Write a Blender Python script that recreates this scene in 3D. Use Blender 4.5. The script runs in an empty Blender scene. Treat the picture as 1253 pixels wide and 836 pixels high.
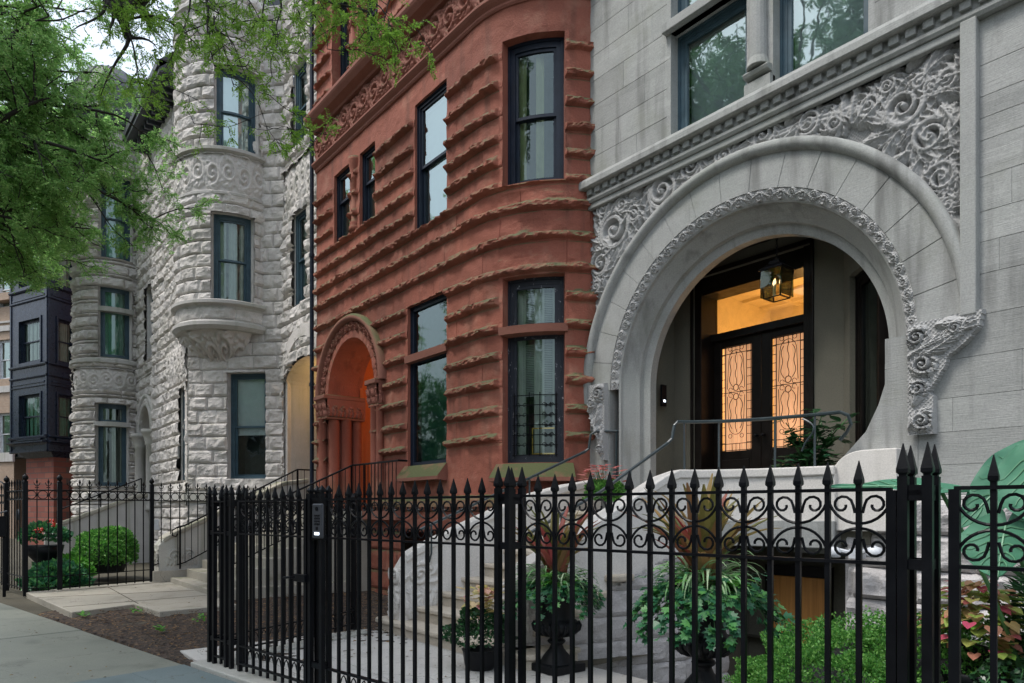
import bpy, math, random
import numpy as np
R = math.radians; PI = math.pi
rng = np.random.default_rng(7); random.seed(7)
sc = bpy.context.scene; COL = sc.collection

# ---------------------------------------------------------------- camera frame
EYE = 1.5; FOC = 860.0; CX = 626.0; HOR = 625.0
FW = np.array([-.7818, .6236]); RT = np.array([.6236, .7818])
def at(px, py, Y):                       # point on the vertical plane Y = const seen at that spot of the photograph
    q = (px-CX)/FOC
    Z = Y/(q*RT[1]+FW[1])
    return (Z*(q*RT[0]+FW[0]), Y, EYE+Z*(HOR-py)/FOC)
def ground_at(px, py, z=0.0):
    Z = FOC*(EYE-z)/(py-HOR); q = (px-CX)/FOC
    return (Z*(q*RT[0]+FW[0]), Z*(q*RT[1]+FW[1]), z)
def dist_at(px, py, Z):
    q = (px-CX)/FOC
    return (Z*(q*RT[0]+FW[0]), Z*(q*RT[1]+FW[1]), EYE+Z*(HOR-py)/FOC)

# ---------------------------------------------------------------- noise
def _h(ix, iy, s):
    n = (ix*374761393 + iy*668265263 + s*1442695041) & 0x7fffffff
    n = (n ^ (n >> 13))*1274126177 & 0x7fffffff
    return ((n ^ (n >> 16)) & 0xffff)/65535.0
def vnoise(x, y, s=0):
    x = np.asarray(x, float); y = np.asarray(y, float)
    ix = np.floor(x).astype(np.int64); iy = np.floor(y).astype(np.int64)
    fx = x-ix; fy = y-iy; fx = fx*fx*(3-2*fx); fy = fy*fy*(3-2*fy)
    a = _h(ix, iy, s); b = _h(ix+1, iy, s); c = _h(ix, iy+1, s); d = _h(ix+1, iy+1, s)
    return (a*(1-fx)+b*fx)*(1-fy)+(c*(1-fx)+d*fx)*fy
def fbm(x, y, s=0, o=3):
    t = 0; a = 1; n = 0
    for k in range(o):
        t = t+a*vnoise(x*2**k, y*2**k, s+k*17); n += a; a *= .5
    return t/n*2-1

def scallop(U, Z, s, seed=0):            # split-face stone: concave flakes meeting in crisp edges, 0..1
    x = U/s; y = Z/s; ix = np.floor(x).astype(np.int64); iy = np.floor(y).astype(np.int64); out = np.full(np.shape(x), 9.)
    for i in (-1, 0, 1):
        for j in (-1, 0, 1):
            a, b = ix+i, iy+j; dx = x-a-_h(a, b, seed); dy = y-b-_h(a, b, seed+1)
            out = np.minimum(out, _h(a, b, seed+2)*.55+(dx*dx+dy*dy)*.6)
    return np.clip(out, 0, 1)
# ---------------------------------------------------------------- objects
def tag(o, label=None, cat=None, group=None, kind=None):
    if label: o['label'] = label
    if cat: o['category'] = cat
    if group: o['group'] = group
    if kind: o['kind'] = kind
    return o
def empty(name, loc, label, cat, group=None, rz=0):
    o = bpy.data.objects.new(name, None); COL.objects.link(o)
    o.location = loc; o.rotation_euler = (0, 0, rz); o.empty_display_size = .1
    return tag(o, label, cat, group)
def link(name, me, mat, parent=None):
    o = bpy.data.objects.new(name, me); COL.objects.link(o)
    if mat: me.materials.append(mat)
    if parent is not None:
        o.parent = parent
        p = parent; M = []
        off = np.zeros(3)
        while p is not None:
            off += np.array(p.location); p = p.parent
        o.matrix_parent_inverse.identity()
        o.location = (-off[0], -off[1], -off[2]) if not parent.get('local') else (0, 0, 0)
    return o
def copy_tree(o, parent=None):
    c = o.copy(); COL.objects.link(c)
    if parent: c.parent = parent
    for ch in list(o.children): copy_tree(ch, c)
    return c
def np_mesh(name, V, F, smooth=False):
    V = np.asarray(V, np.float32); F = np.asarray(F, np.int32)
    me = bpy.data.meshes.new(name)
    me.vertices.add(len(V)); me.vertices.foreach_set('co', V.ravel())
    k = F.shape[1]
    me.loops.add(F.size); me.loops.foreach_set('vertex_index', F.ravel())
    me.polygons.add(len(F))
    me.polygons.foreach_set('loop_start', np.arange(0, F.size, k, dtype=np.int32))
    me.update(calc_edges=True)
    me.polygons.foreach_set('use_smooth', np.full(len(F), smooth, dtype=bool))
    me.update()
    return me

class Path:                               # vertical surface along a plan curve; outward normal on the right of travel
    def __init__(s, pts):
        p = np.array(pts, float); s.p = p
        d = np.diff(p, axis=0); L = np.hypot(d[:, 0], d[:, 1])
        s.u = np.r_[0, np.cumsum(L)]; s.L = s.u[-1]
        t = d/L[:, None]
        n = np.c_[t[:, 1], -t[:, 0]]
        N = np.zeros_like(p); N[:-1] += n; N[1:] += n
        s.n = N/np.hypot(N[:, 0], N[:, 1])[:, None]
    def pos(s, u, z, d):
        u, z, d = np.broadcast_arrays(np.asarray(u, float), np.asarray(z, float), np.asarray(d, float))
        x = np.interp(u, s.u, s.p[:, 0]); y = np.interp(u, s.u, s.p[:, 1])
        nx = np.interp(u, s.u, s.n[:, 0]); ny = np.interp(u, s.u, s.n[:, 1])
        # straight extrapolation past the ends
        lo = np.minimum(u, 0); hi = np.maximum(u-s.L, 0)
        t0 = (s.p[1]-s.p[0])/s.u[1]; t1 = (s.p[-1]-s.p[-2])/(s.u[-1]-s.u[-2])
        x = x+lo*t0[0]+hi*t1[0]; y = y+lo*t0[1]+hi*t1[1]
        return np.stack([x+nx*d, y+ny*d, z], -1)
    def ux(s, px, d=0.0):                 # arc length where the surface passes that column of the photograph
        u = np.linspace(-.5, s.L+.5, 4000); P = s.pos(u, 0, d)
        f = P[:, :2]@FW; r = P[:, :2]@RT; x = CX+FOC*r/f
        e = np.where(f > .1, abs(x-px), 1e9); ok = e < max(.6, e.min()*1.01)
        return float(u[ok][np.argmin(f[ok]+e[ok]*.5)])
    def zy(s, u, py, d=0.0):
        P = s.pos(u, 0, d); f = float(P[:2]@FW)
        return EYE+(HOR-py)*f/FOC
    def uz(s, px, py, d=0.0):
        u = s.ux(px, d); return u, s.zy(u, py, d)
def arc(cx, cy, r, a0, a1, n=24):
    return [(cx+r*math.cos(R(a0+(a1-a0)*i/n)), cy+r*math.sin(R(a0+(a1-a0)*i/n))) for i in range(n+1)]

class MB:
    def __init__(s): s.v = []; s.f = []
    def add(s, V, F):
        b = len(s.v); s.v.extend([tuple(map(float, q)) for q in V]); s.f.extend([tuple(b+i for i in q) for q in F]); return s
    def box(s, x0, x1, y0, y1, z0, z1):
        return s.add([(x0, y0, z0), (x1, y0, z0), (x1, y1, z0), (x0, y1, z0), (x0, y0, z1), (x1, y0, z1), (x1, y1, z1), (x0, y1, z1)],
                     [(0, 3, 2, 1), (4, 5, 6, 7), (0, 1, 5, 4), (1, 2, 6, 5), (2, 3, 7, 6), (3, 0, 4, 7)])
    def obox(s, a, b, w, z0, z1, ext=0):  # box along plan segment a-b
        a = np.array(a[:2], float); b = np.array(b[:2], float); t = (b-a)/np.linalg.norm(b-a); n = np.array([-t[1], t[0]])*w/2
        a = a-t*ext; b = b+t*ext
        q = [a-n, b-n, b+n, a+n]
        return s.prism([tuple(k) for k in q], z0, z1)
    def prism(s, poly, z0, z1, ztop=None):
        n = len(poly); zt = ztop or [z1]*n
        V = [(p[0], p[1], z0) for p in poly]+[(p[0], p[1], zt[i]) for i, p in enumerate(poly)]
        F = [tuple(range(n-1, -1, -1)), tuple(range(n, 2*n))]+[(i, (i+1) % n, n+(i+1) % n, n+i) for i in range(n)]
        return s.add(V, F)
    def pbox(s, P, u0, u1, z0, z1, d0, d1, step=.12):     # box bent along a path; d0 back, d1 front
        n = max(1, int(math.ceil(abs(u1-u0)/step))) if len(P.p) > 2 else 1
        us = np.linspace(u0, u1, n+1); b = []
        V = []
        for u in us:
            for z, d in ((z0, d0), (z0, d1), (z1, d1), (z1, d0)): V.append(P.pos(u, z, d))
        F = [(0, 1, 2, 3), tuple(4*n+k for k in (3, 2, 1, 0))]
        for i in range(n):
            for k in range(4):
                a = 4*i+k; c = 4*i+(k+1) % 4
                F.append((a, a+4, c+4, c))
        return s.add(V, F)
    def psheet(s, P, u0, u1, z0, z1, d, step=.12):
        n = max(1, int(math.ceil(abs(u1-u0)/step))) if len(P.p) > 2 else 1
        V = []
        for u in np.linspace(u0, u1, n+1): V += [P.pos(u, z0, d), P.pos(u, z1, d)]
        return s.add(V, [(2*i, 2*i+2, 2*i+3, 2*i+1) for i in range(n)])
    def mould(s, P, u0, u1, prof, step=.12, closed=True):  # profile [(d,z)] swept along the path
        n = max(1, int(math.ceil(abs(u1-u0)/step))) if len(P.p) > 2 else 1
        us = np.linspace(u0, u1, n+1); m = len(prof)
        V = [P.pos(u, z, d) for u in us for d, z in prof]
        F = [tuple(range(m-1, -1, -1)), tuple(n*m+k for k in range(m))]
        for i in range(n):
            for k in range(m):
                a = i*m+k; c = i*m+(k+1) % m
                F.append((a, c, c+m, a+m))
        return s.add(V, F)
    def tube(s, pts, r, n=6, cap=True):
        P = np.array(pts, float); m = len(P)
        rr = np.broadcast_to(np.asarray(r, float), (m,)) if np.ndim(r) == 0 or len(np.atleast_1d(r)) == m else np.linspace(r[0], r[1], m)
        T = np.gradient(P, axis=0); T /= np.linalg.norm(T, axis=1)[:, None]+1e-12
        up = np.array([0, 0, 1.]) if abs(T[0, 2]) < .9 else np.array([1., 0, 0])
        N = np.cross(T[0], up); N /= np.linalg.norm(N)
        V = []
        for i in range(m):
            N = N-T[i]*(N@T[i]); N /= np.linalg.norm(N)+1e-12; B = np.cross(T[i], N)
            for k in range(n):
                a = 2*PI*(k+.5)/n; V.append(P[i]+rr[i]*(N*math.cos(a)+B*math.sin(a)))
        F = [(i*n+k, i*n+(k+1) % n, (i+1)*n+(k+1) % n, (i+1)*n+k) for i in range(m-1) for k in range(n)]
        if cap: F += [tuple(range(n-1, -1, -1)), tuple((m-1)*n+k for k in range(n))]
        return s.add(V, F)
    def lathe(s, c, prof, n=20, flute=None):
        V = []
        for r, z in prof:
            for k in range(n):
                a = 2*PI*k/n; q = r*(1+(flute*math.cos(a*n/2) if flute and r > .1 else 0))
                V.append((c[0]+q*math.cos(a), c[1]+q*math.sin(a), c[2]+z))
        m = len(prof)
        F = [(i*n+k, i*n+(k+1) % n, (i+1)*n+(k+1) % n, (i+1)*n+k) for i in range(m-1) for k in range(n)]
        F += [tuple(range(n-1, -1, -1)), tuple((m-1)*n+k for k in range(n))]
        return s.add(V, F)
    def square_spike(s, x, y, z0, h, w, ax=(1, 0)):
        t = np.array(ax)*w/2; n = np.array([-ax[1], ax[0]])*w/2; c = np.array([x, y])
        def ring(k, z):
            return [tuple(c+k*(-t-n))+(z,), tuple(c+k*(t-n))+(z,), tuple(c+k*(t+n))+(z,), tuple(c+k*(-t+n))+(z,)]
        V = ring(.62, z0)+ring(.62, z0+.012)+ring(1.0, z0+.02)+ring(1.0, z0+.034)+ring(.08, z0+h)
        F = [(i*4+k, i*4+(k+1) % 4, i*4+4+(k+1) % 4, i*4+4+k) for i in range(4) for k in range(4)]+[(3, 2, 1, 0), (16, 17, 18, 19)]
        return s.add(V, F)
    def build(s, name, mat, parent=None, smooth=False, bevel=0):
        me = bpy.data.meshes.new(name); me.from_pydata(s.v, [], s.f); me.update()
        if smooth: me.polygons.foreach_set('use_smooth', [True]*len(me.polygons))
        o = link(name, me, mat, parent)
        if bevel:
            b = o.modifiers.new('bevel', 'BEVEL'); b.width = bevel; b.segments = 2; b.limit_method = 'ANGLE'; b.angle_limit = R(40)
        return o

def merge_lines(a, b, step, extra, eps=.004):
    n = max(1, int(round((b-a)/step))); base = np.linspace(a, b, n+1)
    ex = np.array(sorted(set(round(float(e), 5) for e in extra if a < e < b)))
    if len(ex):
        keep = np.array([min(abs(ex-q)) > step*.45 or q in (a, b) for q in base]); base = base[keep]
    base[0] = a; base[-1] = b
    al = np.unique(np.round(np.r_[base, ex], 5))
    return al[np.r_[True, np.diff(al) > eps*.5]]
def sheet(name, P, us, zs, hf, mat, parent, hole=None, smooth=False, pos=None, extra=None, var=None):
    U, Z = np.meshgrid(us, zs); H = hf(U, Z) if callable(hf) else hf
    V = (pos or P.pos)(U, Z, H).reshape(-1, 3)
    nu, nz = len(us), len(zs)
    i = np.arange(nz-1)[:, None]*nu+np.arange(nu-1)[None]
    F = np.stack([i, i+1, i+1+nu, i+nu], -1)
    if hole is not None:
        uc = (us[:-1]+us[1:])/2; zc = (zs[:-1]+zs[1:])/2
        F = F[~hole(*np.meshgrid(uc, zc))]
    F = F.reshape(-1, 4)
    if extra is not None and extra.v:
        ev = np.array(extra.v); b = len(V)
        q = [f if len(f) == 4 else (list(f)+[f[-1]])[:4] for f in extra.f]
        V = np.vstack([V, ev]); F = np.vstack([F, np.array(q)+b])
    me = np_mesh(name, V, F, smooth)
    if var is not None:
        a = me.attributes.new('var', 'FLOAT', 'POINT'); d = np.zeros(len(V), np.float32); d[:U.size] = var(U, Z).ravel(); a.data.foreach_set('value', d)
    return link(name, me, mat, parent)
def rects(hs):
    def f(U, Z):
        m = np.zeros(U.shape, bool)
        for h in hs:
            if callable(h): m |= h(U, Z)
            else: m |= (U > h[0]) & (U < h[1]) & (Z > h[2]) & (Z < h[3])
        return m
    return f

# ---------------------------------------------------------------- carved relief
class Relief:
    def __init__(s, w, h, res):
        s.u = np.linspace(0, w, int(w/res)+1); s.z = np.linspace(0, h, int(h/res)+1); s.res = res
        s.U, s.Z = np.meshgrid(s.u, s.z); s.H = np.zeros_like(s.U); s.w = w; s.h = h
    def stroke(s, pts, w, h, groove=.35, wrap=False, sharp=False):
        P = np.array(pts, float); n = len(P)
        W = np.interp(np.linspace(0, 1, n), np.linspace(0, 1, len(np.atleast_1d(w))), np.atleast_1d(w))
        Hh = np.interp(np.linspace(0, 1, n), np.linspace(0, 1, len(np.atleast_1d(h))), np.atleast_1d(h))
        for i in range(n-1):
            for off in ((-s.w, 0, s.w) if wrap else (0,)):
                a = P[i]+[off, 0]; b = P[i+1]+[off, 0]; m = max(W[i], W[i+1])
                i0 = np.searchsorted(s.u, min(a[0], b[0])-m); i1 = np.searchsorted(s.u, max(a[0], b[0])+m)
                j0 = np.searchsorted(s.z, min(a[1], b[1])-m); j1 = np.searchsorted(s.z, max(a[1], b[1])+m)
                if i1 <= i0 or j1 <= j0: continue
                U = s.U[j0:j1, i0:i1]; Z = s.Z[j0:j1, i0:i1]; d = b-a; L = d@d+1e-12
                t = np.clip(((U-a[0])*d[0]+(Z-a[1])*d[1])/L, 0, 1)
                D = np.hypot(U-a[0]-t*d[0], Z-a[1]-t*d[1]); ww = W[i]+(W[i+1]-W[i])*t+1e-6
                k = D/ww
                p = np.where(k < 1, (1-k)**.75 if sharp else np.sqrt(np.maximum(0, 1-k**2)), 0)*(1-(0 if sharp else groove)*np.exp(-(k/.28)**2))
                s.H[j0:j1, i0:i1] = np.maximum(s.H[j0:j1, i0:i1], p*(Hh[i]+(Hh[i+1]-Hh[i])*t))
    def spiral(s, c, r, a0, turns, w, h, wrap=False):
        n = int(14*abs(turns))+6; t = np.linspace(0, 1, n)
        a = a0+turns*2*PI*t; rr = r*(1-t)**1.0+r*.1
        P = np.c_[c[0]+rr*np.cos(a), c[1]+rr*np.sin(a)]
        s.stroke(P, [w, w*.85, w*.6], [h, h*1.05], .25, wrap)
        s.stroke([(c[0], c[1]), (c[0]+1e-3, c[1])], [w*.9], [h*1.15], 0, wrap)
    def frond(s, b, a, L, curl, w, h, lobes=4, wrap=False):
        n = 9; P = [np.array(b, float)]; ang = a; bw_ = w
        for k in range(n):
            P.append(P[-1]+L/n*np.array([math.cos(ang), math.sin(ang)])); ang += curl/n
        s.stroke(P, [w*1.0, w*2.3, w*1.6, w*.2], [h*.5, h*.62, h*.5, h*.3], .0, wrap)
        s.stroke(P, [w*.7, w*.8, w*.2], [h, h*1.15, h*.7], .5, wrap, True)
        for k in range(lobes):
            i = 1+int(k*(n-3)/max(1, lobes-1)); q = P[i]; t = math.atan2(*(P[i+1]-P[i])[::-1])
            for sg in (-1, 1):
                l = L*.34*(1-.5*k/lobes); c = [q+l*f*np.array([math.cos(t+sg*(.75-.35*f)), math.sin(t+sg*(.75-.35*f))]) for f in (0, .35, .7, 1)]
                s.stroke(c, [w*.62, w*.6, w*.12], [h*.85, h*.95, h*.5], .3, wrap, True)
    def field(s):
        return s.H
    def sample(s, U, Z, wrap=False):
        if wrap: U = np.mod(U, s.w)
        x = np.clip(U/s.w*(len(s.u)-1), 0, len(s.u)-1.001); y = np.clip(Z/s.h*(len(s.z)-1), 0, len(s.z)-1.001)
        i = x.astype(int); j = y.astype(int); fx = x-i; fy = y-j; H = s.H
        return (H[j, i]*(1-fx)+H[j, i+1]*fx)*(1-fy)+(H[j+1, i]*(1-fx)+H[j+1, i+1]*fx)*fy
def rinceau(period, h, res=.01, depth=.05):
    r = Relief(period*2, h, res); w = r.w
    t = np.linspace(0, w, 50); r.stroke(np.c_[t, h/2+h*.2*np.sin(t/w*2*PI)], [h*.05], [depth*.9], .3, True)
    for k in (0, 1):
        sg = 1 if k == 0 else -1; c = (w*(.25+.5*k), h*(.5-sg*.04))
        r.spiral(c, h*.3, -sg*PI/2+k*0, sg*1.6, h*.06, depth, True)
        for j in range(11):
            a = j*2*PI/11+.2; rr = h*.3
            r.frond((c[0]+rr*math.cos(a), c[1]+rr*math.sin(a)), a+sg*.7, h*.3, sg*1.5, h*.045, depth*.8, 2, True)
    r.H += .25*depth*np.maximum(0, np.sin(r.U*2*PI/.035)*np.sin(r.Z*2*PI/.035))
    return r
# ---------------------------------------------------------------- materials
def nt(name):
    m = bpy.data.materials.new(name); m.use_nodes = True; t = m.node_tree
    return m, t, t.nodes['Principled BSDF']
def N(t, typ, **kw):
    n = t.nodes.new(typ)
    for k, v in kw.items():
        if k.startswith('i_'): n.inputs[k[2:].replace('_', ' ')].default_value = v
        else: setattr(n, k, v)
    return n
def L(t, a, b): t.links.new(a, b)
def ramp(t, fac, stops):
    r = t.nodes.new('ShaderNodeValToRGB'); e = r.color_ramp.elements
    while len(e) < len(stops): e.new(.5)
    for k, (p, c) in enumerate(stops):
        e[k].position = p; e[k].color = (*c, 1) if len(c) == 3 else c
    L(t, fac, r.inputs[0]); return r.outputs[0]
def coords(t, sx=1, sy=1, sz=1):
    g = t.nodes.new('ShaderNodeNewGeometry'); m = t.nodes.new('ShaderNodeMapping'); m.inputs['Scale'].default_value = (sx, sy, sz)
    L(t, g.outputs['Position'], m.inputs[0]); return m.outputs[0]
def noise(t, vec, scale, detail=4, rough=.55):
    n = N(t, 'ShaderNodeTexNoise'); n.inputs['Scale'].default_value = scale; n.inputs['Detail'].default_value = detail
    n.inputs['Roughness'].default_value = rough; L(t, vec, n.inputs['Vector']); return n.outputs['Fac']
def mixc(t, fac, a, b, mode='MIX'):
    m = N(t, 'ShaderNodeMix', data_type='RGBA', blend_type=mode)
    for s, v in ((0, fac), (6, a), (7, b)):
        if hasattr(v, 'is_linked'): L(t, v, m.inputs[s])
        else: m.inputs[s].default_value = v if s == 0 else ((*v, 1) if len(v) == 3 else v)
    return m.outputs[2]
def maths(t, op, a, b=None, clamp=False):
    m = N(t, 'ShaderNodeMath', operation=op, use_clamp=clamp)
    for s, v in ((0, a), (1, b)):
        if v is None: continue
        if hasattr(v, 'is_linked'): L(t, v, m.inputs[s])
        else: m.inputs[s].default_value = v
    return m.outputs[0]
def bump(t, h, strength, dist, b):
    n = N(t, 'ShaderNodeBump'); n.inputs['Strength'].default_value = strength; n.inputs['Distance'].default_value = dist
    L(t, h, n.inputs['Height']); L(t, n.outputs[0], b.inputs['Normal'])
def upness(t):
    g = t.nodes.new('ShaderNodeNewGeometry'); s = t.nodes.new('ShaderNodeSeparateXYZ'); L(t, g.outputs['Normal'], s.inputs[0]); return s.outputs['Z']

def stone(name, c0, c1, c2=None, rough=.85, sc_=3, bs=.4, bd=.01, bscale=45, tool=0, moss=None, mossamt=.5, streak=None, stain=None):
    m, t, b = nt(name); v = coords(t)
    n = noise(t, v, sc_, 6, .6); stops = [(.3, c0), (.7, c1)]
    col = ramp(t, n, stops)
    if c2: col = mixc(t, maths(t, 'MULTIPLY', ramp(t, noise(t, v, .8, 3), [(.45, (0, 0, 0)), (.65, (1, 1, 1))]), .8), col, c2)
    fine = noise(t, v, 70, 3, .7)
    col = mixc(t, .35, col, ramp(t, fine, [(.25, tuple(x*.55 for x in c0)), (.75, tuple(min(1, x*1.35) for x in c1))]))
    if streak:
        v2 = coords(t, 2.2, 2.2, .22); s = ramp(t, noise(t, v2, 2.2, 4), [(.52, (0, 0, 0)), (.72, (1, 1, 1))])
        col = mixc(t, maths(t, 'MULTIPLY', s, streak[1]), col, streak[0])
    if stain:
        s = ramp(t, noise(t, v, stain[2], 5, .65), [(.55, (0, 0, 0)), (.68, (1, 1, 1))])
        col = mixc(t, maths(t, 'MULTIPLY', s, stain[1]), col, stain[0])
    if moss:
        u = ramp(t, upness(t), [(.12, (0, 0, 0)), (.55, (1, 1, 1))])
        s = ramp(t, noise(t, v, 2.3, 5, .7), [(.5-.25*mossamt, (0, 0, 0)), (.72-.25*mossamt, (1, 1, 1))])
        col = mixc(t, maths(t, 'MULTIPLY', u, s), col, moss)
    at_ = N(t, 'ShaderNodeAttribute'); at_.attribute_name = 'var'; k1 = maths(t, 'ADD', at_.outputs['Fac'], 1.0); cmb = N(t, 'ShaderNodeCombineXYZ')
    for q in range(3): L(t, k1, cmb.inputs[q])
    col = mixc(t, 1.0, col, cmb.outputs[0], 'MULTIPLY')
    if name in ('concrete', 'bluestone_slab', 'path_concrete', 'pale_paving'):
        vo = N(t, 'ShaderNodeTexVoronoi', feature='DISTANCE_TO_EDGE'); vo.inputs['Scale'].default_value = .55
        wv = N(t, 'ShaderNodeVectorMath', operation='ADD'); L(t, v, wv.inputs[0]); nz = N(t, 'ShaderNodeTexNoise'); nz.inputs['Scale'].default_value = 3; nz.inputs['Detail'].default_value = 6; L(t, v, nz.inputs['Vector']); L(t, nz.outputs['Color'], wv.inputs[1]); L(t, wv.outputs[0], vo.inputs['Vector'])
        col = mixc(t, ramp(t, vo.outputs['Distance'], [(0, (.75, .75, .75)), (.006, (0, 0, 0))]), col, (.06, .06, .05))
        col = mixc(t, maths(t, 'MULTIPLY', ramp(t, noise(t, v, 14, 2), [(.68, (0, 0, 0)), (.72, (1, 1, 1))]), .5), col, (.08, .08, .07))
    L(t, col, b.inputs['Base Color']); b.inputs['Roughness'].default_value = rough
    h = noise(t, v, bscale, 5, .65)
    if tool:
        w = coords(t, 1, 1, 1); nn = noise(t, coords(t, 3, 3, 90), 1.6, 3, .6)
        h = maths(t, 'ADD', maths(t, 'MULTIPLY', h, .4), maths(t, 'MULTIPLY', nn, tool))
    bump(t, h, bs, bd, b)
    return m
def plain(name, c, rough=.5, metal=0, spec=.5, var=.15, bs=0, bscale=60, coat=0):
    m, t, b = nt(name); v = coords(t)
    col = ramp(t, noise(t, v, 6, 4), [(.3, tuple(x*(1-var) for x in c)), (.7, tuple(min(1, x*(1+var)) for x in c))])
    L(t, col, b.inputs['Base Color']); b.inputs['Metallic'].default_value = metal
    L(t, ramp(t, noise(t, v, 9, 3), [(.3, (rough*.75,)*3), (.7, (min(1, rough*1.2),)*3)]), b.inputs['Roughness'])
    b.inputs['Specular IOR Level'].default_value = spec; b.inputs['Coat Weight'].default_value = coat
    if bs: bump(t, noise(t, v, bscale, 4), bs, .004, b)
    return m
def leafmat(name, a, b_, c=None, trans=.35, rough=.5, vein=None):
    m, t, b = nt(name)
    g = N(t, 'ShaderNodeNewGeometry')
    col = ramp(t, g.outputs['Random Per Island'], [(0, a), (.55, b_), (1, c or b_)])
    if vein:
        col = mixc(t, ramp(t, noise(t, coords(t), vein[1], 3, .6), [(.45, (0, 0, 0)), (.6, (1, 1, 1))]), col, vein[0])
    L(t, col, b.inputs['Base Color']); b.inputs['Roughness'].default_value = rough
    tr = N(t, 'ShaderNodeBsdfTranslucent'); L(t, col, tr.inputs[0]); mx = N(t, 'ShaderNodeMixShader'); mx.inputs[0].default_value = trans
    L(t, b.outputs[0], mx.inputs[1]); L(t, tr.outputs[0], mx.inputs[2]); L(t, mx.outputs[0], t.nodes['Material Output'].inputs[0])
    return m
def glass(name, tint=(.75, .85, .82), refl=.35, rough=.015, wav=.04):
    m, t, b = nt(name); t.nodes.remove(b)
    gl = N(t, 'ShaderNodeBsdfGlossy'); gl.inputs['Roughness'].default_value = rough; gl.inputs['Color'].default_value = (.8, .95, .93, 1)
    tr = N(t, 'ShaderNodeBsdfTransparent'); tr.inputs[0].default_value = (*tint, 1)
    fr = N(t, 'ShaderNodeFresnel'); fr.inputs['IOR'].default_value = 1.5
    bp = N(t, 'ShaderNodeBump'); bp.inputs['Strength'].default_value = wav; bp.inputs['Distance'].default_value = .05
    L(t, noise(t, coords(t), 2.5, 2), bp.inputs['Height']); L(t, bp.outputs[0], gl.inputs['Normal'])
    mx = N(t, 'ShaderNodeMixShader'); f = maths(t, 'ADD', maths(t, 'MULTIPLY', fr.outputs[0], .9), refl, True)
    L(t, f, mx.inputs[0]); L(t, tr.outputs[0], mx.inputs[1]); L(t, gl.outputs[0], mx.inputs[2]); L(t, mx.outputs[0], t.nodes['Material Output'].inputs[0])
    return m
def emis(name, c, s, stripes=0):
    m, t, b = nt(name); b.inputs['Base Color'].default_value = (*c, 1)
    col = c
    if stripes:
        n = noise(t, coords(t, 26, 26, .3), 1.0, 2)
        col = ramp(t, n, [(.3, tuple(x*.55 for x in c)), (.7, c)]); L(t, col, b.inputs['Emission Color'])
    else: b.inputs['Emission Color'].default_value = (*c, 1)
    b.inputs['Emission Strength'].default_value = s
    return m

M = {}
M['lime'] = stone('grey_limestone', (.28, .288, .278), (.375, .380, .368), (.32, .338, .315), bs=.45, bd=.008, bscale=30, tool=1.0, streak=((.13, .132, .125), .75), stain=((.24, .25, .21), .5, 1.3))
M['limecarve'] = stone('carved_limestone', (.31, .31, .31), (.42, .42, .41), None, bs=.3, bd=.006, bscale=60, stain=((.2, .22, .2), .4, 2.2))
M['rockgrey'] = stone('rough_grey_stone', (.42, .40, .40), (.56, .54, .53), (.46, .43, .42), bs=.8, bd=.02, bscale=22, stain=((.2, .2, .17), .4, 1.8))
M['red'] = stone('red_sandstone', (.245, .074, .047), (.335, .110, .070), (.265, .078, .052), bs=.75, bd=.012, bscale=34, streak=((.11, .045, .03), .6), stain=((.37, .175, .12), .6, 1.7), moss=(.10, .10, .045), mossamt=.9)
M['redcarve'] = stone('carved_red_sandstone', (.215, .075, .052), (.29, .11, .078), None, bs=.4, bd=.008, bscale=45, moss=(.11, .10, .05), mossamt=.2)
M['redsill'] = stone('mossy_red_sill', (.21, .08, .055), (.27, .11, .075), None, bs=.5, bd=.01, bscale=30, moss=(.085, .095, .032), mossamt=.9)
M['redin'] = stone('red_porch_plaster', (.40, .12, .04), (.48, .15, .05), None, bs=.3, bd=.008, bscale=12)
M['white'] = stone('pale_limestone', (.50, .47, .445), (.64, .605, .575), (.49, .455, .41), bs=.7, bd=.018, bscale=20, stain=((.24, .24, .19), .5, 1.2), moss=(.22, .22, .15), mossamt=.0)
M['whites'] = stone('pale_smooth_stone', (.40, .385, .37), (.50, .48, .46), (.38, .38, .31), bs=.3, bd=.008, bscale=40, streak=((.22, .23, .17), .6))
M['cream'] = stone('cream_stair_stone', (.60, .57, .53), (.70, .67, .63), None, bs=.18, bd=.005, bscale=50, streak=((.42, .40, .36), .3))
M['step'] = stone('stair_tread_stone', (.44, .39, .31), (.56, .50, .42), None, bs=.25, bd=.006, bscale=50, stain=((.3, .26, .19), .5, 2.5))
M['oldstep'] = stone('weathered_step_stone', (.30, .28, .23), (.40, .37, .31), None, bs=.3, bd=.008, bscale=30, stain=((.15, .15, .10), .6, 2.5), moss=(.14, .16, .07), mossamt=.1)
M['walk'] = stone('concrete', (.165, .18, .15), (.225, .235, .20), (.17, .185, .16), rough=.5, bs=.3, bd=.006, bscale=60, stain=((.10, .112, .095), .7, 1.1))
M['walkdark'] = stone('bluestone_slab', (.12, .165, .175), (.16, .205, .21), None, rough=.55, bs=.25, bd=.005, bscale=40, stain=((.09, .12, .12), .5, 1.5))
M['path'] = stone('path_concrete', (.30, .28, .23), (.37, .345, .29), None, rough=.7, bs=.4, bd=.008, bscale=50, stain=((.17, .16, .12), .6, 1.6))
M['paver'] = stone('pale_paving', (.46, .45, .43), (.55, .54, .51), None, rough=.65, bs=.25, bd=.005, bscale=50, stain=((.33, .32, .30), .5, 2))
M['asphalt'] = stone('asphalt', (.04, .04, .042), (.06, .06, .06), None, rough=.8, bs=.6, bd=.01, bscale=120)
M['earth'] = stone('ground_earth', (.05, .045, .03), (.08, .07, .045), None, bs=.6, bd=.02, bscale=30)
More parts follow.
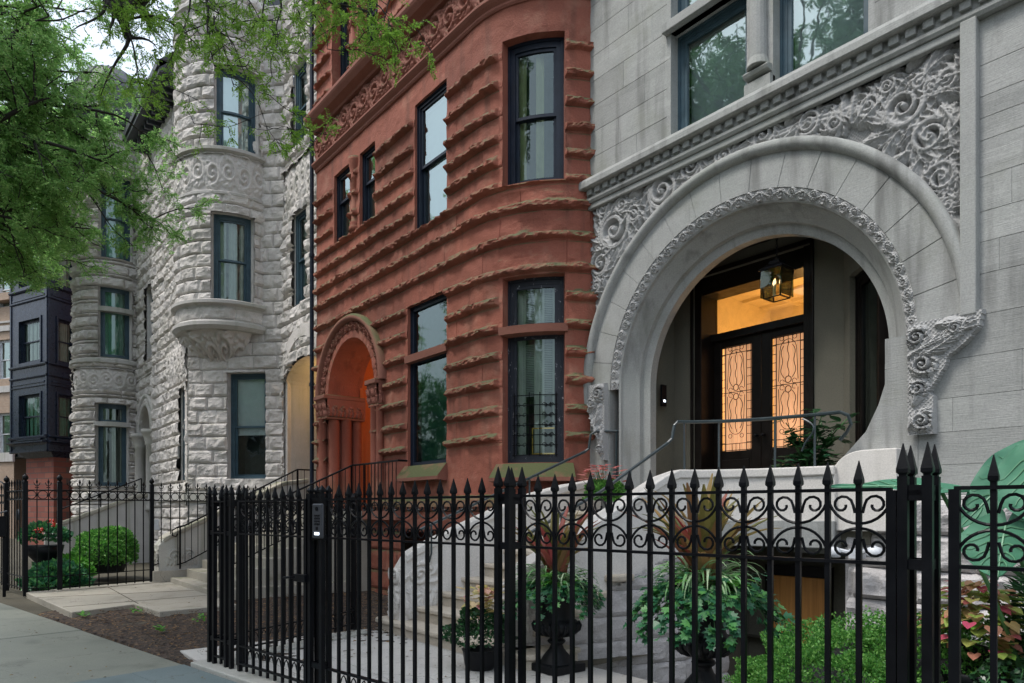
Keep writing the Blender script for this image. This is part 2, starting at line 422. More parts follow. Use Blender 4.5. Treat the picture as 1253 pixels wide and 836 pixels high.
M['curb'] = stone('fence_curb_stone', (.36, .37, .34), (.46, .46, .42), None, rough=.6, bs=.2, bd=.005, bscale=50, stain=((.22, .23, .2), .5, 2))
def mulch():
    m, t, b = nt('bark_mulch'); v = coords(t)
    vo = N(t, 'ShaderNodeTexVoronoi'); vo.inputs['Scale'].default_value = 32; L(t, v, vo.inputs['Vector'])
    sx = N(t, 'ShaderNodeSeparateColor'); L(t, vo.outputs['Color'], sx.inputs[0])
    col = ramp(t, sx.outputs[0], [(0, (.018, .013, .011)), (.6, (.055, .038, .028)), (.9, (.09, .06, .038)), (1, (.2, .12, .05))])
    L(t, col, b.inputs['Base Color']); b.inputs['Roughness'].default_value = .9; bump(t, vo.outputs['Distance'], .9, .03, b); return m
M['mulch'] = mulch()
M['iron'] = plain('black_painted_iron', (.0035, .004, .0055), .38, 0, .16, .3, .15, 90)
M['rail'] = plain('grey_green_rail_paint', (.035, .05, .055), .35, 0, .6, .2)
M['navy'] = plain('dark_blue_window_paint', (.012, .018, .032), .4, 0, .3, .25, .1, 40)
def worn():
    m, t, b = nt('peeling_dark_paint'); v = coords(t, 1, 1, .5)
    s = ramp(t, noise(t, v, 22, 5, .75), [(.62, (0, 0, 0)), (.66, (1, 1, 1))])
    col = mixc(t, s, (.014, .018, .028), (.42, .42, .44)); L(t, col, b.inputs['Base Color']); b.inputs['Roughness'].default_value = .6; return m
M['worn'] = worn()
M['teal'] = plain('blue_grey_window_paint', (.045, .085, .11), .45, 0, .5, .2)
M['metalclad'] = plain('black_blue_metal_cladding', (.013, .020, .038), .32, .1, .5, .35, .25, 8)
M['darkwood'] = plain('dark_varnished_wood', (.007, .005, .004), .4, 0, .25, .3)
M['orangewood'] = None
def wood():
    m, t, b = nt('orange_wood_panel'); n = noise(t, coords(t, 18, 18, .9), 2, 4)
    L(t, ramp(t, n, [(.3, (.50, .21, .05)), (.7, (.70, .33, .09))]), b.inputs['Base Color']); b.inputs['Roughness'].default_value = .5; return m
M['orangewood'] = wood()
M['dark'] = plain('dark_inside', (.012, .014, .014), .9)  # near-black: the dark of unlit insides put into the colour
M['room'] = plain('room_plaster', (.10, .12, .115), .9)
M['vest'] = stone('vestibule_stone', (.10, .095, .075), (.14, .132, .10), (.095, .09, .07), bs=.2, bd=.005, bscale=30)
M['hall'] = plain('warm_hall_plaster', (.88, .76, .52), .8, 0, .3, .08)
M['curtain'] = plain('pale_curtain', (.50, .53, .48), .9, 0, .2, .1)
M['curtgreen'] = plain('sage_curtain', (.34, .36, .20), .9, 0, .2, .1)
M['shade'] = plain('white_window_shade', (.84, .86, .88), .8, 0, .2, .05)
M['tealshade'] = plain('deep_teal_curtain', (.05, .13, .115), .8)
M['blind'] = plain('grey_blind', (.33, .36, .34), .7)
M['glass'] = glass('window_glass', (.86, .93, .90), .07)
M['glassr'] = glass('mirror_bright_window_glass', (.86, .95, .92), .30, .02, .03)
M['glassg'] = glass('green_tinted_window_glass', (.50, .80, .72), .12, .03, .05)
M['lglass'] = glass('lantern_glass', (.86, .83, .72), .0)
M['amber'] = emis('glowing_amber_curtain', (1.0, .52, .26), .37, 1)  # curtain glows by itself in place of hall light shining through
M['warmbulb'] = emis('warm_bulb', (1.0, .75, .45), 2.0)
M['candle'] = plain('candle_sleeve', (.75, .7, .5), .5)
M['led'] = emis('intercom_light', (.75, .85, 1.0), 2.5)
M['keypad'] = plain('intercom_grey', (.05, .055, .065), .4, .3)
M['slate'] = stone('slate_roof', (.03, .034, .042), (.06, .065, .075), None, rough=.5, bs=.5, bd=.01, bscale=25)
M['brick'] = None
def brick(name, c1, c2, mortar, sc_=1.0, h=.075):
    m, t, b = nt(name)
    tc = N(t, 'ShaderNodeNewGeometry'); s = N(t, 'ShaderNodeSeparateXYZ'); L(t, tc.outputs['Position'], s.inputs[0])
    x = maths(t, 'ADD', s.outputs[0], s.outputs[1]); c = N(t, 'ShaderNodeCombineXYZ'); L(t, x, c.inputs[0]); L(t, s.outputs[2], c.inputs[1])
    br = N(t, 'ShaderNodeTexBrick'); L(t, c.outputs[0], br.inputs['Vector']); br.inputs['Scale'].default_value = 1
    br.inputs['Color1'].default_value = (*c1, 1); br.inputs['Color2'].default_value = (*c2, 1); br.inputs['Mortar'].default_value = (*mortar, 1)
    br.inputs['Brick Width'].default_value = h*3*sc_; br.inputs['Row Height'].default_value = h*sc_; br.inputs['Mortar Size'].default_value = .006*sc_
    L(t, br.outputs[0], b.inputs['Base Color']); b.inputs['Roughness'].default_value = .9
    bump(t, maths(t, 'SUBTRACT', noise(t, coords(t), 20, 4), br.outputs['Fac']), .5, .01, b); return m
M['brick'] = brick('red_brick', (.20, .06, .045), (.28, .10, .07), (.12, .08, .07), 3.2)
M['tanbrick'] = brick('tan_brick', (.34, .24, .17), (.40, .29, .21), (.3, .26, .22))
M['bark'] = stone('dark_bark', (.018, .015, .012), (.035, .03, .025), None, bs=.9, bd=.02, bscale=25)
M['leafA'] = leafmat('locust_leaf_near', (.16, .32, .04), (.25, .46, .06), (.36, .56, .10), .55)
M['leafB'] = leafmat('locust_leaf_far', (.16, .34, .09), (.24, .46, .13), (.42, .62, .22), .68)
M['leafC'] = leafmat('street_tree_leaf', (.08, .20, .07), (.12, .28, .09), (.18, .36, .12), .5)
M['box'] = leafmat('boxwood_leaf', (.045, .17, .03), (.10, .31, .05), (.22, .46, .10), .4)
M['ivy'] = leafmat('ivy_leaf', (.02, .10, .045), (.04, .17, .08), (.12, .34, .09), .3, .35)
M['darkleaf'] = leafmat('dark_glossy_leaf', (.012, .05, .018), (.02, .08, .03), (.05, .16, .05), .25, .3)
M['fern'] = leafmat('fern_leaf', (.07, .27, .03), (.12, .38, .05), (.2, .5, .08), .4)
M['spider'] = leafmat('variegated_strap_leaf', (.45, .60, .35), (.16, .38, .13), (.65, .72, .50), .3, .4)
M['cordy'] = leafmat('pink_edged_strap_leaf', (.50, .09, .10), (.15, .17, .045), (.48, .30, .12), .3, .35)
M['coleus'] = leafmat('pink_lime_leaf', (.60, .09, .18), (.40, .46, .12), (.16, .36, .05), .35, .4)
M['pinkleaf'] = leafmat('salmon_leaf', (.62, .18, .17), (.75, .32, .30), (.50, .12, .12), .35, .4)
M['lime_pink'] = leafmat('cream_pink_leaf', (.65, .62, .22), (.75, .62, .35), (.68, .22, .32), .35, .4)
M['ear'] = leafmat('elephant_ear_leaf', (.05, .18, .105), (.06, .21, .125), None, .25, .6, ((.075, .25, .15), 9))
M['redflower'] = leafmat('red_petal', (.65, .02, .01), (.75, .05, .02), None, .3, .5)
M['stem'] = plain('green_stem', (.05, .15, .04), .5)
M['potblack'] = plain('black_cast_iron_urn', (.005, .006, .008), .5, 0, .25, .2)
M['soil'] = plain('potting_soil', (.02, .014, .01), .95)
M['white_metal'] = plain('white_painted_metal', (.6, .62, .65), .4)
M['gold'] = plain('brass_frame', (.6, .38, .09), .3, .8)

# ---------------------------------------------------------------- camera, sky, sun
cam = bpy.data.cameras.new('camera'); co = bpy.data.objects.new('camera', cam); COL.objects.link(co)
cam.sensor_width = 36; cam.lens = FOC/1253*36; cam.shift_y = (HOR-418)/1253; cam.shift_x = (626.5-CX)/1253
co.location = (0, 0, EYE); co.rotation_euler = (R(90), 0, math.atan2(FW[1], FW[0])-PI/2)
cam.clip_end = 2000; cam.clip_start = .05; sc.camera = co
w = bpy.data.worlds.new('World'); sc.world = w; w.use_nodes = True; t = w.node_tree; bg = t.nodes['Background']
sky = t.nodes.new('ShaderNodeTexSky'); sky.sky_type = 'NISHITA'; sky.sun_disc = False
SE, SR = 60, 200
sky.sun_elevation = R(SE); sky.sun_rotation = R(SR); sky.dust_density = 4; sky.air_density = 1.2; sky.ozone_density = 1.5
mxs = t.nodes.new('ShaderNodeMix'); mxs.data_type = 'RGBA'; mxs.inputs[0].default_value = .5
L(t, sky.outputs[0], mxs.inputs[6])
# overcast: half of the clear sky is replaced by cloud grey, brighter overhead than near the horizon
mxs.inputs[7].default_value = (8.5, 9.3, 10.2, 1)
tcw = t.nodes.new('ShaderNodeTexCoord'); sxw = t.nodes.new('ShaderNodeSeparateXYZ'); L(t, tcw.outputs['Generated'], sxw.inputs[0])
grw = ramp(t, sxw.outputs[2], [(0, (.48, .48, .48)), (.35, (.85, .85, .85)), (1, (1.0, 1.0, 1.0))]); ov = mixc(t, 1.0, mxs.outputs[2], grw, 'MULTIPLY')
L(t, ov, bg.inputs[0]); bg.inputs[1].default_value = .13
sd = bpy.data.lights.new('sun', 'SUN'); so = bpy.data.objects.new('sun', sd); COL.objects.link(so)
sd.energy = 1.5; sd.angle = R(14); sd.color = (1, .97, .93)
az = R(SR); el = R(SE)      # Nishita: rotation 0 = +Y, clockwise
from mathutils import Vector
sdir = Vector((math.sin(az)*math.cos(el), math.cos(az)*math.cos(el), math.sin(el)))
so.rotation_euler = sdir.to_track_quat('Z', 'Y').to_euler(); so.location = (0, -5, 12)
sc.view_settings.view_transform = 'Standard'; sc.view_settings.look = 'None'; sc.view_settings.gamma = 1
sc.view_settings.exposure = 0.78; sc.view_settings.use_curve_mapping = False
sc.cycles.max_bounces = 8; sc.cycles.transparent_max_bounces = 16; sc.cycles.diffuse_bounces = 3
def lamp(name, loc, e, c, r=.06):
    d = bpy.data.lights.new(name, 'POINT'); d.energy = e; d.color = c; d.shadow_soft_size = r
    o = bpy.data.objects.new(name, d); COL.objects.link(o); o.location = loc; return o
# ---------------------------------------------------------------- walls and windows
def rock(courses, bw=.6, depth=.06, seed=0, thin=.16, smooth=()):
    cz = np.array(courses)
    def f(U, Z):
        k = np.clip(np.searchsorted(cz, Z, side='right')-1, 0, len(cz)-2)
        h = cz[k+1]-cz[k]; v = Z-cz[k]
        w = bw*(.75+.6*_h(k, k*0+3, seed)); o = w*_h(k, k*0+9, seed)
        b = np.floor((U-o)/w); uu = (U-o)-b*w; bi = b.astype(np.int64)
        jit = (_h(bi, k, seed+5)-.5)*.1; uu = np.clip(uu, 0, w)
        e = np.minimum(np.minimum(uu, w-uu), np.minimum(v, h-v))
        eh = np.minimum(v, h-v)
        pil = np.sqrt(np.clip(e/.05, 0, 1))
        n = fbm(U*4.5+bi*3.1, Z*6+k*5.7, seed, 3); n2 = fbm(U*16, Z*22, seed+3, 2)
        rid = 1-np.abs(fbm(U*3+bi*7, Z*4+k*3, seed+8, 2))
        sca = scallop(U+bi*1.7, Z*1.25+k*.9, .17, seed+60)
        big = depth*(.50+.34*n+.55*sca+.12*rid+(_h(bi, k, seed+2)-.5)*.4)+n2*depth*.10
        sm = .012+0*U
        big = big*(1+.0*Z)
        out = np.where(h < thin, depth*.75*np.sqrt(np.clip(eh/(.5*h), 0, 1))*(1+.35*n+.2*n2), big)*pil
        for z0, z1 in smooth: out = np.where((Z > z0) & (Z < z1), sm*pil, out)
        return out
    return f
def courses(z0, z1, pat):
    z = [z0]; k = 0
    while z[-1] < z1-.02: z.append(min(z1, z[-1]+pat[k % len(pat)])); k += 1
    return z
def courselines(c): return [z for q in c for z in (q-.008, q, q+.008)]

def window(house, P, ua, ub, za, zb, rec=.2, fw=.065, split=.5, fmat='navy', gmat='glass', curtain='curtain', reveal=None,
           transom=None, tbar=None, tbarmat=None, name='window', label=None, cfrac=(0, 1), cdark=.0, ctype='folds', seed=0, dz=0, sashes=True, rm=(.3, 1.0)):
    """a window: frame mesh with sash, pane, curtain and room children; the reveal goes to the wall mesh of the house"""
    if reveal is not None:
        t = .06
        reveal.pbox(P, ua-t, ua, za-t, zb+t, -rec-.12, .0, .5); reveal.pbox(P, ub, ub+t, za-t, zb+t, -rec-.12, .0, .5)
        reveal.pbox(P, ua-t, ub+t, zb, zb+t, -rec-.12, -.002); reveal.pbox(P, ua-t, ub+t, za-t, za, -rec-.12, -.002)
    f = MB(); d0, d1 = -rec-.1, -rec
    f.pbox(P, ua, ua+fw, za, zb, d0, d1, .3); f.pbox(P, ub-fw, ub, za, zb, d0, d1, .3)
    f.pbox(P, ua+fw, ub-fw, zb-fw, zb, d0, d1); f.pbox(P, ua+fw, ub-fw, za, za+fw*.8, d0, d1)
    # thin raised bead round the frame
    f.pbox(P, ua, ua+fw*.35, za, zb, d1, d1+.02, .3); f.pbox(P, ub-fw*.35, ub, za, zb, d1, d1+.02, .3); f.pbox(P, ua+fw*.35, ub-fw*.35, zb-fw*.35, zb, d1, d1+.02)
    if transom: f.pbox(P, ua+fw, ub-fw, transom, transom+(tbar or fw), d0, d1+.02)
    o = f.build(name, M[fmat], house)
    if label: o['label'] = label
    s = MB(); g = MB(); sw = .045
    a, b = ua+fw, ub-fw
    cells = []
    lo, hi = za+fw*.8, zb-fw
    if transom: cells = [(lo, transom, True), (transom+(tbar or fw), hi, False)]
    else: cells = [(lo, hi, True)]
    for z0, z1, spl in cells:
        parts = [(z0, z1, 0)]
        if spl and split:
            m = z0+(z1-z0)*split; parts = [(z0, m+.02, -.055), (m-.02, z1, -.015)]
        for q0, q1, dd in parts:
            e0, e1 = d1-.045+dd, d1-.008+dd
            if sashes:
                s.pbox(P, a, a+sw, q0, q1, e0, e1, .3); s.pbox(P, b-sw, b, q0, q1, e0, e1, .3)
                s.pbox(P, a+sw, b-sw, q0, q0+sw, e0, e1); s.pbox(P, a+sw, b-sw, q1-sw, q1, e0, e1)
            g.psheet(P, a+sw*.5, b-sw*.5, q0+sw*.5, q1-sw*.5, e0+.015)
    if sashes: s.build('sash', M[fmat], o)
    g.build('pane', M[gmat], o)
    c = MB(); dc = d0-.055
    if curtain:
        z0 = lo+(hi-lo)*cfrac[0]; z1 = lo+(hi-lo)*cfrac[1]
        if ctype == 'folds':
            n = int((b-a)/.014); us = np.linspace(a-.02, b+.02, n+1); rr = np.random.default_rng(seed)
            ph = np.cumsum(rr.uniform(.35, .75, n+1)); am = .022*rr.uniform(.6, 1.2, n+1)
            V = []; F = []
            for i in range(n+1):
                dd = dc+am[i]*math.sin(ph[i]); V += [P.pos(us[i], z0, dd), P.pos(us[i], z1, dd)]
            gaps = rr.uniform(0, 1, n) < cdark
            F = [(2*i, 2*i+2, 2*i+3, 2*i+1) for i in range(n) if not (math.sin(ph[i]*.5) < -1+2*cdark)]
            c.add(V, F)
        elif ctype == 'blind':
            k = int((z1-z0)/.03)
            for i in range(k): c.pbox(P, a, b, z0+i*.03, z0+i*.03+.02, dc-.01, dc)
        else: c.pbox(P, a, b, z0, z1, dc-.01, dc)
        c.build('curtain', M[curtain], o, smooth=(ctype == 'folds'))
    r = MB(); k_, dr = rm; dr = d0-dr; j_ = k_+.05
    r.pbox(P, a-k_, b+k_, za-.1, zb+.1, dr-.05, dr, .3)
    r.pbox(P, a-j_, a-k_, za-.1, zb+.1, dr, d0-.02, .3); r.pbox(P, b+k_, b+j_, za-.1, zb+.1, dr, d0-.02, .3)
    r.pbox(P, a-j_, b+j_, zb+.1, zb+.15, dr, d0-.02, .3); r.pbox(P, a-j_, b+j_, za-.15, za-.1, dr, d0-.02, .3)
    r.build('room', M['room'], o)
    return o

# ---------------------------------------------------------------- grey limestone house
GY = 7.15; GX0 = -7.16
G = Path([(GX0, GY), (1.6, GY)]); gu = lambda X: X-GX0
grey = empty('grey_limestone_house', (-4.8, 8, 0), 'smooth grey limestone house with a huge round carved entrance arch', 'house')
AC = gu(-4.78); AZ = 3.17; RH = 2.42; RI = 1.98; RO = 1.57
gcz = [1.64, 1.92, 2.22, 2.53, 2.88, 3.24, 3.60, 3.88, 4.15, 4.46, 4.78, 4.98, 5.17, 5.45, 5.86, 6.02, 6.17]+[6.17+.36*k for k in range(1, 22)]
grev = MB()
wins = [(gu(-5.72), gu(-4.63), 6.18, 7.56), (gu(-4.30), gu(-3.26), 6.18, 7.56), (gu(-2.70), gu(-1.65), 6.18, 7.56),
        (gu(-5.72), gu(-4.63), 7.68, 8.7), (gu(-4.30), gu(-3.26), 7.68, 8.7), (gu(-2.70), gu(-1.65), 7.68, 8.7)]
def ghole(U, Z):
    return ((U-AC)**2+(Z-AZ)**2 < (RH-.02)**2) & (Z > AZ) | (U > -1) & (U < gu(-2.42)) & (Z > 3.26) & (Z < 5.86)
def glow(U, Z): return (Z < 3.26) & (U > gu(-6.80)) & (U < gu(-3.10)) | (Z < 1.66) & (U < gu(-3.3))
# vertical joints, staggered
vj = {}
for k in range(len(gcz)-1): vj[k] = [gu(-7.16)+((k*.61) % 1.1)+i*1.15+.12*math.sin(k*3+i) for i in range(9)]
vj[6] = [gu(-2.14), gu(-.9)]; vj[5] = [gu(-1.2)]; vj[4] = [gu(-2.47), gu(-1.3)]; vj[3] = [gu(-1.97)]
allv = sorted({round(x, 3) for v in vj.values() for x in v})
def gvar(U, Z):
    cz = np.array(gcz); k = np.clip(np.searchsorted(cz, Z)-1, 0, len(cz)-2); b = np.zeros(U.shape, np.int64)
    for kk, v in vj.items():
        for x in v: b += ((U > x) & (k == kk))
    return (_h(b, k, 7)-.5)*.22
def gh(U, Z):
    h = fbm(U*2, Z*9, 3, 2)*.004
    for z in gcz: h = h-.006*(abs(Z-z) < .0015)
    cz = np.array(gcz); k = np.clip(np.searchsorted(cz, Z)-1, 0, len(cz)-2)
    for kk, v in vj.items():
        for x in v: h = h-.005*((abs(U-x) < .0015) & (k == kk))
    return h
us = merge_lines(0, G.L, .06, [e for w_ in wins for e in w_[:2]]+[gu(-6.8), gu(-3.1), gu(-2.42), gu(-3.3)]+[x+d for x in allv for d in (-.004, 0, .004)])
zs = merge_lines(1.62, 13.2, .06, [6.18, 7.56, 7.68, 8.7, 3.26, 5.86, 1.66]+[z+d for z in gcz for d in (-.004, 0, .004)])
wallholes = rects([ghole, glow]+wins)
for i, (a, b, c, d) in enumerate(wins):
    window(grey, G, a, b, c, d, rec=.16, fw=.08, split=None, fmat='teal', gmat='glassr', curtain='shade' if i != 3 else 'blind', ctype='flat', reveal=grev, cfrac=(0, 1), sashes=True,
           label=['wide grey upper window left of the stone mullion', 'wide grey upper window right of the stone mullion', None, None, None, None][i])
# arch soffit, stepped ring and flared jambs
def ringseg(mb, r0, r1, d0, d1, a0=0, a1=180, n=72, C=(AC, AZ), P=G):
    A = [R(a0+(a1-a0)*i/n) for i in range(n+1)]
    V = []
    for a in A:
        for r, d in ((r0, d0), (r0, d1), (r1, d1), (r1, d0)): V.append(P.pos(C[0]-r*math.cos(a), C[1]+r*math.sin(a), d))
    F = [(0, 1, 2, 3), tuple(4*n+k for k in (3, 2, 1, 0))]
    for i in range(n):
        for k in range(4):
            a = 4*i+k; c = 4*i+(k+1) % 4; F.append((a, c, c+4, a+4))
    mb.add(V, F)
def polar(mb, prof, a0, a1, n, C, P):     # profile [(r,d)] swept round an arch (open strip)
    m = len(prof); V = []
    for i in range(n+1):
        a = R(a0+(a1-a0)*i/n)
        for r, d in prof: V.append(P.pos(C[0]-r*math.cos(a), C[1]+r*math.sin(a), d))
    F = [(i*m+k, i*m+k+1, (i+1)*m+k+1, (i+1)*m+k) for i in range(n) for k in range(m-1)]
    mb.add(V, F)
sheet('wall', G, us, zs, gh, M['lime'], grey, hole=wallholes, extra=grev, var=gvar)
# archivolt with radial joints
nA = 13
def arch_face(name, mat, parent, P, C, r0, r1, n, d, zbase=None, nr=6, joints=13, jr=.006, hfun=None, res=180):
    al = np.linspace(0, PI, res+1); jl = [PI*i/joints for i in range(1, joints)]
    al = np.unique(np.r_[al, [j+e for j in jl for e in (-jr/r1, 0, jr/r1)]])
    rr = np.linspace(r0, r1, nr+1); A, Q = np.meshgrid(al, rr)
    H = np.full(A.shape, d)
    for j in jl: H = H-.01*(abs(A-j) < 1e-6)
    if hfun: H = H+hfun(A, Q)
    V = P.pos(C[0]-Q*np.cos(A), C[1]+Q*np.sin(A), H).reshape(-1, 3); nu, nz = len(al), len(rr)
    i = np.arange(nz-1)[:, None]*nu+np.arange(nu-1)[None]; F = np.stack([i, i+nu, i+1+nu, i+1], -1).reshape(-1, 4)[:, ::-1]
    return link(name, np_mesh(name, V, F, False), mat, parent)
arch_face('archivolt', M['lime'], grey, G, (AC, AZ), RI, RH-.02, 0, .012, joints=17)
tile = rinceau(.14, .13, .006, .03)
def carvering(A, Q): return tile.sample(A*RI, np.clip((Q-(RI-.12))/.12*.13, 0, .13), True)-.035*np.clip((RI-Q)/.12, 0, 1)
o = arch_face('carved_ring', M['limecarve'], grey, G, (AC, AZ), RI-.12, RI+.005, 0, .0, nr=12, joints=1, hfun=carvering, res=900)
# cove, inner ring and soffit; continued straight down the left jamb
prof = [(RI-.12, -.035), (RI-.14, -.05), (RI-.15, -.09), (RI-.2, -.15), (RI-.26, -.22), (RI-.3, -.26), (RI-.31, -.32), (RO+.0, -.35), (RO, -.47)]
jm = MB(); polar(jm, prof, 0, 180, 90, (AC, AZ), G)
V = []; zz = [AZ-.0, 2.6, 1.9, 1.1]
for z in zz:
    for r, d in prof: V.append(G.pos(AC-r, z, d))
m = len(prof); jm.add(V, [(i*m+k, (i+1)*m+k, (i+1)*m+k+1, i*m+k+1) for i in range(len(zz)-1) for k in range(m-1)])
# left jamb front strip under the carved ring
jm.pbox(G, gu(-7.16), gu(-6.78), 1.1, 3.26, -.3, .006)
# right jamb: solid pier whose inner edge flares to the left at its foot
fl = [(gu(-2.8), AZ), (gu(-2.8), 1.05), (gu(-4.05), 1.05), (gu(-3.90), 1.6), (gu(-3.78), 1.74), (gu(-3.66), 1.88), (gu(-3.49), 2.07), (gu(-3.28), 2.29), (gu(-3.16), 2.54), (gu(-3.09), 2.76), (gu(-3.07), 3.0), (gu(-3.07), AZ)]
V = [G.pos(u, z, .008) for u, z in fl]+[G.pos(u, z, -.47) for u, z in fl]; n = len(fl)
jm.add(V, [tuple(range(n-1, -1, -1))]+[(i, (i+1) % n, n+(i+1) % n, n+i) for i in range(n)])
jm.build('arch_reveal', M['lime'], grey, smooth=False)
# hood moulding
hm = MB(); polar(hm, [(RH-.07, .01), (RH-.06, .05), (RH-.02, .085), (RH+.03, .09), (RH+.06, .06), (RH+.065, -.02)], -6, 180-4, 110, (AC, AZ), G)
hm.build('hood_moulding', M['lime'], grey, smooth=True)
# frame strip on the right of the carved spandrel
st = MB(); st.pbox(G, gu(-2.42), gu(-2.29), 3.24, 5.87, -.02, .09); st.pbox(G, 0, gu(-2.42), 5.78, 5.86, -.02, .05)
st.build('spandrel_frame', M['lime'], grey, bevel=.012)

# carved spandrel relief ------------------------------------------------
W_, H_ = gu(-2.42), 5.80-3.26
sp = Relief(W_, H_, .0095)
def S(px, py): p = at(px, py, GY); return (gu(p[0]), p[2]-3.26)
sc1 = [(1104, 130, 20, 0), (1137, 165, 17, 1), (1151, 216, 15, 0), (1062, 128, 11, 1), (988, 150, 12, 1), (933, 165, 13, 0), (1020, 150, 9, 0), (885, 190, 10, 1), (845, 203, 12, 0), (809, 233, 17, 1), (750, 281, 20, 0), (734, 322, 13, 1),
       (775, 262, 9, 0), (1158, 95, 10, 1), (1140, 105, 9, 0), (1160, 250, 7, 1), (760, 250, 8, 1), (738, 255, 9, 0), (729, 350, 6, 1), (1125, 100, 8, 1), (1085, 105, 8, 0)]
def pscale(px): return .7818*(px+60)/GY
cs = []
for px, py, r, dr in sc1:
    c = S(px, py); rr = r/pscale(px)*1.15; cs.append((c, rr, dr))
# main vine through the principal scrolls
vine = [S(x, y) for x, y in ((729, 352), (745, 330), (760, 300), (785, 262), (812, 238), (830, 218), (850, 208), (870, 198), (890, 190), (915, 172), (940, 168), (965, 158), (990, 148), (1020, 140), (1045, 132), (1070, 140), (1095, 145), (1118, 150), (1135, 170), (1148, 195), (1153, 220), (1160, 250), (1166, 280))]
sp.stroke(vine, [.05, .035, .05, .07, .04], [.05, .06, .06], .3)
for q, (c, rr, dr) in enumerate(cs):
    sg = 1 if dr else -1
    nf = 13 if rr > .13 else 9
    for j in range(nf):
        a = j*2*PI/nf+q; L_ = rr*(1.0 if rr > .1 else 1.25)*(.8+.5*random.random())*(1.45 if px > 1000 else 1)
        b = (c[0]+rr*.9*math.cos(a), c[1]+rr*.9*math.sin(a))
        sp.frond(b, a+sg*.8, L_, sg*1.1, max(.018, rr*.16), .055+.02*random.random(), 3)
    sp.spiral(c, rr, q*1.3, sg*1.9, max(.02, rr*.15), .075)
    sp.stroke([(c[0]+rr*math.cos(t_), c[1]+rr*math.sin(t_)) for t_ in np.linspace(q, q+sg*4.6, 18)], [rr*.2, rr*.12], [.075, .06], .3)
# big acanthus fans on the wide right side
for (x, y, a, L_, cu) in ((1035, 150, 2.5, .30, -1.0), (1035, 150, 1.9, .34, -.5), (1040, 148, 1.35, .36, .2), (1045, 150, .8, .38, .5), (1050, 152, .4, .32, .6), (1100, 160, -2.4, .4, .8), (1120, 110, .9, .4, -.6), (1130, 115, .4, .42, -.7), (1135, 120, .05, .36, -.9), (1130, 95, 1.2, .36, -.4),
                         (1080, 95, .9, .34, .5), (1110, 80, .75, .42, .3), (1145, 60, .9, .3, .3), (1150, 130, -.9, .34, -.6), (1160, 150, -1.5, .35, .3), (1125, 195, -2.3, .34, .7), (1110, 185, -2.7, .38, .6), (1085, 165, 3.0, .4, .6), (1162, 190, -1.4, .3, .3), (1150, 245, -1.3, .3, .2),
                         (1164, 262, -1.5, .32, 0), (760, 275, .6, .25, .5), (745, 300, 2.2, .22, .5), (770, 240, .5, .25, .3), (740, 340, -2.0, .16, .5), (800, 225, .6, .25, -.4), (870, 205, .3, .25, .6), (955, 172, .1, .25, .8), (960, 150, .8, .25, -.4), (905, 190, .3, .25, .3)):
    sp.frond(S(x, y), a, L_, cu, .042, .07, 5)
for _ in range(120):
    b = (random.uniform(0, W_), random.uniform(0, H_)); x = b[0]-AC; z = b[1]+3.26-AZ
    if math.hypot(x, z) < RH: continue
    sp.frond(b, random.uniform(0, 6.28), random.uniform(.14, .28), random.uniform(-1.2, 1.2), .022, .042, 3)
holes = .018*np.maximum(0, np.cos(sp.U*2*PI/.036)*np.cos(sp.Z*2*PI/.036)+.1)
H = np.where(sp.H > .012, sp.H*1.2, holes-.015)
sheet('carved_spandrel', G, sp.u, sp.z+3.26, H-.07, M['limecarve'], grey, hole=lambda U, Z: (U-AC)**2+(Z-AZ)**2 < (RH-.0)**2, smooth=True)

# cornice with dentils
cm = MB()
cm.mould(G, -.02, G.L, [(-.02, 5.86), (.07, 5.86), (.09, 5.89), (.09, 5.92), (.06, 5.94), (.06, 5.95), (-.02, 5.95)])
cm.mould(G, -.02, G.L, [(-.02, 5.95), (.055, 5.95), (.055, 6.045), (-.02, 6.045)])
cm.mould(G, -.06, G.L, [(-.02, 6.045), (.15, 6.045), (.17, 6.06), (.17, 6.13), (.15, 6.175), (-.1, 6.18)])
dn = 0.03
while dn < G.L: cm.pbox(G, dn, dn+.09, 5.965, 6.043, .05, .10); dn += .152
cm.build('cornice', M['lime'], grey)
# window dressings: transoms and mullion
tr = MB()
for a, b in ((gu(-5.80), gu(-3.18)), (gu(-2.78), gu(-1.57))):
    tr.pbox(G, a, b, 7.56, 7.68, -.1, .09)
tr.pbox(G, gu(-4.63), gu(-4.30), 6.18, 6.36, -.05, .06)
tr.mould(G, gu(-4.62), gu(-4.31), [(-.02, 6.40), (.09, 6.41), (.11, 6.45), (.07, 6.48), (-.02, 6.49)])
tr.lathe((G.pos(gu(-4.465), 0, .03)[0], G.pos(0, 0, .03)[1], 6.49), [(.13, 0), (.12, .04), (.105, .1), (.10, 1.06)], 16)
tr.build('window_dressing', M['lime'], grey, bevel=.008)
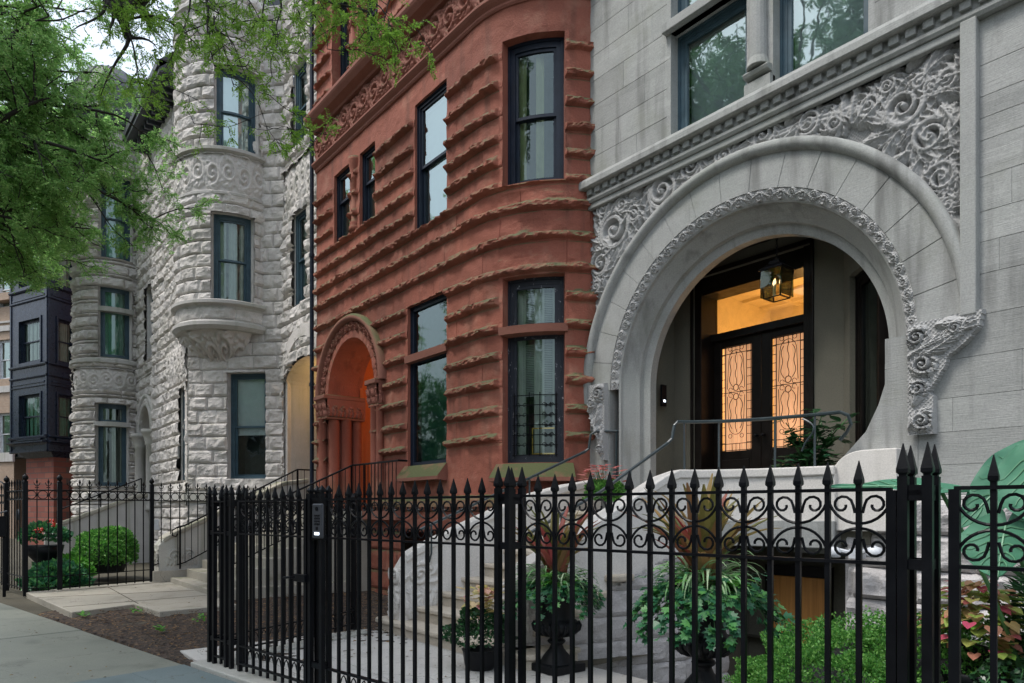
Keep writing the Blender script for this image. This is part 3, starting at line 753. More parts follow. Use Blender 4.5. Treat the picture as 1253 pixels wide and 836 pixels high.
# carved brackets -------------------------------------------------------
def bracket(poly, fr, name):
    P_ = np.array(poly); u0, v0 = P_.min(0); u1, v1 = P_.max(0)
    r = Relief(u1-u0, v1-v0, .009)
    for (c, rad, sg) in fr['sp']:
        c = (c[0]-u0, c[1]-v0)
        for j in range(10):
            a = j*.628; r.frond((c[0]+rad*math.cos(a), c[1]+rad*math.sin(a)), a+sg*.8, rad*1.0, sg*1.2, rad*.16, .05, 2)
        r.spiral(c, rad, sg*1.0, sg*1.7, rad*.2, .08)
    for (b, a, l, cu) in fr['fr']: r.frond((b[0]-u0, b[1]-v0), a, l, cu, .03, .06, 5)
    # inside mask
    U = r.U+u0; Z = r.Z+v0; ins = np.zeros(U.shape, bool); n = len(poly)
    for i in range(n):
        x1, y1 = poly[i]; x2, y2 = poly[(i+1) % n]
        c = ((y1 > Z) != (y2 > Z)) & (U < (x2-x1)*(Z-y1)/(y2-y1+1e-12)+x1); ins ^= c
    dots = .01*np.maximum(0, np.cos(r.U*2*PI/.04)*np.cos(r.Z*2*PI/.04))
    H = np.where(ins, .075+np.where(r.H > .01, r.H, dots), -.01)
    insc = ins[:-1, :-1] | ins[1:, :-1] | ins[:-1, 1:] | ins[1:, 1:]
    return sheet(name, G, r.u+u0, r.z+v0, H, M['limecarve'], grey, hole=lambda U, Z: ~insc, smooth=False)
g = gu
bracket([(g(-2.86), 3.26), (g(-2.24), 3.28), (g(-2.27), 3.12), (g(-2.38), 3.0), (g(-2.52), 2.90), (g(-2.54), 2.82), (g(-2.60), 2.72), (g(-2.68), 2.60), (g(-2.64), 2.56), (g(-2.64), 2.21), (g(-2.86), 2.21)],
        dict(sp=[((g(-2.77), 3.12), .07, 1), ((g(-2.72), 2.86), .08, -1), ((g(-2.76), 2.64), .06, 1), ((g(-2.73), 2.34), .07, -1), ((g(-2.45), 3.14), .05, 1)],
             fr=[((g(-2.84), 2.95), .5, .5, -.3), ((g(-2.8), 2.98), .25, .55, .3), ((g(-2.7), 2.95), .3, .4, .6), ((g(-2.8), 2.5), 1.2, .2, .8), ((g(-2.84), 2.28), 1.0, .25, -.6), ((g(-2.6), 3.2), -.1, .3, .1)]), 'carved_bracket')
bracket([(g(-7.12), 3.28), (g(-6.80), 3.28), (g(-6.80), 2.2), (g(-6.88), 2.2), (g(-6.98), 2.6), (g(-7.12), 2.9)],
        dict(sp=[((g(-6.9), 3.14), .08, 1), ((g(-7.03), 3.02), .06, -1), ((g(-6.88), 2.35), .05, 1)], fr=[((g(-7.1), 2.9), 1.0, .3, -.6), ((g(-6.9), 2.5), 1.9, .4, .3), ((g(-6.85), 2.4), 1.4, .3, .5), ((g(-6.95), 2.7), 1.2, .3, .3)]), 'carved_bracket')
# vestibule -------------------------------------------------------------
vb = MB(); VY = 8.1
vb.box(-6.75, -6.42, 7.6, 8.2, 1.3, 5.2)               # left return
vb.box(-6.75, -6.08, VY, VY+.45, 1.3, 4.92)             # wall left of the door
vb.box(-4.37, -3.90, VY, VY+.45, 1.3, 4.92)
vb.box(-6.08, -4.37, VY, VY+.45, 4.72, 4.92)
vb.box(-6.9, -2.7, 7.63, 8.6, 5.1, 5.3)
# splayed right wall with a tall dark side light
vb.obox((-3.93, 8.12), (-3.80, 7.99), .1, 1.3, 4.92); vb.obox((-3.80, 7.99), (-3.30, 7.49), .12, 4.15, 4.92); vb.obox((-3.80, 7.99), (-3.30, 7.49), .12, 1.3, 1.9)
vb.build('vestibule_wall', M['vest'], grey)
SPp = Path([(-3.80-.04, 7.99-.0), (-3.31-.04, 7.50-.0)])
window(grey, SPp, .0, SPp.L, 1.9, 4.15, rec=.06, fw=.09, split=None, fmat='darkwood', gmat='glass', curtain=None, name='side_light')
cl = MB(); cl.box(-6.9, -2.6, 7.62, 8.9, 4.92, 5.08); cl.box(-3.30, -2.6, 7.63, 8.6, 1.3, 4.92); cl.build('vestibule_ceiling_and_filler', M['darkwood'], grey)  # second box is an added dark filler behind the gap by the side light
# door ------------------------------------------------------------------
DY = 8.45
dc_ = MB()
for x0, x1 in ((-6.08, -5.97), (-4.48, -4.37)):
    dc_.box(x0, x1, VY+.02, DY+.05, 1.5, 4.72)
dc_.box(-5.97, -4.48, VY+.05, DY+.05, 4.48, 4.72); dc_.box(-5.97, -4.48, DY-.12, DY+.05, 3.86, 3.96)
dc_.box(-6.12, -6.08, VY-.03, VY+.0, 1.5, 4.76); dc_.box(-4.37, -4.33, VY-.03, VY+.0, 1.5, 4.76); dc_.box(-6.12, -4.33, VY-.03, VY-.0, 4.72, 4.78)
door = dc_.build('entrance_door_frame', M['darkwood'], grey, bevel=.006)
tg = MB(); tg.box(-5.97, -4.48, DY-.01, DY, 3.96, 4.48); tg.build('transom_pane', M['lglass'], door)
for x0, x1 in ((-5.965, -5.228), (-5.222, -4.485)):
    lf = MB(); gx0, gx1 = (x0+.115, x1-.14) if x0 < -5.5 else (x0+.14, x1-.115); gz0, gz1 = 2.32, 3.76
    lf.box(x0, gx0, DY-.05, DY, 1.5, 3.86); lf.box(gx1, x1, DY-.05, DY, 1.5, 3.86); lf.box(gx0, gx1, DY-.05, DY, gz1, 3.86); lf.box(gx0, gx1, DY-.05, DY, 1.5, gz0)
    lf.box(gx0+.03, gx1-.03, DY-.065, DY-.05, 1.62, 2.2)
    leaf = lf.build('door_leaf', M['darkwood'], grey, bevel=.006)
    cu = MB(); n = 40; V = []
    for i in range(n+1):
        x = gx0-.02+(gx1-gx0+.04)*i/n; V += [(x, DY+.06+.012*math.sin(i*1.4), gz0-.02), (x, DY+.06+.012*math.sin(i*1.4), gz1+.02)]
    cu.add(V, [(2*i, 2*i+2, 2*i+3, 2*i+1) for i in range(n)]); cu.build('glowing_curtain', M['amber'], leaf, True)
    gr = MB(); y = DY-.045; r_ = .006; w2 = (gx1-gx0); cx = (gx0+gx1)/2
    for xx in (gx0+.01, gx0+.075, gx1-.075, gx1-.01): gr.tube([(xx, y, gz0), (xx, y, gz1)], r_, 4)
    nz = 13
    for i in range(nz+1):
        z = gz0+(gz1-gz0)*i/nz
        gr.tube([(gx0, y, z), (gx0+.075, y, z)], r_*.8, 4); gr.tube([(gx1-.075, y, z), (gx1, y, z)], r_*.8, 4)
    for z in (gz0+.01, gz0+.1, gz1-.1, gz1-.01): gr.tube([(gx0, y, z), (gx1, y, z)], r_, 4)
    for k in (-1, 0, 1):
        for z in (gz0, gz1-.1): gr.tube([(cx+k*.06, y, z), (cx+k*.06, y, z+.1)], r_*.7, 4)
    zm = gz0+(gz1-gz0)*.56
    def circ(cx_, cz, r, a0=0, a1=360, n=16): return [(cx_+r*math.cos(R(a0+(a1-a0)*i/n)), y, cz+r*math.sin(R(a0+(a1-a0)*i/n))) for i in range(n+1)]
    gr.tube([(gx0, y, zm), (gx1, y, zm)], r_, 4)
    for s_ in (1, -1):
        gr.tube(circ(cx, zm+s_*.062, .042), r_, 5); gr.tube(circ(cx, zm+s_*.38, .0, 0, 1, 2), .001, 3)
        for k in (-1, 1):
            gr.tube([(cx+k*(.05+.03*t_*0)+.022*math.sin(t_*9)*k+k*.05*math.sin(t_*3.14), y, zm+s_*(.08+.42*t_)) for t_ in np.linspace(0, 1, 22)], r_*.8, 4)
            gr.tube([(cx+k*(.115+.02*(1-t_)), y, zm+s_*(.05+.4*t_)) for t_ in np.linspace(0, 1, 4)], r_*.7, 4)
            gr.tube([(cx+k*(.112-.112*(1-math.cos(t_*1.57))), y, zm+s_*(.45+.13*math.sin(t_*1.57))) for t_ in np.linspace(0, 1, 8)], r_*.8, 4)
            gr.tube(circ(cx+k*.085, zm+s_*.035, .03, 0, 300), r_*.7, 4); gr.tube(circ(cx+k*.09, zm+s_*.6, .028), r_*.7, 4)
        gr.tube([(cx+.012*math.sin(t_*14), y, zm+s_*(.1+.45*t_)) for t_ in np.linspace(0, 1, 18)], r_*.8, 4)
    gr.build('door_grille', M['iron'], leaf)
    kn = MB(); kx = x1-.05 if x0 < -5.5 else x0+.05
    kn.lathe((kx, DY-.1, 2.5), [(.0, -.02), (.02, -.015), (.025, 0), (.02, .015), (0, .02)], 10); kn.box(kx-.015, kx+.015, DY-.1, DY-.05, 2.49, 2.51); kn.build('door_knob', M['iron'], leaf)
# hall behind the door
hl = MB()
hl.box(-6.6, -3.9, 10.9, 11, 1.4, 4.95); hl.box(-6.7, -6.6, DY+.06, 11, 1.4, 4.95); hl.box(-3.9, -3.8, DY+.06, 11, 1.4, 4.95); hl.box(-6.7, -3.8, DY+.06, 11, 4.9, 5.0); hl.box(-6.7, -3.8, DY+.06, 11, 1.3, 1.4)
for k in range(4): hl.box(-6.55, -3.95, 8.9+k*.55, 8.98+k*.55, 4.85, 4.9)
for k in range(3): hl.box(-6.1+k*.75, -6.02+k*.75, 8.6, 10.88, 4.86, 4.9)
hl.box(-6.58, -3.92, 10.84, 10.9, 4.1, 4.18)
hl.build('hall', M['hall'], grey)
lamp('hall_lamp', (-5.2, 9.9, 3.6), 40, (1.0, .60, .27), .12)
# intercom on the left jamb
ic = MB(); ic.box(-6.345, -6.31, 7.70, 7.80, 2.95, 3.25); icm = ic.build('wall_intercom', M['iron'], grey, bevel=.004)
i2 = MB(); i2.box(-6.309, -6.305, 7.73, 7.77, 3.01, 3.04); i2.build('intercom_button', M['led'], icm)
# rough base right of the landing
rb = rock(courses(-1.0, 1.64, [.33, .33, .31]), .62, .11, 5)
bu = merge_lines(gu(-3.42), G.L, .03, []); bz = merge_lines(-1.0, 1.64, .03, courselines(courses(-1, 1.64, [.33, .33, .31])))
sheet('rough_base', G, bu, bz, lambda U, Z: rb(U, Z)+.03, M['rockgrey'], grey)
bd = MB(); bd.box(-3.44, 1.6, GY, GY+.6, -1, 1.62); bd.box(-3.46, -3.3, GY-.06, GY+.5, -1, 1.6); bd.build('base_core', M['rockgrey'], grey)
bb = MB(); bb.box(-7.4, 1.6, 11.3, 17, -1, 13.4); bb.box(-7.16, 1.6, GY+.02, 11.3, 9.0, 13.4); bb.box(1.3, 1.6, GY+.02, 11.3, -1, 9); bb.build('house_body', M['lime'], grey)
rf = MB(); rf.box(-7.2, 1.8, GY-.35, 17.2, 13.4, 13.75); rf.build('roof', M['slate'], grey)
# ---------------------------------------------------------------- lantern in the arch
ln = empty('hanging_lantern', (-4.58, 7.7, 4.0), 'black four-sided glass lantern hanging on a chain in the big round arch', 'lantern')
lb = MB(); x0, x1, y0, y1 = -4.58-.135, -4.58+.135, 7.7-.135, 7.7+.135
for x in (x0, x1):
    for y in (y0, y1): lb.tube([(x+(.03 if x == x0 else -.03), y+(.03 if y == y0 else -.03), 4.03), (x, y, 4.36)], .008, 4)
for z, k in ((4.03, .03), (4.36, 0)):
    q = [(x0+k, y0+k, z), (x1-k, y0+k, z), (x1-k, y1-k, z), (x0+k, y1-k, z)]
    for i in range(4): lb.tube([q[i], q[(i+1) % 4]], .008, 4)
for i, (w_, z) in enumerate(((.155, 4.36), (.15, 4.375), (.09, 4.44), (.06, 4.45), (.055, 4.49), (.02, 4.5))):
    pass
P_ = [(.155, 4.36), (.155, 4.372), (.085, 4.43), (.07, 4.435), (.065, 4.475), (.03, 4.485), (.02, 4.52)]
V = [(-4.58+sx*w_, 7.7+sy*w_, z) for w_, z in P_ for sx, sy in ((-1, -1), (1, -1), (1, 1), (-1, 1))]
lb.add(V, [(i*4+k, i*4+(k+1) % 4, i*4+4+(k+1) % 4, i*4+4+k) for i in range(len(P_)-1) for k in range(4)]+[(3, 2, 1, 0)])
lb.build('lantern_frame', M['iron'], ln)
ch = MB()
for i in range(10):
    z = 4.52+i*.04; t_ = np.linspace(0, 2*PI, 9)
    ch.tube([(-4.58+(.011*math.cos(a) if i % 2 else 0), 7.7+(0 if i % 2 else .011*math.cos(a)), z+.022+.024*math.sin(a)) for a in t_], .004, 4, False)
ch.build('chain', M['iron'], ln)
lg = MB()
for (a, b) in (((x0, y0), (x1, y0)), ((x1, y0), (x1, y1)), ((x1, y1), (x0, y1)), ((x0, y1), (x0, y0))):
    lg.obox(a, b, .003, 4.04, 4.355)
lg.build('lantern_glass', M['lglass'], ln)
for k, (dx, dy) in enumerate(((-.04, 0), (.04, .01), (0, -.04))):
    c = MB(); c.lathe((-4.58+dx, 7.7+dy, 4.06), [(.015, 0), (.013, .01), (.011, .13)], 8); cc = c.build('candle', M['candle'], ln)
    c = MB(); c.lathe((-4.58+dx, 7.7+dy, 4.19), [(.004, 0), (.014, .02), (.012, .04), (.002, .075)], 8); c.build('bulb', M['warmbulb'], cc, True)

# ---------------------------------------------------------------- red sandstone house
red = empty('red_sandstone_house', (-10.8, 7, 0), 'red sandstone house with rough ridged courses, rounded corner bay and arched doorway', 'house')
RX0 = -14.55; RY = 6.2
RP = Path([(RX0, RY), (-12, RY), (-10, RY)]+arc(-8.62, 7.8, 1.6, -90, -24, 30)+[(-7.12, 7.27)])
ru = lambda X: X-RX0
ridges = [2.57, 2.97, 3.37, 3.77, 4.17, 4.57, 4.97, 5.43, 5.87, 6.24, 6.60, 6.96, 7.34, 7.73, 8.13]
ridg2 = [10.25, 10.65, 11.05, 11.45, 11.85, 12.25]
rw = MB()
def RW(l, r, t_, b_): # window from photo pixels at (left,right,top,bottom) measured at its left column
    ul, ur = RP.ux(l), RP.ux(r); return (ul, ur, RP.zy(ul, b_), RP.zy(ul, t_))
wg = (ru(-10.66), ru(-9.43), 2.27, 5.02); wm = (ru(-10.42), ru(-9.43), 6.27, 8.42)
ws1 = (ru(-13.66), ru(-12.93), 6.98, 8.42); ws2 = (ru(-12.50), ru(-11.86), 6.98, 8.42)
bl, br_ = RP.ux(615), RP.ux(691)
um = (bl+br_)/2
wb = (bl, br_, RP.zy(um, 566), RP.zy(um, 336)); wbt = RP.zy(um, 408)
wc = (bl, br_, RP.zy(um, 222), RP.zy(um, 41))
wt = [(ru(-13.75), ru(-12.95), 10.05, 12.3), (ru(-12.55), ru(-11.75), 10.05, 12.3), (ru(-10.5), ru(-9.4), 10.05, 12.3), (bl, br_, 10.1, 12.4)]
RC = (ru(-12.9), 3.90); RR = 1.02
rwins = [wg, wm, ws1, ws2, wb, wc]+wt
rn = 0
def rvar(U, Z):
    rz = np.array([0]+ridges+[8.86]+ridg2+[20.]); k = np.searchsorted(rz, Z); w_ = 1.35; b = np.floor((U-((k-1)%4)*.34)/w_).astype(np.int64)
    return (_h(b, k, 3)-.5)*.34+.12*fbm(U*.9, Z*1.1, 91, 3)
def rh(U, Z):
    h = fbm(U*2.2, Z*2.6, 11, 3)*.012+fbm(U*9, Z*9, 14, 2)*.004+.012*scallop(U, Z*1.3, .3, 71)
    nearwin = np.zeros(U.shape, bool)
    for a, b, c, d in rwins: nearwin |= (U > a-.07) & (U < b+.02) & (Z > c-.02) & (Z < d)
    for i, z in enumerate(ridges+ridg2):
        zz = z+.012*fbm(U*1.3, U*0+i*3.3, 21, 2)
        amp = .082*(1+.35*fbm(U*3.2, U*0+i*9.1, 25, 2))
        k = (Z-zz)/(.062*(1+.25*fbm(U*5, U*0+i*4.1, 29, 2)))
        prof = np.clip(1-np.abs(k)**3.5, 0, 1)
        rr = amp*prof*(.72+.6*scallop(U, Z*1.6+i, .09, 80+i)+.45*fbm(U*13, Z*24, 33+i, 3)+.25*np.clip(-k, -1, 1))
        h = h+np.where(nearwin & (z not in ()), rr*.12, rr)
    # course joints under each ridge and staggered vertical joints
    for i, z in enumerate(ridges[:-1]):
        for q in np.arange((i%4)*.34, RP.L, 1.35): h = h-.011*((abs(U-q) < .002) & (Z > z) & (Z < ridges[i+1]))
        h = h-.010*(abs(Z-z+.078) < .004)
    # patches of spalled stone between the bay windows
    m = (U > bl-.1) & (Z > RP.zy(um, 330)) & (Z < RP.zy(um, 232))
    h = h+m*fbm(U*3, Z*5, 55, 4)*.03
    return h
zmain = merge_lines(1.55, 13.6, .03, [e for w_ in rwins for e in w_[2:]]+[z+d for z in ridges+ridg2 for d in (-.078, -.065, -.052, -.035, -.018, 0, .018, .035, .052, .065)])
umain = merge_lines(0, RP.L, .032, [e for w_ in rwins for e in w_[:2]]+[q+e for i in range(4) for q in np.arange(i*.34, RP.L, 1.35) for e in (-.006, 0, .006)])
rholes = [w_ for w_ in rwins]+[lambda U, Z: ((U-RC[0])**2+(Z-RC[1])**2 < (1.40)**2) & (Z > RC[1]), lambda U, Z: (abs(U-RC[0]) < RR) & (Z < RC[1]+.05), lambda U, Z: (Z > 9.02) & (Z < 9.62)]
kw = dict(reveal=rw)
window(red, RP, *wg, rec=.07, fw=.08, split=None, fmat='navy', gmat='glassg', curtain='tealshade', ctype='flat', transom=4.02, tbar=.12, label='tall ground-floor window with a green reflecting pane', sashes=False, **kw)
window(red, RP, *wm, rec=.06, fw=.07, split=.5, fmat='navy', gmat='glassr', curtain='shade', ctype='flat', cfrac=(.0, 1), **kw)
window(red, RP, *ws1, rec=.08, fw=.05, split=.62, fmat='navy', gmat='glassr', curtain='curtain', seed=3, **kw)
window(red, RP, *ws2, rec=.08, fw=.05, split=.6, fmat='navy', gmat='glassr', curtain='curtain', seed=4, **kw)
wB = window(red, RP, *wb, rec=.16, fw=.10, split=None, fmat='worn', gmat='glass', curtain='curtain', seed=5, cdark=.42, transom=wbt, tbar=.14, label='corner bay window with peeling paint and an iron guard', **kw)
wC = window(red, RP, *wc, rec=.16, fw=.12, split=.49, fmat='navy', gmat='glass', curtain='curtgreen', seed=6, cdark=.58, label='curved upper bay window with striped curtains', **kw)
for w_ in wt: window(red, RP, *w_, rec=.2, fw=.07, split=.5, fmat='navy', gmat='glassr', curtain='curtain', seed=9, **kw)
# blinds in the bay window
bm_ = MB(); d_ = -.16-.1-.08
for z0, z1 in ((wbt+.16, wb[3]-.15), (wbt-.85, wbt-.05)):
    for i in range(int((z1-z0)/.026)): bm_.pbox(RP, bl+.15, br_-.15, z0+i*.026, z0+i*.026+.016, d_, d_+.008)
bm_.build('blind', M['blind'], wB)
# iron guard
gd = MB(); dd = -.14
for k in range(7):
    z = wb[2]+.12+k*.145; gd.tube([RP.pos(u, z, dd) for u in np.linspace(bl+.09, br_-.09, 8)], .008, 4)
for u in (bl+.12, bl+.38, br_-.38, br_-.12): gd.tube([RP.pos(u, wb[2]+.1, dd), RP.pos(u, wb[2]+1.03, dd)], .007, 4)
for uc in (bl+.25, br_-.25):
    for k in range(5):
        zc = wb[2]+.26+k*.145; t_ = np.linspace(0, 5.2, 14)
        for s_ in (1, -1): gd.tube([RP.pos(uc+s_*.05+.045*(1-a/7)*math.cos(a*s_)*s_, zc+.045*(1-a/7)*math.sin(a), dd) for a in t_], .005, 4)
gd.build('window_guard', M['iron'], wB)
gf = MB(); ua_ = RP.ux(646); ub_ = RP.ux(682)
for a, b, c, d in ((ua_, ub_, wb[2]+.13, wb[2]+.15), (ua_, ub_, wb[2]+.50, wb[2]+.52), (ua_, ua_+.02, wb[2]+.13, wb[2]+.52)): gf.pbox(RP, a, b, c, d, -.21, -.20)
gf.build('brass_rail', M['gold'], wB)
# arch: reveal
def arch_reveal(mb, P, C, r, d0, d1, zb, n=36):
    V = []; pts = [(C[0]-r, zb)]+[(C[0]-r*math.cos(PI*i/n), C[1]+r*math.sin(PI*i/n)) for i in range(n+1)]+[(C[0]+r, zb)]
    for u, z in pts: V += [P.pos(u, z, d0), P.pos(u, z, d1)]
    mb.add(V, [(2*i, 2*i+1, 2*i+3, 2*i+2) for i in range(len(pts)-1)])
arch_reveal(rw, RP, RC, RR, .02, -.75, 1.0)
sheet('wall', RP, umain, zmain, rh, M['red'], red, hole=rects(rholes), extra=rw, var=rvar)
def vous(A, Q): return .012*fbm(A*6, Q*3, 4, 2)
arch_face('arch_ring', M['red'], red, RP, RC, RR, 1.18, 0, .02, joints=13, hfun=vous, nr=4, jr=.008)
til2 = rinceau(.22, .2, .008, .05)
arch_face('carved_arch_band', M['redcarve'], red, RP, RC, 1.17, 1.35, 0, .03, joints=1, nr=14, res=420, hfun=lambda A, Q: til2.sample(A*1.25, (Q-1.17)/.18*.2, True)+.0)
ho = MB(); polar(ho, [(1.33, .02), (1.335, .09), (1.38, .13), (1.43, .13), (1.47, .08), (1.47, -.02)], 0, 180, 50, RC, RP)
ho.build('arch_hood', M['redsill'], red, True)
# impost capitals and clustered shafts
def shaftset(u, d, zs_, name, r=.1, carve=True):
    p = RP.pos(u, 0, d); m_ = MB()
    m_.lathe((p[0], p[1], 0), [(r*1.5, zs_[0]), (r*1.5, zs_[0]+.08), (r*1.25, zs_[0]+.12), (r*1.3, zs_[0]+.17), (r, zs_[0]+.21), (r, zs_[1]-.06), (r*1.15, zs_[1]-.04), (r*1.15, zs_[1]-.01), (r, zs_[1])], 16)
    return m_.build(name, M['red'], red, True)
for u, d, r in ((RC[0]-RR-.16, .06, .09), (RC[0]-RR+.03, -.1, .11), (RC[0]-RR+.06, -.36, .11), (RC[0]-RR+.03, -.62, .10), (RC[0]+RR+.12, .05, .09), (RC[0]+RR+.30, .05, .07)):
    shaftset(u, d, (1.5, 3.46), 'door_shaft', r)
def capital(u0, u1, d0, d1, z0, z1, name):
    r = Relief(u1-u0+.001, z1-z0, .01)
    for k in range(int((u1-u0)/.09)):
        for zz in (0, .14): r.frond((.05+k*.09, zz+.01), PI/2+.1*(-1)**k, .14, .5*(-1)**k, .03, .05, 3)
    mb = MB(); mb.pbox(RP, u0-.02, u1+.02, z1, z1+.09, d0, d1+.06); mb.pbox(RP, u0, u1, z0-.05, z0, d0, d1-.01)
    o_ = mb.build(name, M['redsill'], red, bevel=.015)
    H2 = r.H; zfl = (r.Z/r.h)
    sheet('capital_carving', RP, r.u+u0, r.z+z0, H2+d1-.03+.05*zfl, M['redcarve'], red)
    pp = Path([RP.pos(u1, 0, d1-.02)[:2], RP.pos(u1, 0, d0)[:2]]); r2 = Relief(pp.L, z1-z0, .015)
    for k in range(int(pp.L/.09)): r2.frond((.05+k*.09, .01), PI/2, .22, .4*(-1)**k, .03, .05, 3)
    sheet('capital_carving', pp, r2.u, r2.z+z0, r2.H+.02*(r2.Z/r2.h), M['redcarve'], red)
capital(RC[0]-RR-.32, RC[0]-RR+.17, -.75, .14, 3.46, 3.82, 'impost')
capital(RC[0]+RR-.02, RC[0]+RR+.36, -.1, .14, 3.46, 3.82, 'impost')
# porch inside the arch
po = MB(); xa, xb = RX0+RC[0]-RR-.1, RX0+RC[0]+RR+.3
po.box(xa-.1, xa, RY+.75, RY+2.2, 1.4, 5.3); po.box(xb, xb+.1, RY+.3, RY+2.2, 1.4, 5.3); po.box(xa-.1, xb+.1, RY+2.2, RY+2.3, 1.4, 5.3); po.box(xa-.1, xb+.1, RY+.1, RY+2.3, 5.2, 5.3)
po.box(xa-.1, xa+.13, RY+.70, RY+.78, 1.4, 5.2); po.box(xb-.4, xb+.1, RY+.70, RY+.78, 1.4, 5.2)
po.build('porch', M['redin'], red)
lamp('red_porch_lamp', (-12.3, 7.9, 4.6), 22, (1.0, .58, .27), .1)
# frieze and cornice
til = rinceau(.42, .6, .013, .075)
uf = np.arange(0, RP.L+.014, .014); zf = np.arange(9.02, 9.63, .014)
sheet('carved_frieze', RP, uf, zf, lambda U, Z: til.sample(U, Z-9.02, True)+.005, M['redcarve'], red, smooth=True)
co_ = MB()
co_.mould(RP, 0, RP.L, [(-.02, 8.80), (.03, 8.80), (.05, 8.83), (.05, 8.86), (.09, 8.90), (.12, 8.94), (.12, 8.97), (.08, 9.02), (-.02, 9.02)])
co_.mould(RP, 0, RP.L, [(-.02, 9.62), (.08, 9.62), (.10, 9.66), (.22, 9.72), (.28, 9.80), (.30, 9.84), (.30, 9.90), (-.02, 9.98)])
co_.build('cornice', M['redcarve'], red)
# colonnettes between paired windows
for u, z0, z1 in ((ru(-12.715), 6.98, 8.42), (ru(-12.75), 10.05, 12.3)):
    p = RP.pos(u, 0, -.02)
    m_ = MB(); m_.lathe((p[0], p[1], 0), [(.13, z0), (.13, z0+.08), (.10, z0+.12), (.12, z0+.16), (.085, z0+.2), (.08, z1-.42), (.1, z1-.4), (.085, z1-.36), (.12, z1-.2), (.15, z1-.06), (.15, z1)], 16)
    m_.build('colonnette', M['red'], red, True)
# sills
sl = MB()
def sill(a, b, z, h=.26, d=.17):
    sl.mould(RP, a, b, [(-.2, z+.02), (.02, z), (d, z-h*.8), (d, z-h), (.0, z-h-.02), (-.2, z-h)])
sill(wg[0]-.08, wg[1]+.02, wg[2], .27, .2); sl.build('sill', M['redsill'], red); sl = MB(); sill(wb[0]-.1, wb[1]+.12, wb[2]-.01, .26, .2); sl.build('sill', M['redsill'], red); sl = MB()
sl.mould(RP, wb[0]-.04, wb[1]+.04, [(-.2, wbt-.0), (.05, wbt+.01), (.06, wbt+.12), (-.2, wbt+.13)])
sl.mould(RP, wg[0]-.04, wg[1]+.04, [(-.24, 4.04), (.045, 4.05), (.055, 4.17), (-.24, 4.18)])
sl.build('stone_transom', M['redsill'], red)
# plinth
pc = courses(-.3, 1.6, [.38, .34]); rp = rock(pc, .9, .05, 31)
pz = merge_lines(-.3, 1.6, .04, courselines(pc)); pu = merge_lines(0, RP.L, .04, [ru(-13.95), ru(-11.85)])
sheet('plinth', RP, pu, pz, lambda U, Z: rp(U, Z)+.10, M['red'], red, hole=rects([(ru(-13.95), ru(-11.85), -.3, 2), (ru(-10.6), ru(-9.5), .45, 1.15)]))
pl = MB(); pl.mould(RP, ru(-11.85), RP.L, [(-.05, 1.5), (.16, 1.5), (.2, 1.56), (.16, 1.66), (.0, 1.74), (-.05, 1.74)]); pl.mould(RP, 0, ru(-13.95), [(-.05, 1.5), (.16, 1.5), (.2, 1.56), (.16, 1.66), (.0, 1.74), (-.05, 1.74)])
pl.build('water_table', M['redsill'], red)
pb = MB(); pb.box(RX0+.02, -7.4, 8.6, 17, -.3, 13.6); pb.box(-10.8, -9.3, RY+.3, RY+.4, .3, 1.3); pb.box(RX0+.02, RX0+.04, RY+.02, 8.6, -.3, 13.6)
pb.build('house_body', M['red'], red)
r2_ = MB(); r2_.mould(RP, 0, RP.L, [(-.1, 13.55), (.25, 13.6), (.3, 13.8), (-.1, 13.9)]); r2_.box(RX0, -7.3, 6.9, 17, 13.6, 13.85); r2_.build('roof', M['slate'], red)

# ---------------------------------------------------------------- pale limestone house
WC = M['white']
wh = empty('pale_oriel_house', (-18.5, 7, 0), 'pale rough limestone house with a round oriel bay above a canted corner', 'house')
wr = MB()
WP = Path([(-16.93, 6.4), (-14.5, 6.4)]); WA = Path([(-18.68, 4.65), (-16.93, 6.4)]); WF = Path([(-22.5, 4.65), (-18.68, 4.65)])
cour = courses(-.3, 13.6, [.34, .30, .11, .30])
def rocky(name, P, z0, z1, holes, parent, pat=(.34, .30, .11, .30), step=.04, seed=1, off=0, extra=None, mat=WC, bw=.55, dep=.12, base=0, smooth=()):
    cc = courses(z0, z1, list(pat)); f = rock(cc, bw, dep, seed, smooth=smooth)
    zz = merge_lines(z0, z1, step, courselines(cc)+[e for h_ in holes if not callable(h_) for e in h_[2:]])
    uu = merge_lines(0, P.L, step, [e for h_ in holes if not callable(h_) for e in h_[:2]])
    ca = np.array(cc)
    def vr(U, Z):
        k = np.clip(np.searchsorted(ca, Z, side='right')-1, 0, len(ca)-2); w_ = bw*(.75+.6*_h(k, k*0+3, seed)); o = w_*_h(k, k*0+9, seed); b = np.floor((U-o)/w_).astype(np.int64)
        return (_h(b, k, seed+40)-.5)*.24
    return sheet(name, P, uu, zz, lambda U, Z: f(U, Z)+off, mat, parent, hole=rects(holes), extra=extra, var=vr)
def PW(P, l, r, t_, b_, d=0):
    ul, ur = P.ux(l), P.ux(r); u = (ul+ur)/2; return (ul, ur, P.zy(u, b_), P.zy(u, t_))
# right wall with the deep porch
porch = (WP.ux(350), WP.L-.02, .0, 4.55); pcu = (porch[0]+porch[1])/2; pr = (porch[1]-porch[0])/2
pw1 = PW(WP, 361, 378, 258, 371); pw2 = PW(WP, 361, 378, 80, 176)
pa = lambda U, Z: (((U-pcu)/pr)**2+((Z-4.5)/.55)**2 < 1) & (Z > 4.5)
wr1 = MB()
for w_ in (pw1, pw2): window(wh, WP, *w_, rec=.04, fw=.08, split=.5, fmat='teal', gmat='glassr', curtain='curtain', seed=12, reveal=wr1)
rocky('wall', WP, -.3, 13.9, [porch, pa, pw1, pw2, (0, WP.L, WP.zy(1.2, 243), WP.zy(1.2, 192))], wh, extra=wr1, seed=3)
wr1 = MB()
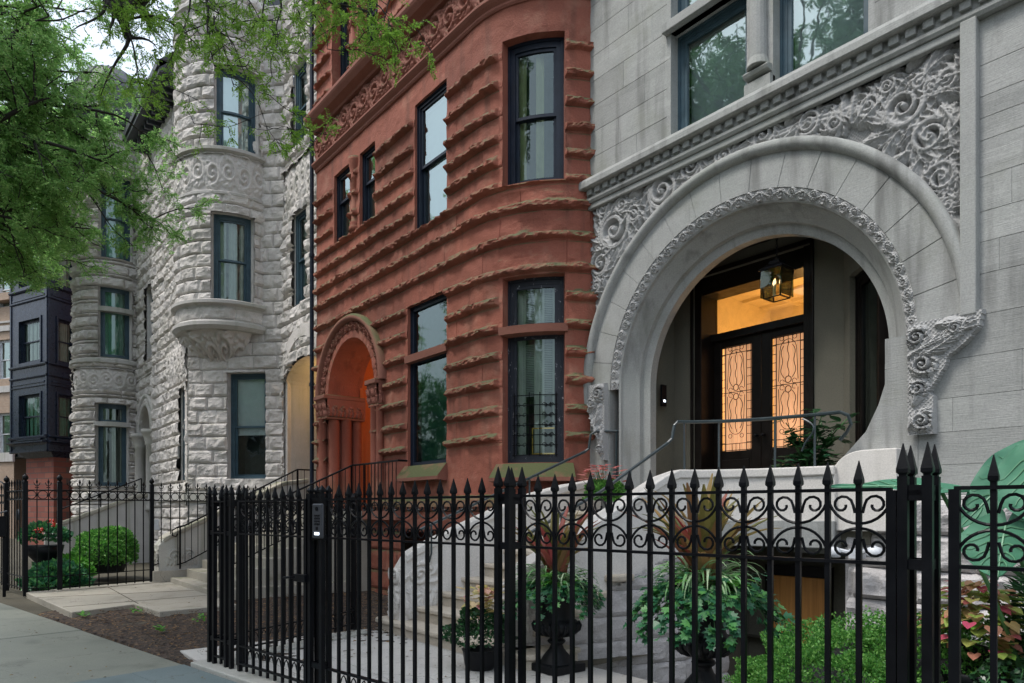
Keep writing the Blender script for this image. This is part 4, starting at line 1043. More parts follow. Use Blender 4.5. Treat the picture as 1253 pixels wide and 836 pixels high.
# angled face with large window
wa = PW(WA, 279, 326, 456, 586); wr2 = MB()
window(wh, WA, *wa, rec=.16, fw=.09, split=.5, fmat='teal', gmat='glass', curtain='shade', ctype='flat', cfrac=(.42, 1), reveal=wr2, label='large sash window in the canted corner below the oriel')
rocky('wall', WA, -.3, 13.9, [wa], wh, extra=wr2, seed=7, pat=(.33,), dep=.09)
wf = [PW(WF, 222, 231.5, 475, 588), PW(WF, 219, 227, 285, 400)]; wr3 = MB()
for w_ in wf: window(wh, WF, *w_, rec=.06, rm=(.0, .5), fw=.09, split=.5, fmat='teal', gmat='glass', curtain='curtain', seed=15, reveal=wr3)
rocky('wall', WF, -.3, 12.3, [w_ for w_ in wf], wh, extra=wr3, seed=9, pat=(.33, .3), dep=.12)
# porch interior
pi = MB(); x0, x1 = -16.93+porch[0], -14.5
V = []; n = 20
pts = [(porch[0], 0), (porch[0], 4.5)]+[(pcu-pr*math.cos(PI*i/n), 4.5+.55*math.sin(PI*i/n)) for i in range(n+1)]+[(porch[1], 4.5), (porch[1], 0)]
for u, z in pts: V += [WP.pos(u, z, .02), WP.pos(u, z, -1.6)]
pi.add(V, [(2*i, 2*i+1, 2*i+3, 2*i+2) for i in range(len(pts)-1)])
pi.box(x0-.1, x1+.1, 8.0, 8.1, 1.4, 5.2)
pi.build('porch', M['whites'], wh)
al_ = MB(); polar(al_, [(pr, .0), (pr, .1), (pr+.28, .1), (pr+.28, -.02)], 20, 160, 24, (pcu, 4.35), WP); al_.build('porch_arch', M['white'], wh)
pdm = MB(); pdm.box(-16.2, -15.2, 7.94, 8.0, 1.5, 3.9); pdm.build('door', M['darkwood'], wh, bevel=.01)
lamp('white_porch_lamp', (-15.9, 7.2, 4.55), 13, (1.0, .60, .22), .08)
qn = MB(); qn.prism([(-18.95, 4.60), (-18.70, 4.60), (-18.46, 4.83), (-18.7, 5.0)], -.3, 12.3); qn.prism([(-17.1, 6.24), (-16.96, 6.385), (-16.8, 6.41), (-16.9, 6.6)], -.3, 13.6); qn.build('quoin', M['white'], wh)
# belt and friezes
be = MB()
til3 = rinceau(.34, .5, .016, .06)
def belt(P, z, h=.22, d=.1, u0=0, u1=None, mb=be): mb.mould(P, u0, u1 or P.L, [(-.05, z), (.03, z), (.05, z+h*.3), (d, z+h*.5), (d, z+h*.85), (d*.6, z+h), (-.05, z+h*1.1)])
zb1 = WP.zy(1.2, 250); zb2 = WP.zy(1.2, 196)
for P in (WP, WA, WF): belt(P, 5.95); belt(P, 9.88); belt(P, 8.95, .12, .07)
uu = np.arange(0, WP.L, .02); z0, z1 = WP.zy(1.2, 243), WP.zy(1.2, 192)
sheet('carved_frieze', WP, uu, np.arange(z0, z1+.02, .02), lambda U, Z: til3.sample(U, (Z-z0)*.5/(z1-z0), True), WC, wh, smooth=True)
uu = np.arange(0, 1.9, .02)
sheet('carved_frieze', WF, uu+1.9, np.arange(4.95, 5.75, .02), lambda U, Z: til3.sample(U, (Z-4.95)*.5/.8, True)+.08, WC, wh, smooth=True)
# oriel
OC = (-18.45, 5.55); OR = 1.2
OP = Path(arc(OC[0], OC[1], OR, -205, 25, 60)); of = lambda py: OP.zy(OP.L*.5, py)
o1 = PW(OP, 259, 310, 262, 375); o2 = PW(OP, 263, 316, 84, 190); wr4 = MB()
window(wh, OP, *o1, rec=.14, fw=.11, split=.52, fmat='teal', gmat='glass', curtain='curtain', seed=16, cdark=.1, cfrac=(0, 1), reveal=wr4, label='curved middle window of the round oriel')
window(wh, OP, *o2, rec=.14, fw=.11, split=.52, fmat='teal', gmat='glassr', curtain='shade', seed=17, ctype='flat', reveal=wr4, label='curved upper window of the round oriel')
sw1 = PW(OP, 238, 249, 84, 190)
zA, zB = OP.zy(OP.L*.55, 378), OP.zy(OP.L*.55, 246); zC = OP.zy(OP.L*.55, 190)
rocky('oriel_wall', OP, zA, 15.2, [o1, o2, (0, OP.L, zB+.12, zC-.12)], wh, extra=wr4, seed=21, pat=(.31, .30), bw=.5, dep=.10, step=.035)
uu = np.arange(0, OP.L, .018)
sheet('carved_frieze', OP, uu, np.arange(zB+.12, zC-.10, .018), lambda U, Z: til3.sample(U, np.clip((Z-zB-.12)*.5/(zC-zB-.24), 0, .5), True)+.03, WC, wh, smooth=True)
ob = MB()
belt(OP, zB-.05, .17, .09, mb=ob); belt(OP, zC-.14, .2, .14, mb=ob); belt(OP, zA-.06, .2, .16, mb=ob)
for z_ in (OP.zy(OP.L*.55, 22), OP.zy(OP.L*.55, 45)): belt(OP, z_, .18, .12, mb=ob)
zl = OP.zy(OP.L*.55, 405)
ob.mould(OP, 0, OP.L, [(-.3, zl-.02), (.05, zl-.02), (.13, zl+.06), (.13, zl+.14), (.05, zl+.2), (-.3, zl+.2)])
ob.build('oriel_moulding', M['whites'], wh)
rocky('oriel_wall', Path(arc(OC[0], OC[1], OR+.0, -205, 25, 60)), zl+.2, zA-.02, [], wh, seed=23, pat=(.4,), bw=.6, dep=.07)
# carved corbel cone
zc0 = 5.0; nth = 150; nr_ = 60
A, T = np.meshgrid(np.linspace(R(-190), R(10), nth), np.linspace(0, 1, nr_)); rr = .12+(OR-.05-.12)*T**.85
hh = til3.sample((A+4)*.9, T*.5, True)*2.6
X = OC[0]-.05+(rr+hh*.6)*np.cos(A); Y = OC[1]+(rr+hh*.6)*np.sin(A); Zz = zc0+(zl-zc0)*T-hh*.6
i = np.arange(nr_-1)[:, None]*nth+np.arange(nth-1)[None]; F = np.stack([i, i+1, i+1+nth, i+nth], -1).reshape(-1, 4)
link('carved_corbel', np_mesh('carved_corbel', np.stack([X, Y, Zz], -1).reshape(-1, 3), F, True), WC, wh)
ce = MB(); ce.lathe((OC[0]-.02, OC[1]+.0, 4.78), [(.05, 0), (.2, .06), (.3, .12), (.22, .18), (.17, .26)], 24); ce.build('corbel_boss', WC, wh, True)
# eaves and roof
ev = MB(); ev.box(-23.4, -18.9, 4.0, 4.95, 12.3, 12.42); ev.box(-23.4, -18.9, 3.95, 4.3, 12.42, 12.6)
ev.add([(-23.4, 4.0, 12.6), (-18.9, 4.0, 12.6), (-18.9, 8, 16.5), (-23.4, 8, 16.5), (-23.4, 4.0, 12.4), (-18.9, 4.0, 12.4), (-18.9, 8, 16.2), (-23.4, 8, 16.2)], [(0, 1, 2, 3), (7, 6, 5, 4), (0, 4, 5, 1), (1, 5, 6, 2), (3, 2, 6, 7), (0, 3, 7, 4)])
for k in range(14): ev.box(-23.2+k*.31, -23.1+k*.31, 4.2, 4.62, 12.12, 12.3)
ev.build('roof', M['slate'], wh)
wbdy = MB(); wbdy.box(-22.5, -14.6, 8.15, 17, -.3, 14.2); wbdy.box(-22.55, -22.45, 4.7, 8.2, -.3, 12.3); wbdy.box(-19, -14.6, 6.45, 8.2, 13.6, 14.2); wbdy.build('house_body', WC, wh)
pq = MB(); pq.box(-22.5, -18.62, 4.5, 4.9, 1.75, 1.95); pq.obox((-18.72, 4.58), (-16.9, 6.4), .22, 1.75, 1.95)
pq.build('water_table', M['whites'], wh)

# downpipe between the houses
dp = MB(); dp.tube([(-14.62, 6.12, 0), (-14.62, 6.12, 13.2)], .045, 8)
for z in (1.5, 4.2, 7.0, 9.7, 12.5): dp.tube([(-14.62, 6.12, z), (-14.62, 6.12, z+.07)], .06, 8)
tag(dp.build('drainpipe', M['navy']), 'grey-blue drainpipe running down between the red and the pale house', 'drainpipe')

# ---------------------------------------------------------------- tower house
tw = empty('pale_tower_house', (-26, 6, 0), 'pale rough limestone house with a round tower and slate dome, behind the tree', 'house')
TC = (-26.1, 4.12); TR = 1.03; TP = Path(arc(TC[0], TC[1], TR, -235, 35, 70)); tz = lambda py: TP.zy(TP.ux(140), py)
wl = []
for l, r, t_, b_ in ((118, 157, 494, 595), (121, 161, 352, 438), (122, 162, 215, 318)): wl.append(PW(TP, l, r, t_, b_))
wr5 = MB()
window(tw, TP, *wl[0], rec=.14, fw=.10, split=None, fmat='teal', gmat='glass', curtain='curtain', cdark=.5, seed=31, transom=tz(520), tbar=.12, reveal=wr5, label='tall ground-floor window of the round tower')
window(tw, TP, *wl[1], rec=.14, fw=.09, split=None, fmat='teal', gmat='glassg', curtain='curtain', seed=32, transom=tz(380), tbar=.1, reveal=wr5, label='first-floor window of the round tower')
window(tw, TP, *wl[2], rec=.14, fw=.09, split=.5, fmat='teal', gmat='glassg', curtain='curtain', seed=33, reveal=wr5)
fz = [(tz(478), tz(452)), (tz(205), tz(176))]
rocky('tower_wall', TP, -.3, tz(158), wl+[(TP.L*.55, TP.L, *fz[0]), (0, TP.L, *fz[1])], tw, pat=(.30, .12), bw=.55, dep=.15, seed=41, extra=wr5, step=.045)
for k, (a, b) in enumerate(fz):
    uu = np.arange(TP.L*.55 if k == 0 else 0, TP.L, .025)
    sheet('carved_frieze', TP, uu, np.arange(a, b+.025, .025), lambda U, Z: til3.sample(U, np.clip((Z-a)*.5/(b-a), 0, .5), True)+.02, WC, tw, smooth=True)
tb = MB(); belt(TP, tz(450), .26, .16, mb=tb); belt(TP, tz(214), .15, .1, mb=tb)
for u0, u1, z in ((wl[0][0]-.05, wl[0][1]+.05, tz(522)), (wl[1][0]-.05, wl[1][1]+.05, tz(382))): tb.pbox(TP, u0, u1, z, z+.14, -.2, .08)
tb.build('tower_moulding', M['whites'], tw)
dm = MB(); zt = tz(158)
dm.lathe((TC[0], TC[1], zt), [(1.25, 0), (1.35, .05), (1.4, .2), (1.48, .28), (1.5, .42), (1.35, .5), (1.3, .6), (1.28, .9), (1.2, 1.3), (1.02, 1.7), (.75, 2.05), (.4, 2.3), (.12, 2.42), (.03, 2.5)], 28)
for k in range(16): dm.tube([(TC[0]+r_*math.cos(k*PI/8), TC[1]+r_*math.sin(k*PI/8), zt+z_) for r_, z_ in ((1.31, .6), (1.29, .9), (1.21, 1.3), (1.03, 1.7), (.76, 2.05), (.41, 2.3))], .02, 4)
dm.build('dome', M['slate'], tw, False)
# recessed bay with arched doorway between tower and pier
AP = Path([(-25.6, 4.72), (-22.5, 4.72)]); ac = (AP.ux(181), AP.zy(AP.ux(181), 530)); ar = .78; wr6 = MB()
arch_reveal(wr6, AP, ac, ar, .02, -.5, 0)
aw = [PW(AP, 180, 189.5, 350, 440)]
window(tw, AP, *aw[0], rec=.15, fw=.08, split=.5, fmat='teal', gmat='glass', curtain='curtain', seed=35, reveal=wr6)
rocky('wall', AP, -.3, 13, [lambda U, Z: ((U-ac[0])**2+(Z-ac[1])**2 < ar**2) | (abs(U-ac[0]) < ar) & (Z < ac[1])]+aw, tw, extra=wr6, seed=43)
ah = MB(); polar(ah, [(ar, .02), (ar+.02, .1), (ar+.1, .13), (ar+.14, .06), (ar+.26, .05), (ar+.30, .12), (ar+.40, .12), (ar+.42, -.02)], 0, 180, 30, ac, AP); ah.build('arch_hood', M['whites'], tw, True)
ap = MB(); 
for u in (ac[0]-ar, ac[0]+ar+.05):
    p = AP.pos(u, 0, .05); ap.lathe((p[0], p[1], 0), [(.22, 1.5), (.2, 1.6), (.17, 1.7), (.17, ac[1]-.45), (.2, ac[1]-.42), (.19, ac[1]-.35), (.27, ac[1]-.1), (.3, ac[1]-.08), (.3, ac[1]+.02), (.05, ac[1]+.04)], 18)
ap.build('door_column', M['whites'], tw, True)
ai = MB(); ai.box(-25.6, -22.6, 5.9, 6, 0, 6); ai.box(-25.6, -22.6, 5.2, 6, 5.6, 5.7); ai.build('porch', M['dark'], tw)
tbd = MB(); tbd.box(-30, -22.5, 6.2, 17, -.3, 13.5); tbd.box(-30, -27.2, 4.7, 6.2, -.3, 13.5); tbd.box(-30, -22.5, 4.74, 6.2, 13, 13.5); tbd.build('house_body', WC, tw)
tr_ = MB(); tr_.add([(-30.2, 4.3, 13.5), (-22.4, 4.3, 13.5), (-22.4, 17, 13.5), (-30.2, 17, 13.5), (-28, 8, 17), (-24.5, 8, 17), (-24.5, 14, 17), (-28, 14, 17)], [(3, 2, 1, 0), (4, 5, 6, 7), (0, 1, 5, 4), (1, 2, 6, 5), (2, 3, 7, 6), (3, 0, 4, 7)]); tr_.build('roof', M['slate'], tw)

# ---------------------------------------------------------------- dark metal bay house
bh = empty('dark_bay_house', (-37, 5, 0), 'red brick house with a dark blue metal clad bay, left of the round tower', 'house')
q0 = dist_at(13, 600, 30.6); q1 = dist_at(58, 600, 29.2); q2 = dist_at(97, 600, 30.6)
BP1 = Path([q0[:2], q1[:2]]); BP2 = Path([q1[:2], q2[:2]])
zb = lambda py: 1.5+(HOR-py)*29.4/FOC
c_ = MB(); q3 = (q0[0]-1.2, q0[1]+2.6); q4 = (q2[0]+.5, q2[1]+2)
poly = [q0[:2], q1[:2], q2[:2], q4, q3]
def inset(poly, k):
    c = np.mean(poly, 0); return [tuple(c+(np.array(p)-c)*k) for p in poly]
bw1, bw2 = [], []
for (t_, b_, wl_) in ((388, 440, 0), (481, 534, 0), (292, 345, 0), (200, 252, 0)):
    bw1.append((BP1.ux(24), BP1.ux(49.5), zb(b_), zb(t_))); bw2.append((BP2.ux(71), BP2.ux(92), zb(b_+1), zb(t_)))
zsb = np.array([zb(553), 16.0])
for P, bws in ((BP1, bw1), (BP2, bw2)):
    wrb = MB()
    for w_ in bws:
        window(bh, P, *w_, rec=.1, fw=.06, split=.5, fmat='metalclad', gmat='glassg' if w_[2] < 6 else 'glass', curtain='curtain', seed=int(w_[2]*10), rm=(.0, .4), reveal=wrb, cfrac=(0, 1), cdark=.1)
    uu = merge_lines(0, P.L, .3, [e for w_ in bws for e in w_[:2]]); zz = merge_lines(zb(553), 16, .3, [e for w_ in bws for e in w_[2:]])
    sheet('bay_wall', P, uu, zz, lambda U, Z: 0*U, M['metalclad'], bh, hole=rects(bws), extra=wrb)
    tm = MB()
    for py, d, h in ((536, .12, .14), (542, .2, .1), (553, .06, .1), (461, .07, .12), (447, .10, .12), (472, .04, .06), (366, .06, .1), (352, .1, .12), (274, .06, .1), (260, .1, .12)):
        tm.mould(P, -.0, P.L, [(-.05, zb(py)), (d*.6, zb(py)), (d, zb(py)+h*.4), (d, zb(py)+h*.8), (-.05, zb(py)+h)])
    for u in (0.0, P.L-.1): tm.pbox(P, u, u+.1, zb(553), 16, -.05, .035)
    for w_ in bws:
        for (a, b, c, d) in ((w_[0]-.09, w_[0], w_[2]-.09, w_[3]+.09), (w_[1], w_[1]+.09, w_[2]-.09, w_[3]+.09)): tm.pbox(P, a, b, c, d, -.02, .04)
        tm.pbox(P, w_[0], w_[1], w_[3], w_[3]+.09, -.02, .04); tm.pbox(P, w_[0]-.12, w_[1]+.12, w_[2]-.13, w_[2]-.04, -.02, .07)
    for (za_, zb_) in ((450, 474), (355, 368)):
        a_, b_ = sorted((zb(za_), zb(zb_)))
        tm.pbox(P, .2, P.L-.2, a_+.22, a_+.28, -.02, .03)
    tm.build('bay_trim', M['metalclad'], bh)
c_.prism(inset(poly, .5), zb(553)-.02, 16); c_.prism(inset(poly, 1.05), 16, 16.4)
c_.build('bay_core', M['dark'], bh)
fl_ = MB(); n = 5
po1 = inset(poly, 1.06); po2 = inset(poly, .72)
fl_.add([(*p, zb(541)) for p in po1]+[(*p, zb(560)) for p in po2], [tuple(range(4, -1, -1)), (5, 6, 7, 8, 9)]+[(i, (i+1) % 5, 5+(i+1) % 5, 5+i) for i in range(5)]); fl_.build('bay_soffit', M['metalclad'], bh)
bk = MB(); po3 = inset(poly, .74); bk.prism([po3[0], po3[1], po3[2], (q4[0], q4[1]+1), (q3[0], q3[1]+1)], -.3, zb(556)); bk.box(-48, -33.5, 8.0, 17, -.3, 15)
bk.build('brick_wall', M['brick'], bh)
rb2 = MB(); rb2.box(-48.3, -33.2, 7.7, 17, 15, 15.4); rb2.build('roof', M['slate'], bh)

# far tan building at the left edge
fb = empty('tan_building', (-48, 6, 0), 'tan stone building with white sash windows at the far left edge', 'building')
r0 = dist_at(-60, 600, 40); r1_ = dist_at(17, 600, 38.5)
FP = Path([r0[:2], r1_[:2]]); zf_ = lambda py: 1.5+(HOR-py)*38.6/FOC
fw_ = [(FP.ux(-3), FP.ux(12), zf_(b_), zf_(t_)) for t_, b_ in ((415, 463), (505, 556), (330, 375))]+[(FP.ux(-32), FP.ux(-16), zf_(b_), zf_(t_)) for t_, b_ in ((415, 463), (505, 556))]
wrf = MB()
for w_ in fw_: window(fb, FP, *w_, rec=.15, fw=.07, split=.5, fmat='white_metal', gmat='glassr', curtain='curtain', seed=3, reveal=wrf)
sheet('wall', FP, merge_lines(0, FP.L, .3, [e for w_ in fw_ for e in w_[:2]]), merge_lines(-.3, 13, .3, [e for w_ in fw_ for e in w_[2:]]), lambda U, Z: 0*U, M['tanbrick'], fb, hole=rects(fw_), extra=wrf)
ft = MB()
for py, h in ((480, .35), (405, .3), (565, .5), (395, .1)): ft.pbox(FP, 0, FP.L, zf_(py), zf_(py)+h, -.05, .08)
ft.build('stone_band', M['whites'], fb)
fc = MB(); n_ = np.array([r1_[0]-r0[0], r1_[1]-r0[1]]); n_ = n_/np.linalg.norm(n_); nn = np.array([-n_[1], n_[0]])
p0, p1 = np.array(r0[:2])+nn*1.6, np.array(r1_[:2])+nn*1.6
fc.prism([tuple(p0), tuple(p1), tuple(p1+nn*9), tuple(p0+nn*9)], -.3, 13); fc.prism([tuple(np.array(r0[:2])-nn*.3), tuple(np.array(r1_[:2])-nn*.3), tuple(p1+nn*9), tuple(p0+nn*9)], 13, 13.4); fc.build('building_body', M['tanbrick'], fb)
# ---------------------------------------------------------------- ground, road, pavement
T = np.array([.986, .164]); T /= np.linalg.norm(T); Nn = np.array([-T[1], T[0]])
F0 = np.array([-7.08, 1.95])
def fp(t_, d=0.0): return tuple(F0+T*t_+Nn*d)          # t along the street fence, d towards the houses
def ground():
    xs = np.array([-600, -60, -30, -4.92, 1.35, 20, 600.]); ys = np.array([-600, -60, -8, 4.82, 7.6, 30, 600.])
    X, Y = np.meshgrid(xs, ys); V = np.stack([X, Y, 0*X-.03], -1).reshape(-1, 3); nu = len(xs)
    F = [(j*nu+i, j*nu+i+1, (j+1)*nu+i+1, (j+1)*nu+i) for j in range(len(ys)-1) for i in range(nu-1) if not (i == 3 and j == 3)]
    return np_mesh('ground', V, F)
tag(link('ground', ground(), M['earth']), kind='structure')
def strip(mb, t0, t1, d0, d1, z0, z1): mb.prism([fp(t0, d0), fp(t1, d0), fp(t1, d1), fp(t0, d1)], z0, z1)
sw = MB(); edges = [-60+1.72*k for k in range(60)]
for k, e in enumerate(edges):
    if e > 30: break
    for j in range(2):
        strip(sw, e+.006, e+1.714, -.14-1.4*(j+1)+.006, -.14-1.4*j-.0, -.1, 0.0+.003*((k+j) % 3))
w_o = sw.build('sidewalk', M['walk'], bevel=.008); tag(w_o, kind='structure')
bs = MB(); a = np.array(ground_at(240, 812)[:2])-F0; tA = float(a@T)
strip(bs, tA, 12, -.62, -.145, -.05, .012); strip(bs, tA+.02, 12, -1.5, -.63, -.05, .014)
tag(bs.build('sidewalk_slab', M['walkdark'], bevel=.006), kind='structure')
kb = MB(); strip(kb, -60, 40, -5.2, -5.02, -.2, -.002); tag(kb.build('kerb', M['curb'], bevel=.02), kind='structure')
rd = MB(); strip(rd, -150, 150, -14, -5.2, -.028, -.02); tag(rd.build('road', M['asphalt']), kind='structure')
# paving of the grey house front yard
pv = MB(); X0, X1, Y0, Y1 = -8.0, -4.95, 2.0, 4.2
nx = 5; ny = 5
for i in range(nx):
    for j in range(ny):
        x0 = -8.05+i*.66; y0 = 1.9+j*.56+(.0)
        ym = 1.95+(x0+7.08)*.166
        if x0+.65 < -7.7 and y0 < 3.4: continue
        pv.box(x0+.004, x0+.656, max(y0+.004, ym+.1), y0+.556, -.06, 0.012+.001*((i*3+j) % 3))
for i in range(8):
    for j in range(3):
        x0 = -4.75+i*.66; y0 = 4.2-j*.0
for i in range(3): pv.box(-4.75+i*.66+.004, -4.75+i*.66+.656, 3.5, 4.78, -.06, .012+.001*(i % 2))
tag(pv.build('yard_paving', M['paver'], bevel=.004), kind='structure')
# mulch bed of the red house
mx_, my_ = np.meshgrid(np.linspace(-12.6, -6.9, 150), np.linspace(1.0, 6.1, 130))
mz = .0+.035*fbm(mx_*1.5, my_*1.5, 3, 3)+.02*fbm(mx_*12, my_*12, 5, 2)
edge = (my_-(1.95+(mx_+7.08)*.1663)); mz = np.where(edge < -.12, -.08, mz+.0)
V = np.stack([mx_, my_, mz], -1).reshape(-1, 3); i = np.arange(129)[:, None]*150+np.arange(149)[None]; F = np.stack([i, i+1, i+151, i+150], -1)
tag(link('mulch_bed', np_mesh('mulch_bed', V, F.reshape(-1, 4), False), M['mulch']), kind='structure')
def chips(n, x0, x1, y0, y1, name, mat, s=.03):
    mb = MB()
    for _ in range(n):
        x, y = random.uniform(x0, x1), random.uniform(y0, y1); a = random.uniform(0, 6.3); l = random.uniform(.4, 1)*s
        if y < 2.1+(x+7.08)*.1663: continue
        z = .03+random.uniform(0, .02); c, d = math.cos(a)*l, math.sin(a)*l
        mb.add([(x-c, y-d, z), (x+d*.35, y-c*.35, z+.008), (x+c, y+d, z+.004), (x-d*.35, y+c*.35, z+.01)], [(0, 1, 2, 3)])
    return tag(mb.build(name, mat), kind='stuff')
M['chip'] = leafmat('brown_bark_chip', (.05, .03, .02), (.10, .06, .035), (.30, .16, .05), .0, .8)
chips(2600, -12, -7.2, 1.5, 5.5, 'bark_chips', M['chip'], .028)
M['fallen'] = leafmat('fallen_leaf', (.30, .20, .05), (.16, .09, .03), (.06, .04, .02), .1, .6)
# approach path
pt = MB(); poly = [(-15.0, 1.02), (-11.6, 1.33), (-12.02, 2.2), (-10.9, 2.31), (-11.0, 3.42), (-12.2, 3.42), (-15.3, 3.5)]
pt.prism(poly, -.08, .07)
tag(pt.build('path', M['path'], bevel=.012), kind='structure')
jt = MB(); 
for a, b in (((-13.9, 1.1), (-13.4, 3.4)), ((-12.3, 1.3), (-12.5, 3.4)), ((-15.1, 2.3), (-12.03, 2.25))): jt.obox(a, b, .014, .068, .0735)
tag(jt.build('path_joint', M['earth']), kind='structure')

# ---------------------------------------------------------------- stairs of the pale house and the red house
st1 = empty('shared_stair', (-13.7, 3.4, 0), 'weathered stone stair with iron handrail leading to the pale porch', 'stair')
nst = 9; rz_ = 1.5/nst
for k in range(nst):
    m_ = MB(); y0 = 3.42+k*.29; m_.box(-15.15 if k else -15.2, -12.2, y0, 6.1 if k == nst-1 else y0+.34, max(0, k*rz_-.2), (k+1)*rz_)
    o_ = m_.build('step', M['oldstep'], st1, bevel=.015)
ld = MB(); ld.box(-16.95, -11.8, 5.8, 8.05, 1.3, 1.5); ld.box(-12.2, -12.0, 3.6, 6.05, 0, .2)
ld.add([(-15.15, 3.5, 0), (-12.21, 3.5, 0), (-12.21, 6.1, 0), (-15.15, 6.1, 0), (-15.15, 6.1, 1.3), (-12.21, 6.1, 1.3)], [(0, 3, 2, 1), (0, 1, 5, 4), (1, 2, 5), (0, 4, 3), (2, 3, 4, 5)])
ld.box(-16.9, -11.9, 5.9, 8.0, 0, 1.3); ld.build('landing', M['oldstep'], st1, bevel=.012)
ck = MB()
def cheek(mb, pts, th, zb=-.1, cop=.0):     # pts [(x,y,ztop)] ; vertical slab with sloping top
    P = np.array(pts, float); n = len(P); t_ = np.gradient(P[:, :2], axis=0); t_ /= np.linalg.norm(t_, axis=1)[:, None]; nn = np.c_[-t_[:, 1], t_[:, 0]]*th/2
    V = []
    for i in range(n):
        a, b = P[i, :2]-nn[i], P[i, :2]+nn[i]; zbb = zb[i] if np.ndim(zb) else zb
        V += [(*a, zbb), (*a, P[i, 2]), (*b, P[i, 2]), (*b, zbb)]
    F = [(0, 1, 2, 3), tuple(4*(n-1)+k for k in (3, 2, 1, 0))]
    for i in range(n-1):
        for k in range(4):
            a = 4*i+k; c = 4*i+(k+1) % 4; F.append((a, a+4, c+4, c))
    mb.add(V, F)
cpts = [(-15.6, 3.25, .80), (-15.6, 3.34, .92), (-15.6, 3.5, 1.02), (-15.6, 5.8, 2.12), (-15.6, 6.35, 2.2)]
cheek(ck, cpts, .46); ck.build('stair_cheek', M['whites'], st1, bevel=.015)
cc_ = MB(); cheek(cc_, [(x, y, z+.03) for x, y, z in cpts[1:]], .52, [p[2]-.06 for p in cpts[1:]]); cc_.build('coping', M['oldstep'], st1, bevel=.02)
cr = Relief(.7, .5, .012); cr.spiral((.2, .28), .13, 0, 1.6, .025, .04); cr.spiral((.48, .3), .1, 2, -1.6, .02, .04)
for j in range(9): cr.frond((.05+j*.07, .1), 1.2+.1*j, .2, .8*(-1)**j, .02, .035, 3)
CPp = Path([(-15.37, 3.34), (-15.37, 4.05)]); o_ = sheet('carved_panel', CPp, cr.u, cr.z+.3, lambda U, Z: np.where(Z < .9, cr.H, -.02)+.004, M['whites'], st1)
CPf = Path([(-15.82, 3.25), (-15.38, 3.25)]); sheet('carved_panel', CPf, cr.u[:36], cr.z[:36]+.3, cr.H[:36, :36]+.003, M['whites'], st1)
def railing(name, pts, parent, mat='iron', posts=None, h=.85, r=.018, bal=None, low=.1):
    m_ = MB(); P = np.array(pts, float); m_.tube(P, r, 6)
    d = np.r_[0, np.cumsum(np.linalg.norm(np.diff(P, axis=0), axis=1))]
    if bal:
        m_.tube(P-[0, 0, h-low], r*.7, 5)
        for q in np.arange(.02, d[-1], bal):
            c = [np.interp(q, d, P[:, k]) for k in range(3)]; m_.tube([(c[0], c[1], c[2]-h+low), (c[0], c[1], c[2])], .008, 4)
    for q in posts or []:
        c = [np.interp(q*d[-1], d, P[:, k]) for k in range(3)]; m_.tube([(c[0], c[1], c[2]-h), (c[0], c[1], c[2])], r, 5)
    return m_.build(name, M[mat], parent)
railing('handrail', [(-15.25, 3.55, 1.16), (-15.25, 3.7, 1.2), (-15.25, 6.05, 2.42), (-15.25, 6.5, 2.42)], st1, posts=[0.02, .5, .86, 1], bal=.14)
sc_ = MB(); sc_.tube([(-15.25, 3.55, 1.16), (-15.25, 3.46, 1.1), (-15.25, 3.47, 1.0), (-15.25, 3.54, .98), (-15.25, 3.56, 1.04)], .014, 5); sc_.build('rail_scroll', M['iron'], st1)
# right rail, turning to guard the red doorway
railing('handrail', [(-12.3, 3.5, 1.22), (-12.3, 5.95, 2.36), (-11.85, 5.98, 2.36)], st1, posts=[0.02, .45, .85, 1], bal=.14)
sc_ = MB(); sc_.tube([(-12.3, 3.5, 1.22), (-12.3, 3.4, 1.15), (-12.3, 3.4, 1.0), (-12.3, 3.5, .97), (-12.3, 3.53, 1.06), (-12.3, 3.48, 1.1)], .014, 5); sc_.build('rail_scroll', M['iron'], st1)
gr_ = MB()
for xx in np.arange(-11.85, -10.55, .13): gr_.tube([(xx, 5.98, 1.5), (xx, 5.98, 2.36)], .008, 4)
gr_.tube([(-11.85, 5.98, 2.36), (-10.6, 5.98, 2.36), (-10.6, 6.15, 2.36)], .018, 6); gr_.tube([(-11.85, 5.98, 1.6), (-10.6, 5.98, 1.6)], .012, 5)
gr_.build('landing_guard', M['iron'], st1)
lx = MB(); lx.box(-11.9, -10.55, 5.9, 6.25, 1.34, 1.5); lx.build('landing_slab', M['redsill'], st1)
# tower house stair
st2 = empty('tower_house_stair', (-24, 2.4, 0), 'pale stair cheek rising behind the green shrubs to the arched doorway', 'stair')
for k in range(9):
    m_ = MB(); y0 = 2.3+k*.29; m_.box(-24.9, -23.2, y0, 4.9, 0 if k == 0 else k*rz_-.02, (k+1)*rz_); m_.build('step', M['oldstep'], st2)
c_ = MB(); cheek(c_, [(-23.05, 2.0, .95), (-23.05, 2.3, 1.12), (-23.05, 4.3, 1.95), (-23.05, 4.7, 2.0)], .3); c_.build('stair_cheek', M['whites'], st2, bevel=.02)
c_ = MB(); cheek(c_, [(-23.05, 2.0, .99), (-23.05, 2.3, 1.16), (-23.05, 4.3, 1.99), (-23.05, 4.7, 2.04)], .38, [.88, 1.05, 1.88, 1.93]); c_.build('coping', M['oldstep'], st2, bevel=.02)
railing('handrail', [(-23.05, 2.3, 1.5), (-23.05, 4.4, 2.45)], st2, posts=[0, .5, 1], h=.4)
ub = MB(); p = at(167, 655, 4.3); ub.box(-21.9, -21.7, 4.45, 4.62, .95, 1.25); tag(ub.build('meter_box', M['white_metal'], bevel=.01), 'small white meter box on the pale stone base behind the shrubs', 'meter box')

